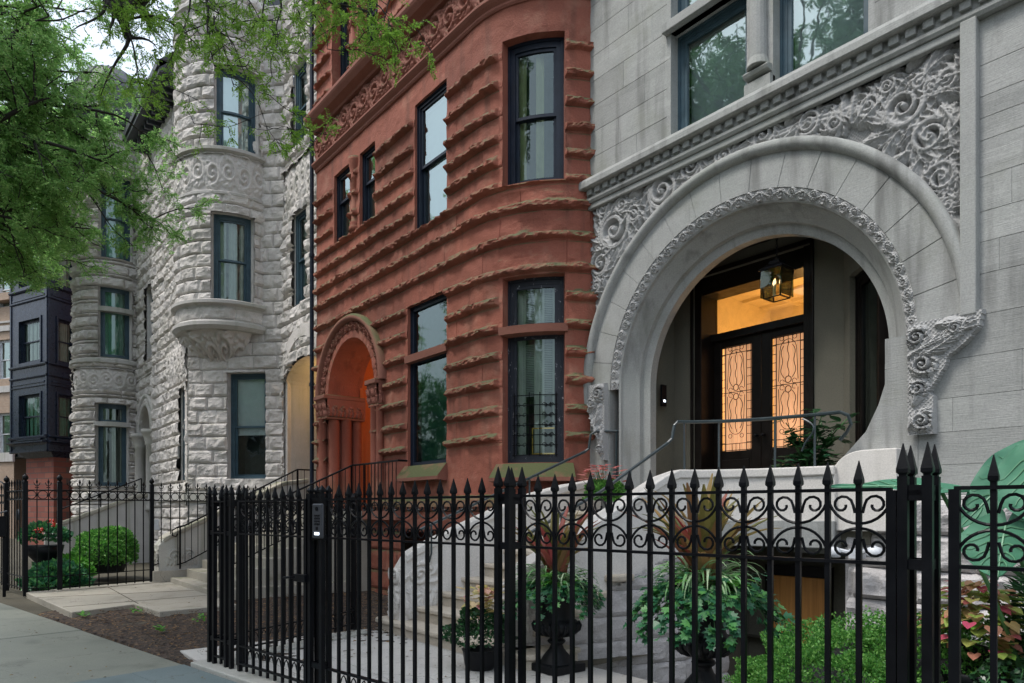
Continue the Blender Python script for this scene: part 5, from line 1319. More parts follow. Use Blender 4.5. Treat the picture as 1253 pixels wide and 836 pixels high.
# ---------------------------------------------------------------- grey house stair
gs = empty('curved_entrance_stair', (-6.4, 4.2, 0), 'cream stone stair with carved cheek walls leading up to the big round arch', 'stair')
Lc = [(-7.62, 4.27, .78), (-7.60, 4.36, .94), (-7.56, 4.5, 1.03), (-7.40, 5.0, 1.28), (-7.28, 5.57, 1.52), (-7.17, 6.1, 1.72), (-7.08, 6.6, 1.84), (-7.03, 7.12, 1.92)]
Rc = [(-5.46, 4.30, .74), (-5.44, 4.38, .90), (-5.42, 4.5, .97), (-5.32, 5.0, 1.22), (-5.18, 5.6, 1.56), (-5.06, 6.1, 1.85), (-4.98, 6.3, 1.93), (-4.85, 6.5, 1.93), (-4.6, 6.7, 1.93), (-4.25, 6.86, 1.93), (-3.8, 6.96, 1.93), (-3.48, 7.0, 1.93)]
lx_ = lambda y: np.interp(y, [p[1] for p in Lc], [p[0] for p in Lc])+.1
rx_ = lambda y: np.interp(y, [p[1] for p in Rc[:7]], [p[0] for p in Rc[:7]])-.1
ng = 9; tz_ = 1.5/ng
for k in range(ng):
    m_ = MB(); y0 = 4.17+k*.285; z1 = (k+1)*tz_
    y1 = y0+.34
    if k == 0: poly = [(-7.95, y0+.04), (-7.88, y0), (-5.05, y0-.02), (-4.98, y0+.06), (-4.98, y1+.3), (-7.95, y1+.3)]
    else: poly = [(lx_(y0), y0), (rx_(y0), y0), (rx_(y1), y1), (lx_(y1), y1)]
    m_.prism(poly, 0 if k < 2 else z1-.34, z1-.055)
    c = np.mean(poly, 0)
    if k == 0: pn = [(-7.99, y0+.03), (-7.91, y0-.035), (-5.02, y0-.055), (-4.94, y0+.05), (-4.94, y1+.3), (-7.99, y1+.3)]
    else: pn = [(lx_(y0)-.0, y0-.035), (rx_(y0)+.0, y0-.035), (rx_(y1), y1), (lx_(y1), y1)]
    m_.prism(pn, z1-.055, z1)
    m_.build('step', M['step'], gs, bevel=.014)
lo = MB(); lo.prism([(-7.05, 6.7), (-5.05, 6.7), (-4.9, 6.55), (-4.6, 6.72), (-4.2, 6.88), (-3.5, 7.02), (-3.0, 7.3), (-3.0, 8.5), (-7.05, 8.5)], 1.3, 1.5)
lo.build('landing', M['step'], gs)
def coped(name, pts, th, zb, mat='cream'):
    a = MB(); cheek(a, pts, th, zb); a.build(name, M[mat], gs, smooth=False, bevel=.01)
    b = MB(); cheek(b, [(x, y, z+.02) for x, y, z in pts[1:]], th+.05, [p[2]-.075 for p in pts[1:]]); b.build(name+'_coping', M[mat], gs, bevel=.014)
coped('stair_cheek', Lc, .26, 0)
zbR = [.0, .0, .05, .25, .56, .85, 1.0, 1.12, 1.12, 1.12, 1.12, 1.12]
coped('stair_cheek', Rc, .24, zbR)
# lower band of the landing parapet
lbm = MB(); cheek(lbm, [(x, y, 1.40) for x, y, z in Rc[6:]], .30, 1.12); lbm.build('landing_band', M['lime'], gs, bevel=.01)
# carved scroll ends of the cheeks
nr_ = Relief(.42, .8, .009)
nr_.spiral((.2, .55), .14, .5, 1.7, .028, .05); nr_.spiral((.22, .22), .09, 2.5, -1.5, .02, .045)
for j in range(7): nr_.frond((.08+j*.05, .02+.02*j), PI/2-.1*j+.4, .42-.03*j, .5*(-1)**j, .024, .05, 5)
for j in range(8): nr_.frond((.2+.15*math.cos(j*.8), .55+.15*math.sin(j*.8)), j*.8+.6, .14, 1, .018, .04, 2)
for base in (Lc, Rc):
    x, y, _ = base[0]
    cp = Path([(x-.135, y-.012), (x+.135, y-.012)]); sheet('carved_scroll', cp, nr_.u[:31], nr_.z[:70]+.17, nr_.H[:70, 6:37]*.9, M['cream'], gs, smooth=True)
    sx = (x+.13, y+.03); ex = (base[3][0]+.13, base[3][1])
    cp = Path([(sx[0]+.004, sx[1]), (sx[0]+.004+(ex[0]-sx[0])*.66, sx[1]+(ex[1]-sx[1])*.66)])
    n_ = int(cp.L/.009)
    Hn = nr_.H[:, :min(n_, nr_.H.shape[1])]; zz_ = nr_.z+.17; uu_ = nr_.u[:Hn.shape[1]]
    lim = np.interp(uu_, [0, cp.L], [base[0][2], base[3][2]])-.1
    Hm = np.where(zz_[:, None] < lim[None], Hn*.8+.003, -.03)
    sheet('carved_scroll', cp, uu_, zz_, Hm, M['cream'], gs, smooth=True)
# rough stone side of the stair, down into the area
SP_ = Path([(-5.36, 4.42), (-5.24, 5.0), (-5.08, 5.6), (-4.93, 6.15), (-4.86, 6.3)]); SP_ = Path([SP_.pos(u, 0, 0)[:2] for u in np.linspace(0, SP_.L, 20)])
cc9 = courses(-1.2, 1.1, [.27, .26]); fr9 = rock(cc9, .6, .045, 77)
zz = merge_lines(-1.2, 1.1, .03, courselines(cc9)); uu = merge_lines(0, SP_.L, .03, [])
def below(U, Z): return Z > np.interp(U, [0, SP_.L*.3, SP_.L], [.16, .50, 1.1])
sheet('rough_stair_side', SP_, uu, zz, lambda U, Z: fr9(U, Z)+.03, M['rockgrey'], gs, hole=below)
EP = Path([(-4.86, 6.3), (-4.9, 7.15)]); sheet('rough_stair_side', EP, merge_lines(0, EP.L, .04, []), zz, lambda U, Z: fr9(U, Z), M['rockgrey'], gs)
sf = MB(); sf.prism([(-5.42, 4.5), (-5.3, 4.5), (-5.0, 6.2), (-4.95, 7.1), (-5.42, 7.1)], -1.2, .15); sf.build('stair_core', M['rockgrey'], gs)
# treads showing at the outer side
for k in range(5):
    y0 = 4.2+k*.285; m_ = MB(); x0 = float(rx_(y0))+.1
    m_.prism([(x0, y0-.03), (x0+.24, y0-.01), (x0+.26, y0+.03), (x0+.26, y0+.30), (x0, y0+.30)], (k+1)*tz_-.075, (k+1)*tz_); m_.build('step_end', M['step'], gs, bevel=.02)
# handrails
railing('wall_handrail', [(-7.36, 4.45, 1.27), (-7.22, 5.39, 1.67), (-6.99, 6.88, 2.32), (-6.97, 6.93, 2.36), (-6.96, 6.96, 2.56), (-6.9, 7.0, 2.6), (-6.7, 7.2, 2.6), (-6.6, 7.4, 2.6)], gs, 'rail', r=.019, posts=[])
hb = MB()
for x, y, z in ((-7.34, 4.6, 1.33), (-7.14, 6.0, 1.93)): hb.tube([(x, y, z), (x, y, z-.35), (x-.06, y-.02, z-.55)], .013, 5); hb.box(x-.09, x-.06, y-.05, y+.03, z-.62, z-.5)
hb.tube([(-6.7, 7.2, 2.6), (-6.7, 7.2, 1.5)], .014, 5); hb.build('rail_bracket', M['rail'], gs)
fr_ = [(-5.42, 4.5, 1.25), (-5.2, 5.35, 1.70), (-5.02, 6.22, 2.25), (-5.0, 6.27, 2.30), (-4.99, 6.3, 2.45), (-4.97, 6.33, 2.49), (-4.85, 6.5, 2.49), (-4.6, 6.7, 2.49), (-4.25, 6.86, 2.49), (-3.8, 6.96, 2.49), (-3.46, 6.98, 2.49), (-3.38, 6.98, 2.45), (-3.36, 7.0, 2.36), (-3.43, 7.04, 2.28), (-3.5, 7.06, 2.22)]
railing('parapet_handrail', fr_, gs, 'rail', r=.019, posts=[])
hp = MB()
for x, y in ((-4.93, 6.4), (-4.66, 6.66), (-4.12, 6.89), (-3.72, 6.97)): hp.tube([(x, y, 1.9), (x, y, 2.49)], .013, 5)
for x, y, z in ((-5.32, 4.9, 1.45), (-5.12, 5.72, 1.93)): hp.tube([(x, y, z), (x, y, z-.4)], .013, 5)
t_ = np.linspace(0, 4.4, 12); hp.tube([(-3.85+.13*math.sin(a*.7)-.0, 6.95, 2.12+.34*(a/4.4)**.6) for a in t_], .01, 5)
hp.build('rail_post', M['rail'], gs)
# rounded cream block where the parapet meets the arch
rbk = MB(); V = []; prof_ = [(0, 1.3)]+[(.0+.30*(1-math.cos(a)), 1.85+.24*math.sin(a)) for a in np.linspace(0, PI/2, 8)]+[(.62, 2.09), (.62, 1.3)]
for x_, z_ in prof_: V += [(-3.52+x_, 6.93, z_), (-3.52+x_, 7.16, z_)]
n = len(prof_); rbk.add(V, [tuple(2*i for i in range(n)), tuple(2*i+1 for i in range(n-1, -1, -1))]+[(2*i, 2*i+1, (2*i+3) % (2*n), (2*i+2) % (2*n)) for i in range(n)])
rbk.build('parapet_end', M['cream'], gs, bevel=.01)

# sunken area and basement door
ar_ = empty('basement_area', (-4, 6, -1.1), 'dark sunken area with an orange wooden door beneath the cream landing', 'basement entrance')
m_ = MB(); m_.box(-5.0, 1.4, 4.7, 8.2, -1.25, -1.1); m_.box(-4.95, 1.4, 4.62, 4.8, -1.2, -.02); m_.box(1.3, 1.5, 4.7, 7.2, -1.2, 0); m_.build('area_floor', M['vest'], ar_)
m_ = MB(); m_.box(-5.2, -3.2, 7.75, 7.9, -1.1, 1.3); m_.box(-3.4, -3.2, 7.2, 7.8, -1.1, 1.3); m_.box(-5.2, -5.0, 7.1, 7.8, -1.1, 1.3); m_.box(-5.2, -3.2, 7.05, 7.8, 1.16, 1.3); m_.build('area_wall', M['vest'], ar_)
m_ = MB(); x0, x1 = at(944, 700, 7.7)[0], at(1011, 700, 7.7)[0]; m_.box(x0, x1, 7.68, 7.75, -1.08, at(975, 706, 7.68)[2]); dr_ = m_.build('basement_door', M['orangewood'], ar_, bevel=.006)
m_ = MB(); m_.box(x0-.06, x0-.005, 7.66, 7.76, -1.1, .82); m_.box(x1+.005, x1+.06, 7.66, 7.76, -1.1, .82); m_.box(x0-.06, x1+.06, 7.66, 7.76, .74, .86); m_.build('door_frame', M['darkwood'], ar_)
# floodlights under the landing
fl = empty('floodlight', (-3.6, 6.75, .95), 'white twin floodlight fixed beneath the landing beside the rough stone', 'floodlight')
for k, (px, py, s_) in enumerate(((1021, 676, 1), (1070, 676, 1.25))):
    p = at(px, py, 6.75); m_ = MB(); x, y, z = p
    m_.lathe((x, y, z), [(.02, -.05), (.055*s_, -.045), (.06*s_, 0), (.05*s_, .04), (.02, .055)], 12); m_.build('lamp_head', M['white_metal'], fl, True)
m_ = MB(); a, b = at(1021, 672, 6.8), at(1072, 670, 6.8); m_.tube([a, ((a[0]+b[0])/2, 6.85, 1.08), b], .02, 6); m_.box((a[0]+b[0])/2-.06, (a[0]+b[0])/2+.06, 6.8, 6.9, 1.04, 1.13); m_.build('bracket', M['white_metal'], fl)
# ---------------------------------------------------------------- iron fences
ZT, Z2, ZB1, ZB2 = 1.585, 1.29, .28, .12
def rail_box(mb, a, b, z, w=.034, h=.014): mb.obox(a, b, w, z-h/2, z+h/2)
def picket(mb, p, z0, z1, w=.024, ax=T):
    a = np.array(p)-ax*w/2; b = np.array(p)+ax*w/2; mb.obox(a, b, w, z0, z1)
def scrolls(mb, a, b, c, ax):             # a, c neighbour pickets, b the centre one
    a, b, c = map(np.array, (a, b, c)); 
    for e in (a, c):
        d = e-b
        for s_, z_ in ((1, ZT-.01), (-1, Z2+.01)):
            h = .128
            pts = [(*(b+d*math.sin(th)), z_-s_*h*math.cos(th)) for th in np.linspace(0, PI/2, 9)]
            mb.tube(pts, .0065, 5)
            # inner curl springing from the centre picket
            th = np.linspace(PI, -1.9*PI*.55, 13); r_ = np.linspace(.043, .014, 13)
            pts = [(*(b+d*.12), z_-s_*.085)]+[(*(b+d*(.53+r_[i]/.123*math.cos(th[i]))), z_-s_*(.052-r_[i]*math.sin(th[i]))) for i in range(13)]
            mb.tube(pts, .0062, 5)
def iron_panel(parent, p0, p1, sp=.1225, scroll=True, start_stile=False, end_stile=False, bottom=True, tips=True, first=.0):
    p0 = np.array(p0, float); p1 = np.array(p1, float); Ln = np.linalg.norm(p1-p0); ax = (p1-p0)/Ln
    n = max(2, int(round(Ln/sp))); rl = MB(); pk = MB(); so_ = MB()
    for z in (ZT, Z2)+((ZB1, ZB2) if bottom else ()): rl = MB(); rail_box(rl, p0, p1, z); rl.build('rail', M['iron'], parent)
    P = [p0+ax*Ln*(i+.5*first)/n for i in range(n+1)]
    for i, p in enumerate(P):
        if (i == 0 and not start_stile) or (i == n and not end_stile): continue
        if i in (0, n): picket(pk, p, .05, ZT-.004, .036, ax); continue
        picket(pk, p, .06, ZT+.012, .021, ax)
        if tips: pk.square_spike(p[0], p[1], ZT+.008, .112, .034, ax)
        if bottom and i % 1 == 0 and i < n:
            q = P[i+1]; so_.tube([(*(p+(q-p)*t_), ZB2+.01+.13*math.sin(PI*t_)) for t_ in np.linspace(0, 1, 7)], .005, 4)
    if scroll:
        for i in range(1, n, 2): scrolls(so_, P[i-1], P[i], P[min(i+1, n)], ax)
    pk.build('pickets', M['iron'], parent); so_.build('scrollwork', M['iron'], parent)
def box_post(parent, c, w=.085, d=.12, ztip=1.765, ax=T):
    nn = np.array([-ax[1], ax[0]]); m_ = MB(); c = np.array(c)
    for i, j in ((0, 0), (1, 0), (0, 1), (1, 1)):
        p = c+ax*w*i+nn*d*j; picket(m_, p, 0, 1.635, .036, ax); m_.square_spike(p[0], p[1], 1.63, ztip-1.63, .042, ax)
    for z in (ZT-.005, Z2, ZB1, 1.56):
        for j in (0, 1): m_.obox(c+nn*d*j, c+ax*w+nn*d*j, .02, z-.02, z+.02)
        for i in (0, 1): m_.obox(c+ax*w*i, c+ax*w*i+nn*d, .02, z-.02, z+.02)
    m_.build('box_post', M['iron'], parent)
cu_ = MB(); strip(cu_, -.15, 12, -.13, .18, -.05, .045); 
cu_.add(*(lambda q: (q.v, q.f))(MB().prism([fp(-.15, .0), fp(.1, .0), (-7.72, 3.95), (-8.0, 3.95)], -.05, .04)))
tag(cu_.build('fence_kerb', M['curb'], bevel=.01), kind='structure')
ff = empty('spiked_iron_fence', (*fp(2), 0), 'long black spiked iron fence with scrollwork in front of the cream stair', 'fence')
iron_panel(ff, fp(2.0), fp(3.77))
iron_panel(ff, fp(3.97), fp(5.92), end_stile=True)
iron_panel(ff, fp(6.134), fp(8.34), start_stile=True, end_stile=True)
iron_panel(ff, fp(8.5), fp(11.2))
for t_ in (3.78, 5.96, 8.38): box_post(ff, fp(t_))
box_post(ff, fp(1.74), .16, .06, 1.70)
ga = empty('iron_gate', (*fp(.55), 0), 'closed black iron garden gate beside the intercom post', 'gate')
iron_panel(ga, fp(.58), fp(1.68), start_stile=True, end_stile=True)
la = MB(); p = fp(1.63, -.03); la.obox(fp(1.56, -.03), fp(1.72, -.03), .03, .93, .99); la.tube([(*fp(1.6, -.06), .97), (*fp(1.6, -.10), .97), (*fp(1.52, -.11), .96)], .011, 6); la.tube([(*fp(1.6, .03), .97), (*fp(1.6, .1), .97), (*fp(1.52, .11), .96)], .011, 6)
la.build('latch', M['iron'], ga, bevel=.003)
sf_ = empty('side_iron_fence', (*fp(.05), 0), 'black spiked iron fence running back from the gate towards the stair', 'fence')
for t_ in (-.02, .32): box_post(sf_, fp(t_), .10, .12, 1.74)
iron_panel(sf_, fp(.1), fp(.33), scroll=False)
E0 = np.array((-7.92, 3.86)); S0 = np.array(fp(.0, .12)); ax2 = (E0-S0)/np.linalg.norm(E0-S0)
iron_panel(sf_, S0, E0, sp=.115); box_post(sf_, E0, .09, .1, 1.72, ax2)
# expanded mesh behind the scrollwork of the side fence
# intercom
ic = empty('intercom', (*fp(1.9, -.03), 1.42), 'grey intercom keypad with a lit white key on the gate post', 'intercom')
m_ = MB(); m_.obox(fp(1.83, -.035), fp(1.97, -.035), .022, 1.285, 1.555); b_ = m_.build('intercom_plate', M['keypad'], ic, bevel=.01)
m_ = MB(); c = fp(1.90, -.05); m_.tube([(*fp(1.90, -.045), 1.515), (*fp(1.90, -.053), 1.515)], .016, 14); m_.build('camera_lens', M['iron'], ic)
m_ = MB()
for i in range(3):
    for j in range(4): m_.obox(fp(1.867+i*.027, -.047), fp(1.867+i*.027+.017, -.047), .005, 1.455-j*.022, 1.455-j*.022+.013)
m_.build('keys', M['iron'], ic)
m_ = MB(); m_.obox(fp(1.885, -.047), fp(1.915, -.047), .004, 1.35, 1.375); m_.build('card_reader', M['iron'], ic)
m_ = MB(); m_.obox(fp(1.87, -.047), fp(1.93, -.047), .004, 1.312, 1.332); m_.build('lit_key', M['led'], ic)

# ---- neighbour's tall fence with ring frieze
def fleur(mb, p, z, ax):
    x, y = p; mb.tube([(x, y, z), (x, y, z+.14)], .009, 4); mb.square_spike(x, y, z+.12, .09, .03, ax)
    for s_ in (1, -1): mb.tube([(x, y, z+.07), (x+ax[0]*.035*s_, y+ax[1]*.035*s_, z+.10), (x+ax[0]*.045*s_, y+ax[1]*.045*s_, z+.14)], .008, 4)
    mb.tube([(x-ax[0]*.03, y-ax[1]*.03, z+.05), (x+ax[0]*.03, y+ax[1]*.03, z+.05)], .01, 4)
def ring_panel(parent, p0, p1, zt=1.86, zr=1.70, zb0=.13, zb1=.13, sp=.175, zbot=.05):
    p0 = np.array(p0, float); p1 = np.array(p1, float); Ln = np.linalg.norm(p1-p0); ax = (p1-p0)/Ln; n = max(1, int(round(Ln/sp)))
    rl = MB(); pk = MB(); rg = MB()
    for z in (zt, zr): rail_box(rl, p0, p1, z, .03, .018)
    rl.tube([(*p0, zb0), (*p1, zb1)], .012, 4); rl.tube([(*p0, zb0+.2), (*p1, zb1+.2)], .012, 4)
    for i in range(n+1):
        p = p0+ax*Ln*i/n; zb_ = zb0+(zb1-zb0)*i/n
        if 0 < i < n:
            picket(pk, p, zb_-.05, zt+.02, .016, ax); fleur(pk, p, zt+.0, ax)
        if i < n:
            c = p+ax*Ln/n*.5; rg.tube([(*(c+ax*.072*math.cos(a)), (zt+zr)/2+.072*math.sin(a)) for a in np.linspace(0, 2*PI, 15)], .008, 4, False)
    rl.build('rail', M['iron'], parent); pk.build('pickets', M['iron'], parent); rg.build('ring_frieze', M['iron'], parent)
def ball_post(parent, p, h=2.0, w=.07, z0=0):
    m_ = MB(); x, y = p; m_.box(x-w/2, x+w/2, y-w/2, y+w/2, z0, h); m_.lathe((x, y, h), [(.045, 0), (.045, .015), (.02, .03), (.042, .055), (.05, .08), (.04, .11), (.015, .135), (.004, .16)], 12)
    m_.build('post', M['iron'], parent, bevel=.004)
nf = empty('ring_topped_fence', (-15, 1.6, 0), 'tall black fence with a row of rings and small finials beside the concrete path', 'fence')
A0, A1, A2, A3 = (-14.95, 1.02), (-14.85, 1.52), (-15.38, 3.12), (-15.62, 6.1)
ring_panel(nf, A0, A1); ring_panel(nf, A1, A2); ring_panel(nf, A2, A3, zb0=.2, zb1=1.3)
for p in (A0, A1, A2): ball_post(nf, p, 2.0, .075)
fk = MB(); fk.obox(A1, A2, .3, -.05, .09, .1); fk.obox(A2, A3, .2, -.05, .3); tag(fk.build('path_kerb', M['path'], bevel=.01), kind='structure')
nf2 = empty('street_fence', (-17, .8, 0), 'tall black ring topped fence along the pavement at the left edge', 'fence')
B0 = np.array(A0); 
B1 = B0-T*1.25; B2 = B1-T*1.1; B3 = B2-T*6
ring_panel(nf2, B1, B0); ring_panel(nf2, B3, B2); ball_post(nf2, B1, 2.0, .075); ball_post(nf2, B2, 2.0, .075)
# arched gate between the two posts
gg = empty('arched_fence_gate', (*B2, 0), 'arched black gate in the street fence at the left edge', 'gate')
ring_panel(gg, B2, B1, zt=1.8, zr=1.64); m_ = MB(); c = (B1+B2)/2
m_.tube([(*(c+T*.5*math.cos(a)), 1.82+.24*math.sin(a)) for a in np.linspace(0, PI, 15)], .014, 5); m_.build('gate_arch', M['iron'], gg)
m_ = MB(); p = dist_at(22, 630, 12.9); 
V = [(p[0]+T[0]*.07*math.cos(a), p[1]+T[1]*.07*math.cos(a)-.02, p[2]+.10*math.sin(a)) for a in np.linspace(0, 2*PI, 21)[:-1]]; V += [(x+.01, y+.03, z) for x, y, z in V]
m_.add(V, [tuple(range(19, -1, -1)), tuple(range(20, 40))]+[(i, (i+1) % 20, 20+(i+1) % 20, 20+i) for i in range(20)]); tag(m_.build('oval_plaque', M['keypad']), 'small grey oval plaque hanging on the far left fence', 'plaque')
mbx = empty('mailbox', (-13.9, .5, 1.1), 'black metal mailbox on the fence at the left edge of the photo', 'mailbox')
p = dist_at(3, 650, 12.2); m_ = MB(); m_.box(p[0]-.14, p[0]+.14, p[1]-.12, p[1]+.05, p[2]-.1, p[2]+.26); m_.build('box', M['iron'], mbx, bevel=.01)
m_ = MB(); m_.add([(p[0]-.16, p[1]-.15, p[2]+.26), (p[0]+.16, p[1]-.15, p[2]+.26), (p[0]+.16, p[1]+.06, p[2]+.34), (p[0]-.16, p[1]+.06, p[2]+.34), (p[0]-.16, p[1]-.15, p[2]+.28), (p[0]+.16, p[1]-.15, p[2]+.28), (p[0]+.16, p[1]+.06, p[2]+.36), (p[0]-.16, p[1]+.06, p[2]+.36)], [(3, 2, 1, 0), (4, 5, 6, 7), (0, 1, 5, 4), (1, 2, 6, 5), (2, 3, 7, 6), (3, 0, 4, 7)]); m_.build('lid', M['keypad'], mbx)
m_ = MB(); m_.box(p[0]-.02, p[0]+.02, p[1], p[1]+.05, 0, p[2]-.1); m_.build('post', M['iron'], mbx)
# ---------------------------------------------------------------- plants
def unit(v): return v/(np.linalg.norm(v, axis=-1, keepdims=True)+1e-9)
def leaf_mesh(name, C, D, Lh, W, mat, parent=None, fold=.18, up=None, kind=None):
    n = len(C); D = unit(D); rv = rng.normal(size=(n, 3)) if up is None else up+rng.normal(size=(n, 3))*.35
    S = unit(np.cross(D, rv)); U = np.cross(S, D); Lh = np.broadcast_to(Lh, (n,))[:, None]*rng.uniform(.75, 1.25, (n, 1)); W = np.broadcast_to(W, (n,))[:, None]*.5
    a = C; b = C+D*Lh*.5+S*W+U*W*fold; c = C+D*Lh; d = C+D*Lh*.5-S*W+U*W*fold
    V = np.stack([a, b, c, d], 1).reshape(-1, 3); F = np.arange(4*n).reshape(-1, 4)
    o = link(name, np_mesh(name, V, F), mat, parent)
    if kind: o['kind'] = kind
    return o
def blob_pts(n, c, r, seed=0, shell=.75, lump=.18, fr=2.3, flat=-.2):
    """points near the surface of a lumpy dome"""
    v = unit(rng.normal(size=(n*2, 3))); v = v[v[:, 2] > flat][:n]
    k = 1+lump*fbm(v[:, 0]*fr+seed, v[:, 1]*fr+v[:, 2]*fr*1.3, seed, 3)*2
    q = rng.uniform(shell, 1, len(v))**.5
    return np.array(c)+v*np.array(r)*(k*q)[:, None], v
def shrub(name, label, cat, c, r, n, L_, W_, mat, group=None, core=True, seed=0, lump=.18, fr=2.3, base=None):
    e = empty(name, base or (c[0], c[1], 0), label, cat, group)
    P, v = blob_pts(n, c, r, seed, lump=lump, fr=fr)
    leaf_mesh('foliage', P, v*.6+rng.normal(size=P.shape)*.6+[0, 0, .3], L_, W_, mat, e)
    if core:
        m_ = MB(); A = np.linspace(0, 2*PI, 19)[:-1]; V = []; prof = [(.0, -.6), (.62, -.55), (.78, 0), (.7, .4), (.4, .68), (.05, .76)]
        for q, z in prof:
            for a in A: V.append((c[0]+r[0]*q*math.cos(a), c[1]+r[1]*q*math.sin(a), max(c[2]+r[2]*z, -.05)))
        m_.add(V, [(i*18+k, i*18+(k+1) % 18, (i+1)*18+(k+1) % 18, (i+1)*18+k) for i in range(5) for k in range(18)]); m_.build('dark_core', M['dark'], e)  # near-black solid core, shade among the leaves put into its colour
    return e
class Leaves:                             # shaped leaves (outline polygons) and ribbons gathered in one mesh
    def __init__(s): s.m = MB()
    def shape(s, c, d, up, size, outline, cup=.15):
        d = np.array(d, float); d /= np.linalg.norm(d)+1e-9; sd = np.cross(d, up); sd /= np.linalg.norm(sd)+1e-9; u = np.cross(sd, d)
        V = [tuple(np.array(c)+d*size*.45)]
        for a, b in outline: V.append(tuple(np.array(c)+d*a*size+sd*b*size+u*cup*size*abs(b)))
        n = len(outline); s.m.add(V, [(0, 1+i, 1+(i+1) % n) for i in range(n)])
    def ribbon(s, b, az, L_, w, rise=1.1, droop=2.2, n=9, twist=0, wave=0):
        p = np.array(b, float); el = rise; V = []; hd = np.array([math.cos(az), math.sin(az)]); sd = np.array([-hd[1], hd[0], 0])
        for i in range(n+1):
            t_ = i/n; ww = w*math.sin(PI*min(.98, .12+.88*t_))**.7*(1 if t_ < .5 else 1-.2*t_)
            d = np.array([hd[0]*math.cos(el), hd[1]*math.cos(el), math.sin(el)]); up = np.cross(d, sd)
            o = up*ww*.25; w_ = wave*math.sin(i*1.9)*ww
            V += [tuple(p+sd*ww*.5+o+up*w_), tuple(p), tuple(p-sd*ww*.5+o-up*w_)]
            p = p+d*L_/n; el -= droop/n*(.4+1.2*t_)
        s.m.add(V, [(3*i+k, 3*i+k+1, 3*i+4+k, 3*i+3+k) for i in range(n) for k in (0, 1)])
    def build(s, name, mat, parent): return s.m.build(name, mat, parent)
IVY = [(0, 0), (.12, .35), (.3, .62), (.42, .34), (.75, .42), (.68, .14), (1, 0), (.68, -.14), (.75, -.42), (.42, -.34), (.3, -.62), (.12, -.35)]
HEART = [(.05, 0), (-.12, .22), (0, .42), (.3, .47), (.62, .3), (1, 0), (.62, -.3), (.3, -.47), (0, -.42), (-.12, -.22)]
OVAL = [(0, 0), (.2, .2), (.5, .27), (.8, .15), (1, 0), (.8, -.15), (.5, -.27), (.2, -.2)]
def rnd(a, b): return random.uniform(a, b)
def ivy_trail(lv, st, b, az, L_, out=.5, size=.05, n=None):
    p = np.array(b, float); n = n or int(L_/.028); v = np.array([math.cos(az)*out, math.sin(az)*out, .25]); pts = [p.copy()]
    for i in range(n):
        v = v+np.array([rnd(-.12, .12), rnd(-.12, .12), -.13]); v /= max(1, np.linalg.norm(v)); p = p+v*L_/n; pts.append(p.copy())
        for _ in range(2):
            d = np.array([math.cos(az)*.6+rnd(-.8, .8), math.sin(az)*.6+rnd(-.8, .8), rnd(-.8, .1)]); lv.shape(p+np.array([rnd(-.03, .03)]*3), d, np.array([math.cos(az), math.sin(az), .8]), size*rnd(.6, 1.25), IVY)
    st.tube(pts, .003, 3)
def urn(e, c, s_=1.0, name='urn'):
    m_ = MB(); pr = [(.0, 0), (.16, .0), (.16, .012), (.15, .02), (.12, .07), (.07, .13), (.055, .17), (.075, .185), (.085, .20), (.075, .215), (.06, .225), (.075, .25), (.15, .275), (.20, .31), (.215, .345), (.20, .38), (.16, .40), (.15, .42), (.155, .5), (.175, .6), (.20, .66), (.25, .69), (.262, .705), (.25, .72), (.235, .72), (.20, .68), (.0, .66)]
    m_.lathe((c[0], c[1], c[2]+.07*s_), [(r*s_, z*s_) for r, z in pr], 28)
    o = m_.build(name, M['potblack'], e, True)
    b = MB(); b.box(c[0]-.19*s_, c[0]+.19*s_, c[1]-.19*s_, c[1]+.19*s_, c[2], c[2]+.075*s_); b.build('urn_foot', M['potblack'], e, bevel=.012*s_)
    g_ = MB()                                                     # gadroons round the bowl
    for k in range(18):
        a = 2*PI*k/18; g_.tube([(c[0]+r*s_*math.cos(a), c[1]+r*s_*math.sin(a), c[2]+z*s_) for r, z in ((.09, .33), (.16, .345), (.208, .385), (.216, .42), (.2, .445))], .018*s_, 5)
    g_.build('gadroons', M['potblack'], e, True)
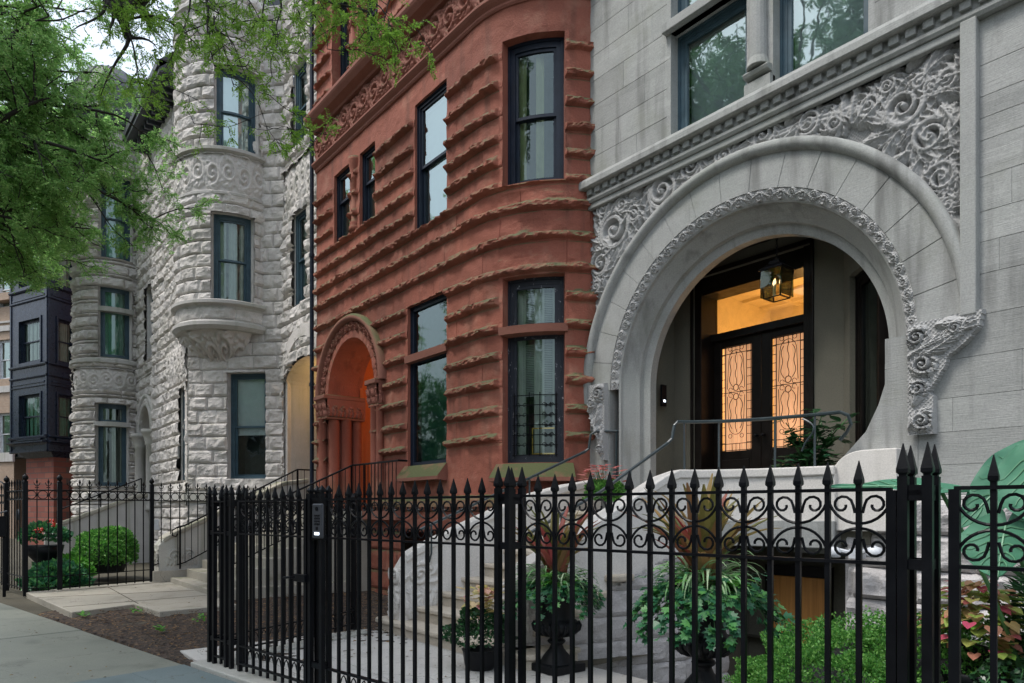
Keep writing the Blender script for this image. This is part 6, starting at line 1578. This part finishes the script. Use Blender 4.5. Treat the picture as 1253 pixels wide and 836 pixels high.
def urn_planting(e, c, top, s_=1.0, seed=1, cord=18, tall=.55):
    random.seed(seed); x, y = c; z = top
    a = Leaves()
    for k in range(cord): a.ribbon((x+rnd(-.05, .05), y+rnd(-.05, .05), z+.02), rnd(0, 6.28), rnd(.45, 1)*tall*s_, .075*s_, rnd(1.0, 1.5), rnd(.2, 1.5))
    a.build('cordyline_leaves', M['cordy'], e)
    a = Leaves()
    for k in range(70): a.ribbon((x+rnd(-.1, .1), y+rnd(-.1, .1), z), rnd(0, 6.28), rnd(.28, .48)*s_, .02*s_, rnd(.6, 1.2), rnd(2.0, 3.4))
    a.build('variegated_leaves', M['spider'], e)
    a = Leaves()
    for k in range(14):
        az = rnd(0, 6.28); L_ = rnd(.2, .34)*s_; el = rnd(.5, 1.2); p = np.array([x+.1*math.cos(az), y+.1*math.sin(az), z]); 
        for i in range(14):
            p = p+L_/14*np.array([math.cos(az)*math.cos(el), math.sin(az)*math.cos(el), math.sin(el)]); el -= .1
            for sg in (1, -1): a.shape(p, (math.cos(az+sg*1.2), math.sin(az+sg*1.2), -.1), (0, 0, 1), .055*s_*math.sin(PI*(i+2)/17), OVAL)
    a.build('fern_fronds', M['fern'], e)
    a = Leaves(); st = MB()
    for k in range(38):
        az = k*2*PI/38+rnd(-.2, .2); ivy_trail(a, st, (x+.19*s_*math.cos(az), y+.19*s_*math.sin(az), z+.0), az, rnd(.18, .46)*s_, rnd(.5, 1.1), .052*s_)
    for k in range(260):
        az = rnd(0, 6.28); r_ = rnd(.05, .36)*s_; a.shape((x+r_*math.cos(az), y+r_*math.sin(az), z+rnd(-.02, .13)*s_-.1*r_), (math.cos(az), math.sin(az), rnd(-.5, .3)), (0, 0, 1), rnd(.035, .06)*s_, IVY)
    a.build('ivy', M['ivy'], e); st.build('stem', M['stem'], e)
    m_ = MB(); m_.lathe((x, y, z-.05), [(.2*s_, 0), (.18*s_, .03), (0, .05)], 16); m_.build('soil', M['soil'], e)
def ax_(px, py, Z): return dist_at(px, py, Z)
u1 = ground_at(681, 822)
e1 = empty('planted_urn', (u1[0], u1[1], 0), 'black urn at the foot of the stair spilling ivy under pink and orange strap leaves', 'planter')
urn(e1, (u1[0], u1[1], .012), 1.02); urn_planting(e1, u1[:2], .80, 1.1, 5, 52, .80)
p = dist_at(861, 800, 5.5)
e2 = empty('planted_urn', (p[0], p[1], 0), 'large black urn before the dark basement opening, with red and olive strap leaves over ivy', 'planter')
urn(e2, (p[0], p[1], .012), 1.12); urn_planting(e2, p[:2], .90, 1.36, 9, 60, .66)
# small pot with green mound and cream-pink leaves
p = ground_at(588, 820); e3 = empty('flower_pot', (p[0], p[1], 0), 'low dark pot with a green mound and cream and pink leaves at the stair foot', 'planter')
m_ = MB(); m_.lathe((p[0], p[1], .012), [(.0, 0), (.12, 0), (.15, .04), (.17, .17), (.18, .19), (.165, .19), (.15, .15), (0, .14)], 20); m_.build('pot', M['potblack'], e3, True)
Pp, v = blob_pts(2600, (p[0], p[1], .33), (.30, .28, .24), 3, lump=.25); leaf_mesh('small_foliage', Pp, v+rng.normal(size=Pp.shape)*.6, .035, .026, M['darkleaf'], e3)
random.seed(4); a = Leaves()
for k in range(90):
    az = rnd(0, 6.28); r_ = rnd(0, .2); q = (p[0]+r_*math.cos(az)+.02, p[1]+r_*math.sin(az), .48+rnd(0, .30)); a.shape(q, (math.cos(az), math.sin(az), rnd(-.4, .5)), (0, 0, 1), rnd(.07, .12), HEART, .25)
a.build('variegated_leaves', M['lime_pink'], e3)
# planter with salmon leaves on the landing wall (left side of arch)
p = at(741, 600, 6.6); e4 = empty('flowering_planter', (p[0], p[1], 1.5), 'salmon pink leaved plant over a green ball beside the handrail left of the arch', 'planter')
m_ = MB(); m_.lathe((p[0], p[1], 1.2), [(0, 0), (.15, 0), (.2, .28), (.22, .3), (.2, .3), (0, .26)], 16); m_.build('pot', M['potblack'], e4, True)
Pp, v = blob_pts(2600, (p[0], p[1], 1.68), (.26, .24, .2), 5, lump=.2); leaf_mesh('green_ball', Pp, v+rng.normal(size=Pp.shape)*.5, .04, .028, M['box'], e4)
random.seed(6); a = Leaves(); st = MB()
for k in range(60):
    az = rnd(0, 6.28); r_ = rnd(0, .27); zz_ = 1.98+rnd(-.05, .13)-.25*r_; q = (p[0]-.06+r_*math.cos(az), p[1]+r_*math.sin(az), zz_); a.shape(q, (math.cos(az), math.sin(az), rnd(-.2, .3)), (0, 0, 1), rnd(.06, .12), HEART, .2)
    if k % 3 == 0: st.tube([(p[0], p[1], 1.6), q], .004, 3)
a.build('salmon_leaves', M['pinkleaf'], e4); st.build('stem', M['stem'], e4)
# leafy plant on the landing in the arch
p = (-4.0, 7.35); e5 = empty('leafy_pot_plant', (p[0], p[1], 1.5), 'dark leafy plant standing behind the curved handrail in the round arch', 'plant')
p = at(990, 560, 7.3)[:2]
m_ = MB(); m_.lathe((p[0], p[1], 1.5), [(0, 0), (.15, 0), (.2, .3), (.19, .3), (0, .28)], 16); m_.build('pot', M['potblack'], e5, True)
random.seed(8); a = Leaves(); st = MB()
for k in range(26):
    az = rnd(0, 6.28); h = rnd(.25, 1.15) if k > 5 else rnd(1.0, 1.45); r_ = rnd(.1, .48); tip = np.array([p[0]+r_*math.cos(az), p[1]+r_*math.sin(az)*.5, 1.75+h*.6]); b = np.array([p[0], p[1], 1.75])
    pts = [b+(tip-b)*t_+[0, 0, .12*math.sin(PI*t_)] for t_ in np.linspace(0, 1, 6)]; st.tube(pts, .006, 4)
    for q in pts[2:]:
        for _ in range(3):
            a2 = rnd(0, 6.28); a.shape(q+np.array([rnd(-.05, .05), rnd(-.05, .05), rnd(-.04, .05)]), (math.cos(a2), math.sin(a2), rnd(-.5, .3)), (0, 0, 1), rnd(.10, .20), OVAL, .2)
a.build('leaves', M['darkleaf'], e5); st.build('stem', M['stem'], e5)
random.seed(18); a = Leaves()
for k in range(30):
    az = rnd(0, 6.28); r_ = rnd(.1, .35); a.shape((p[0]+r_*math.cos(az), p[1]+r_*math.sin(az)*.5-.1, rnd(1.8, 2.15)), (math.cos(az), math.sin(az)-.5, rnd(-.5, .3)), (0, 0, 1), rnd(.10, .15), OVAL, .2)
a.build('lower_leaves', M['ivy'], e5)
# boxwood hedge mounds behind the fence
for k, (px, Zp, top, rx, ry) in enumerate(((1005, 4.5, 778, .55, .40), (1075, 4.1, 765, .50, .38), (1155, 3.7, 752, .50, .36), (1020, 3.7, 795, .5, .3), (945, 4.7, 808, .3, .3))):
    q = dist_at(px, top, Zp); zt = q[2]; zz = zt*.55
    shrub('boxwood', ['bright green clipped boxwood mound in front of the orange basement door', 'bright green boxwood mound next to the rough stone base', 'boxwood mound under the pink and lime leaves', 'boxwood mound nearest the fence, lowest of the green mounds', 'small boxwood mound at the left end of the hedge'][k], 'shrub', (q[0], q[1], zt-zz*.9), (rx, ry, zz*.9), [21000, 17000, 17000, 15000, 7000][k], .019, .014, M['box'], 'boxwood mounds behind the iron fence', seed=k+3, lump=.2, fr=4.2)
# pink edged strap leaves behind the hedge
random.seed(12); q = dist_at(1038, 800, 4.9); e6 = empty('strap_leaf_plant', (q[0], q[1], 0), 'pink edged strap-leaf plant behind the green boxwood mound', 'plant')
a = Leaves()
for k in range(14): a.ribbon((q[0]+rnd(-.06, .06), q[1]+rnd(-.05, .05), q[2]-.25), rnd(0, 6.28), rnd(.25, .5), .07, rnd(1.0, 1.5), rnd(.1, .8))
for k in range(6): a.ribbon((q[0]-.32+rnd(-.06, .06), q[1]+.1, q[2]-.3), rnd(0, 6.28), rnd(.2, .34), .06, rnd(.9, 1.4), rnd(.3, 1))
a.build('leaves', M['cordy'], e6)
# coleus pot at the right
random.seed(15); q = dist_at(1205, 800, 3.45); e7 = empty('coleus_pot', (q[0], q[1], 0), 'black pot with pink, red and lime leaves at the right edge', 'planter')
m_ = MB(); m_.lathe((q[0], q[1], 0), [(0, 0), (.12, 0), (.15, .3), (.19, .68), (.21, .72), (.20, .72), (0, .68)], 20); m_.build('pot', M['potblack'], e7, True)
a = Leaves()
for k in range(300):
    az = rnd(0, 6.28); el = rnd(-.2, 1.4); r_ = rnd(.12, .24); c = (q[0]-.03+r_*math.cos(az)*math.cos(el), q[1]+r_*math.sin(az)*math.cos(el), .86+r_*1.3*math.sin(el)); a.shape(c, (math.cos(az), math.sin(az), rnd(-.7, .2)), (0, 0, 1), rnd(.05, .08), HEART, .25)
a.build('coleus_leaves', M['coleus'], e7)
a = Leaves(); st = MB()
for k in range(16):
    az = rnd(-1.9, .9); ivy_trail(a, st, (q[0]+.1+.15*math.cos(az), q[1]+.15*math.sin(az), .78), az, rnd(.3, .7), .4, .03)
a.build('trailing_leaves', M['darkleaf'], e7); st.build('stem', M['stem'], e7)
Pp, v = blob_pts(4200, (q[0]+.42, q[1]+.22, .85), (.36, .3, .5), 9, lump=.25); 
e9 = empty('fine_leaved_shrub', (q[0]+.4, q[1]+.2, 0), 'dark fine-leaved shrub at the right edge beneath the elephant ear', 'shrub')
leaf_mesh('foliage', Pp, v+rng.normal(size=Pp.shape)*.5, .07, .014, M['darkleaf'], e9)
# elephant ear
M['vein'] = plain('pale_leaf_vein', (.12, .30, .17), .5)
e8 = empty('elephant_ear', (-.9, 4.1, 0), 'elephant ear plant with huge blue-green leaves at the right edge', 'plant')
def big_leaf(tip, base, side_up, w, name='leaf', cup=.12):
    b = np.array(base, float); t_ = np.array(tip, float); d = t_-b; Lh = np.linalg.norm(d); d /= Lh; s_ = np.cross(d, side_up); s_ /= np.linalg.norm(s_); u = np.cross(s_, d)
    nu, nv = 26, 15; V = []
    for i in range(nu):
        a = i/(nu-1); x = a*1.25-.25
        wid = w*(math.sin(PI*min(1, (a*.97+.03)**.8))**.75)*(1-.15*a)
        for j in range(nv):
            k = (j/(nv-1)*2-1); y = k*wid
            xx = x
            if a < .22 and abs(k) < .35: xx = x+(.22-a)*(1-abs(k)/.35)*1.1
            rip = .003*math.sin(abs(k)*16-a*22)*abs(k)+.008*math.sin(a*9+k*4)*abs(k)
            h = cup*abs(k)**1.3*w-.25*Lh*a*a*.5+rip
            V.append(tuple(b+d*xx*Lh+s_*y+u*h))
    F = [(i*nv+j, i*nv+j+1, (i+1)*nv+j+1, (i+1)*nv+j) for i in range(nu-1) for j in range(nv-1)]
    o = link(name, np_mesh(name, V, F, True), M['ear'], e8)
    vm = MB(); A = np.array(V).reshape(nu, nv, 3); md = nv//2; off = u*.004
    vm.tube([A[i, md]+off for i in range(4, nu)], np.linspace(.006, .002, nu-4), 5)
    for i0 in range(4, nu-6, 3):
        for sg in (-1, 1):
            pts = [A[min(nu-1, i0+int(q*.8)), md+sg*q]+off for q in range(0, md)]; vm.tube(pts, np.linspace(.004, .0012, len(pts)), 4)
    vm.build('leaf_veins', M['vein'], o); return o
big_leaf(dist_at(1215, 705, 2.95), dist_at(1232, 640, 3.05), np.array([-.3, -.8, .3]), .20)
big_leaf(dist_at(1172, 640, 3.2), dist_at(1262, 560, 3.2), np.array([.2, -.9, .5]), .13)
big_leaf(dist_at(1018, 584, 3.6), dist_at(1150, 598, 3.35), np.array([0, -.25, 1.]), .14, cup=.1)
big_leaf(dist_at(1275, 640, 2.8), dist_at(1262, 560, 3.0), np.array([-.3, -.8, .3]), .18)
m_ = MB()
for a, b in ((dist_at(1232, 640, 3.05), (-.95, 3.9, 0)), (dist_at(1262, 560, 3.2), (-.8, 4.0, 0)), (dist_at(1150, 598, 3.35), (-1.0, 4.0, 0)), (dist_at(1262, 560, 3.0), (-.75, 3.9, 0))):
    a = np.array(a); b = np.array(b); m_.tube([b+(a-b)*t_+np.array([.08, .05, 0])*math.sin(PI*t_) for t_ in np.linspace(0, 1, 8)], [.016]*4+[.01]*4, 6)
m_.build('leaf_stalk', M['stem'], e8)
# shrubs in the neighbour's garden
q = dist_at(128, 655, 15.5); shrub('round_shrub', 'rounded green shrub in front of the pale stair cheek behind the ring fence', 'shrub', (q[0], q[1], .5), (.95, .6, .62), 9000, .06, .04, M['box'], seed=21, lump=.15)
q = dist_at(70, 690, 13.6); shrub('hosta_clump', 'low blue-green leafy clump inside the fence corner', 'plant', (q[0], q[1], .12), (.75, .5, .36), 2500, .11, .08, M['ivy'], seed=22)
q = dist_at(90, 690, 14.2); shrub('lime_plant', 'lime green leafy plant behind the blue-green clump', 'plant', (q[0], q[1], .25), (.45, .3, .3), 900, .12, .08, M['fern'], seed=23)
q = dist_at(55, 665, 14.2); e = empty('geranium_pot', (q[0], q[1], 0), 'dark urn of red geraniums inside the neighbour garden fence', 'planter')
m_ = MB(); m_.lathe((q[0], q[1], 0), [(0, 0), (.2, 0), (.22, .3), (.12, .4), (.3, .62), (.34, .8), (.3, .8), (0, .75)], 16); m_.build('pot', M['potblack'], e, True)
Pp, v = blob_pts(700, (q[0], q[1], .95), (.42, .4, .25), 31); leaf_mesh('foliage', Pp, v+rng.normal(size=Pp.shape)*.5, .10, .08, M['ivy'], e)
fl_ = MB(); random.seed(3)
for px, py in ((50, 648), (62, 638), (45, 650), (66, 642)):
    c = dist_at(px, py, 13.8)
    for _ in range(10): fl_.lathe((c[0]+rnd(-.05, .05), c[1]+rnd(-.05, .05), c[2]+rnd(-.03, .03)), [(0, -.02), (.022, 0), (0, .02)], 5)
fl_.build('blossom', M['redflower'], e)
# little weeds at the path edge
for k, (px, py, s_) in enumerate(((103, 757, .12), (168, 752, .12), (245, 762, .16), (196, 776, .06))):
    q = ground_at(px, py); a = Leaves(); random.seed(k)
    for _ in range(26): az = rnd(0, 6.28); a.shape((q[0]+rnd(-s_, s_), q[1]+rnd(-s_, s_)*.5, rnd(.03, .09)), (math.cos(az), math.sin(az), rnd(0, .6)), (0, 0, 1), rnd(.04, .07), OVAL)
    tag(a.m.build('weed', M['fern']), ['small green weed where the pavement meets the mulch', 'small weed under the corner of the concrete path', 'spreading weed beside the stair path near the fence', 'tiny weed alone on the mulch'][k], 'weed', 'weeds on the mulch bed')
# fallen leaves on pavement and path
random.seed(77); m_ = MB()
for _ in range(90):
    px, py = rnd(5, 330), rnd(720, 834); q = ground_at(px, py)
    z = .082 if (-15 < q[0] < -11 and 1.4 < q[1] < 3.4) else .022; a = rnd(0, 6.3); l = rnd(.008, .02)
    if q[1] > 1.9+(q[0]+7.08)*.166 and z < .05: continue
    m_.add([(q[0]-l*math.cos(a), q[1]-l*math.sin(a), z), (q[0]+l*.5*math.sin(a), q[1]-l*.5*math.cos(a), z+.006), (q[0]+l*math.cos(a), q[1]+l*math.sin(a), z), (q[0]-l*.5*math.sin(a), q[1]+l*.5*math.cos(a), z+.006)], [(0, 1, 2, 3)])
for _ in range(40):
    x, y = rnd(-7.4, -5), rnd(2.6, 4.1); a = rnd(0, 6.3); l = rnd(.01, .025)
    m_.add([(x-l*math.cos(a), y-l*math.sin(a), .02), (x+l*.5*math.sin(a), y-l*.5*math.cos(a), .026), (x+l*math.cos(a), y+l*math.sin(a), .02), (x-l*.5*math.sin(a), y+l*.5*math.cos(a), .026)], [(0, 1, 2, 3)])
tag(m_.build('fallen_leaves', M['fallen']), kind='stuff')

# ---------------------------------------------------------------- trees
def branchpath(a, b, sag=0, wig=.15, n=9):
    a, b = np.array(a, float), np.array(b, float); L_ = np.linalg.norm(b-a); P = []
    o = rng.normal(size=(4, 3))*wig*L_*.25
    for i in range(n+1):
        t_ = i/n; p = a+(b-a)*t_; p = p+o[0]*math.sin(PI*t_)+o[1]*math.sin(2*PI*t_)*.6+o[2]*math.sin(3*PI*t_)*.3; p[2] += sag*math.sin(PI*t_)*L_
        P.append(p)
    return np.array(P)
def spray(P, D, Lr, nl, leaflet, w):
    """compound leaves: a rachis with paired leaflets -> centres and directions"""
    n = len(P); D = unit(D); S = unit(np.cross(D, rng.normal(size=(n, 3))*.4+[0, 0, 1])); Cc = []; Dd = []
    for i in range(nl):
        t_ = (i+.6)/nl; c = P+D*(Lr*t_)[:, None]; c[:, 2] -= (Lr*t_)**2*1.2
        for sg in (1, -1): Cc.append(c); Dd.append(S*sg+D*.5+rng.normal(size=(n, 3))*.15)
    return np.concatenate(Cc), np.concatenate(Dd)
def tree(label, trunk, limbs, mat, twigs_per=10, twig_len=.5, leaf=(.16, 8, .032, .014), leaf_per=9, group=None, kind_name='honey_locust_tree', seed=1, rad=.2, tw_r=.006, down=-.15, name='tree', sub=4, keep=None):
    global rng; rng = np.random.default_rng(seed)
    e = empty(kind_name, (trunk[0][0], trunk[0][1], 0), label, 'tree', group)
    tm = MB(); tm.tube(trunk, np.linspace(rad, rad*.6, len(trunk)), 10)
    TP_ = []; TD = []
    for (a, b, r_) in limbs:
        P = branchpath(a, b, .05); tm.tube(P, np.linspace(r_, r_*.25, len(P)), 7)
        for k in range(sub):
            i = rng.integers(3, len(P)); d = unit(P[-1]-P[0]); q = P[i]+unit(rng.normal(size=3)+d*.8+[0, 0, down])*rng.uniform(.5, 1.0)*twig_len*2.4
            Q = branchpath(P[i], q, .02, .25, 7); tm.tube(Q, np.linspace(r_*.3, tw_r, len(Q)), 5)
            for _ in range(twigs_per):
                j = rng.integers(1, len(Q)); dd = unit(rng.normal(size=3)+unit(Q[-1]-Q[0])*.8+[0, 0, down]); q2 = Q[j]+dd*rng.uniform(.4, 1)*twig_len
                if keep is not None and not keep(q2): continue
                W_ = branchpath(Q[j], q2, 0, .25, 5); tm.tube(W_, np.linspace(tw_r, tw_r*.35, len(W_)), 3, False)
                m = leaf_per; tt = rng.uniform(.1, 1, m); idx = tt*(len(W_)-1); i0 = np.minimum(idx.astype(int), len(W_)-2); f = (idx-i0)[:, None]
                pp = W_[i0]*(1-f)+W_[i0+1]*f; TP_.append(pp); TD.append(unit(rng.normal(size=(m, 3))*.8+dd*.7+[0, 0, -.25]))
    tm.build('trunk', M['bark'], e, True)
    P = np.concatenate(TP_); D = np.concatenate(TD)
    Lr = rng.uniform(.6, 1.15, len(P))*leaf[0]; C_, D_ = spray(P, D, Lr, leaf[1], leaf[2], leaf[3])
    leaf_mesh('crown', C_, D_, leaf[2], leaf[3], mat, e)
    return e, len(C_)
def lim(px, py, Z): return dist_at(px, py, Z)
# near tree: trunk beside the camera's left, branches reaching over the railings
tr0 = [(-7.6, -1.7, 0), (-7.55, -1.65, 1.5), (-7.5, -1.6, 3.2), (-7.4, -1.4, 4.8)]
top = (-7.4, -1.4, 4.7)
big = lim(150, 40, 7.4)
NL = [(lim(80, -70, 7.4), lim(156, 46, 7.3), .15), (lim(150, 12, 7.3), lim(205, -12, 7.3), .06), (top, lim(60, -140, 8), .11), (lim(60, -140, 8), lim(120, -30, 7.5), .09), (lim(120, -30, 7.5), lim(157, 42, 7.3), .085),
      (lim(150, 30, 7.3), lim(190, 115, 7.1), .012), (lim(150, 20, 7.3), lim(245, 60, 7.0), .016), (lim(60, -140, 8), lim(240, -50, 7), .06), (lim(240, -50, 7), lim(262, 80, 6.8), .022), (lim(262, 80, 6.8), lim(330, 170, 6.7), .008),
      (lim(240, -50, 7), lim(340, -10, 6.6), .04), (lim(340, -10, 6.6), lim(345, 60, 6.5), .012), (lim(340, -10, 6.6), lim(400, 60, 6.4), .012), (lim(340, -10, 6.6), lim(455, 15, 6.2), .02), (lim(330, -30, 6.6), lim(500, -10, 6.0), .016), (lim(240, -50, 7), lim(215, 60, 7.0), .014),
      (lim(150, -60, 7.5), lim(200, 5, 7.2), .02), (lim(200, -30, 7.2), lim(290, 25, 6.9), .014), (lim(262, 20, 6.9), lim(310, 110, 6.7), .009), (lim(455, 0, 6.2), lim(480, 25, 6.1), .009)]
_, n1 = tree('near honey locust whose fine green leaves hang across the top of the photo', tr0, NL, M['leafA'], 7, .27, (.10, 7, .027, .012), 5, seed=11, rad=.22, tw_r=.004, down=-.35, sub=4)
# the mid tree, filling the upper left
tr1 = [(-14.5, -1.6, 0), (-14.4, -1.5, 2), (-14.2, -1.3, 4), (-14.0, -1.0, 5.6)]
tp = (-14.0, -1.0, 5.5); ML = []
rng = np.random.default_rng(5)
tips = [(10, 320, 12.5), (50, 310, 12.8), (110, 280, 13), (150, 250, 13.2), (170, 200, 13.4), (60, 240, 12), (20, 160, 11.5), (100, 150, 12.5), (150, 130, 13.5), (40, 80, 12), (90, 50, 13), (20, 10, 12), (60, 120, 11), (130, 200, 11.5), (30, 280, 11.5), (0, 220, 12), (70, 190, 13.2), (110, 90, 12), (170, 160, 13.2), (0, 60, 11), (50, 300, 13.5), (120, 250, 12.3), (-40, 200, 11), (-30, 80, 11), (-20, 320, 12), (60, 20, 11.5), (185, 270, 13.5), (60, 0, 12), (110, 15, 13.5)]
forks = [(-13.9, -.6, 7.0), (-14.3, .0, 6.3), (-14.0, .2, 8.2), (-14.6, -.4, 9), (-13.6, .4, 7.4)]
for f in forks: ML.append((tp, f, .11))
for px, py, Z in tips:
    q = lim(px, py, Z); f = forks[int(np.argmin([np.linalg.norm(np.array(q)-np.array(f)) for f in forks]))]; ML.append((f, q, .045))
_, n2 = tree('large honey locust filling the upper left of the photo in front of the round tower', tr1, ML, M['leafB'], 7, .46, (.17, 6, .048, .024), 9, seed=21, rad=.26, tw_r=.007, down=-.3, sub=6)
# a farther tree
tr2 = [(-24, -1.8, 0), (-24, -1.7, 3), (-23.8, -1.4, 6)]; FL = []
for px, py, Z in ((20, 120, 22), (60, 60, 22), (30, 250, 21), (80, 160, 23), (100, 90, 24), (50, 20, 22), (90, 250, 23), (5, 30, 20), (110, 200, 24), (30, 180, 20), (-20, 200, 20), (-30, 80, 20)): FL.append(((-23.8, -1.4, 6), lim(px, py, Z), .09))
_, n3 = tree('farther honey locust seen between the leaves at the far left', tr2, FL, M['leafB'], 10, 1.1, (.3, 4, .09, .05), 14, seed=31, rad=.3, tw_r=.014, down=-.2, sub=6)
# street trees on the far side of the road (they show in the window panes)
for k, (x, y, h) in enumerate(((-6, -15, 8.5), (-14, -16, 9.5), (-23, -15, 9), (-33, -16, 10), (-45, -15, 9), (3, -16, 9), (-56, -16, 10))):
    r4 = np.random.default_rng(60+k); LL = []
    for _ in range(16):
        v = unit(r4.normal(size=3)+[0, 0, .2]); LL.append(((x, y, h*.5), (x+v[0]*3.4, y+v[1]*3.0, h*.78+v[2]*3.2), .08))
    tree('street tree across the road, reflected in the windows', [(x, y, 0), (x+.1, y, h*.25), (x, y, h*.5)], LL, M['leafC'], 9, 1.1, (.35, 3, .16, .10), 8, group='trees across the road', kind_name='street_tree', seed=70+k, rad=.22, tw_r=.02, down=0, sub=5)
r4 = np.random.default_rng(44); LL = []
for _ in range(34):
    v = unit(r4.normal(size=3)); LL.append(((-10.5, -3.0, 9.5), (-10.0+v[0]*4.6, -3.2+v[1]*3.2, 13+v[2]*3.6), .07))
tree('tall street tree by the kerb above the camera, seen only in the window panes', [(-10.8, -3.4, 0), (-10.7, -3.3, 5), (-10.5, -3.0, 9.5)], LL, M['leafC'], 9, .9, (.3, 4, .11, .06), 9, kind_name='street_tree', seed=90, rad=.25, tw_r=.012, down=0, sub=5)
print('leaflets', n1, n2, n3)

# houses across the road: they close the street and show faintly in the panes
for k, (x0, x1, h, mt, lb_) in enumerate(((6, -3, 12, 'brick', 'red brick row house across the road, nearest the camera'), (-3.2, -12, 13.5, 'tanbrick', 'tan row house across the road between two brick ones'), (-12.2, -22, 12.5, 'brick', 'wide red brick row house across the road'), (-22.2, -33, 14, 'whites', 'pale stone row house across the road'), (-33.2, -46, 12.5, 'brick', 'farthest red brick row house across the road'))):
    hs = empty('row_house', ((x0+x1)/2, -24, 0), lb_, 'house', 'row houses across the road')
    P = Path([(x0, -22), (x1, -22)]); hl_ = []
    for i in range(4):
        for j in range(3):
            a = .9+i*(P.L-1.8)/4+.2; hl_.append((a, a+1.1, 1.6+j*3.5, 3.8+j*3.5))
    sheet('wall', P, merge_lines(0, P.L, .5, [e for q in hl_ for e in q[:2]]), merge_lines(0, h, .5, [e for q in hl_ for e in q[2:]]), lambda U, Z: 0*U, M[mt], hs, hole=rects(hl_))
    m_ = MB(); m_.box(x1, x0, -30, -22.3, 0, h); m_.build('house_body', M['dark'], hs); m_ = MB(); m_.box(x1-.1, x0+.1, -30.2, -21.7, h, h+.5); m_.build('roof', M['slate'], hs)
    for q in hl_:
        m_ = MB(); m_.pbox(P, q[0], q[0]+.08, q[2], q[3], -.2, -.1); m_.pbox(P, q[1]-.08, q[1], q[2], q[3], -.2, -.1); m_.pbox(P, q[0], q[1], q[3]-.08, q[3], -.2, -.101); m_.pbox(P, q[0], q[1], q[2], q[2]+.08, -.2, -.101); m_.pbox(P, q[0], q[1], (q[2]+q[3])/2-.03, (q[2]+q[3])/2+.03, -.2, -.102); m_.build('window', M['white_metal'], hs)
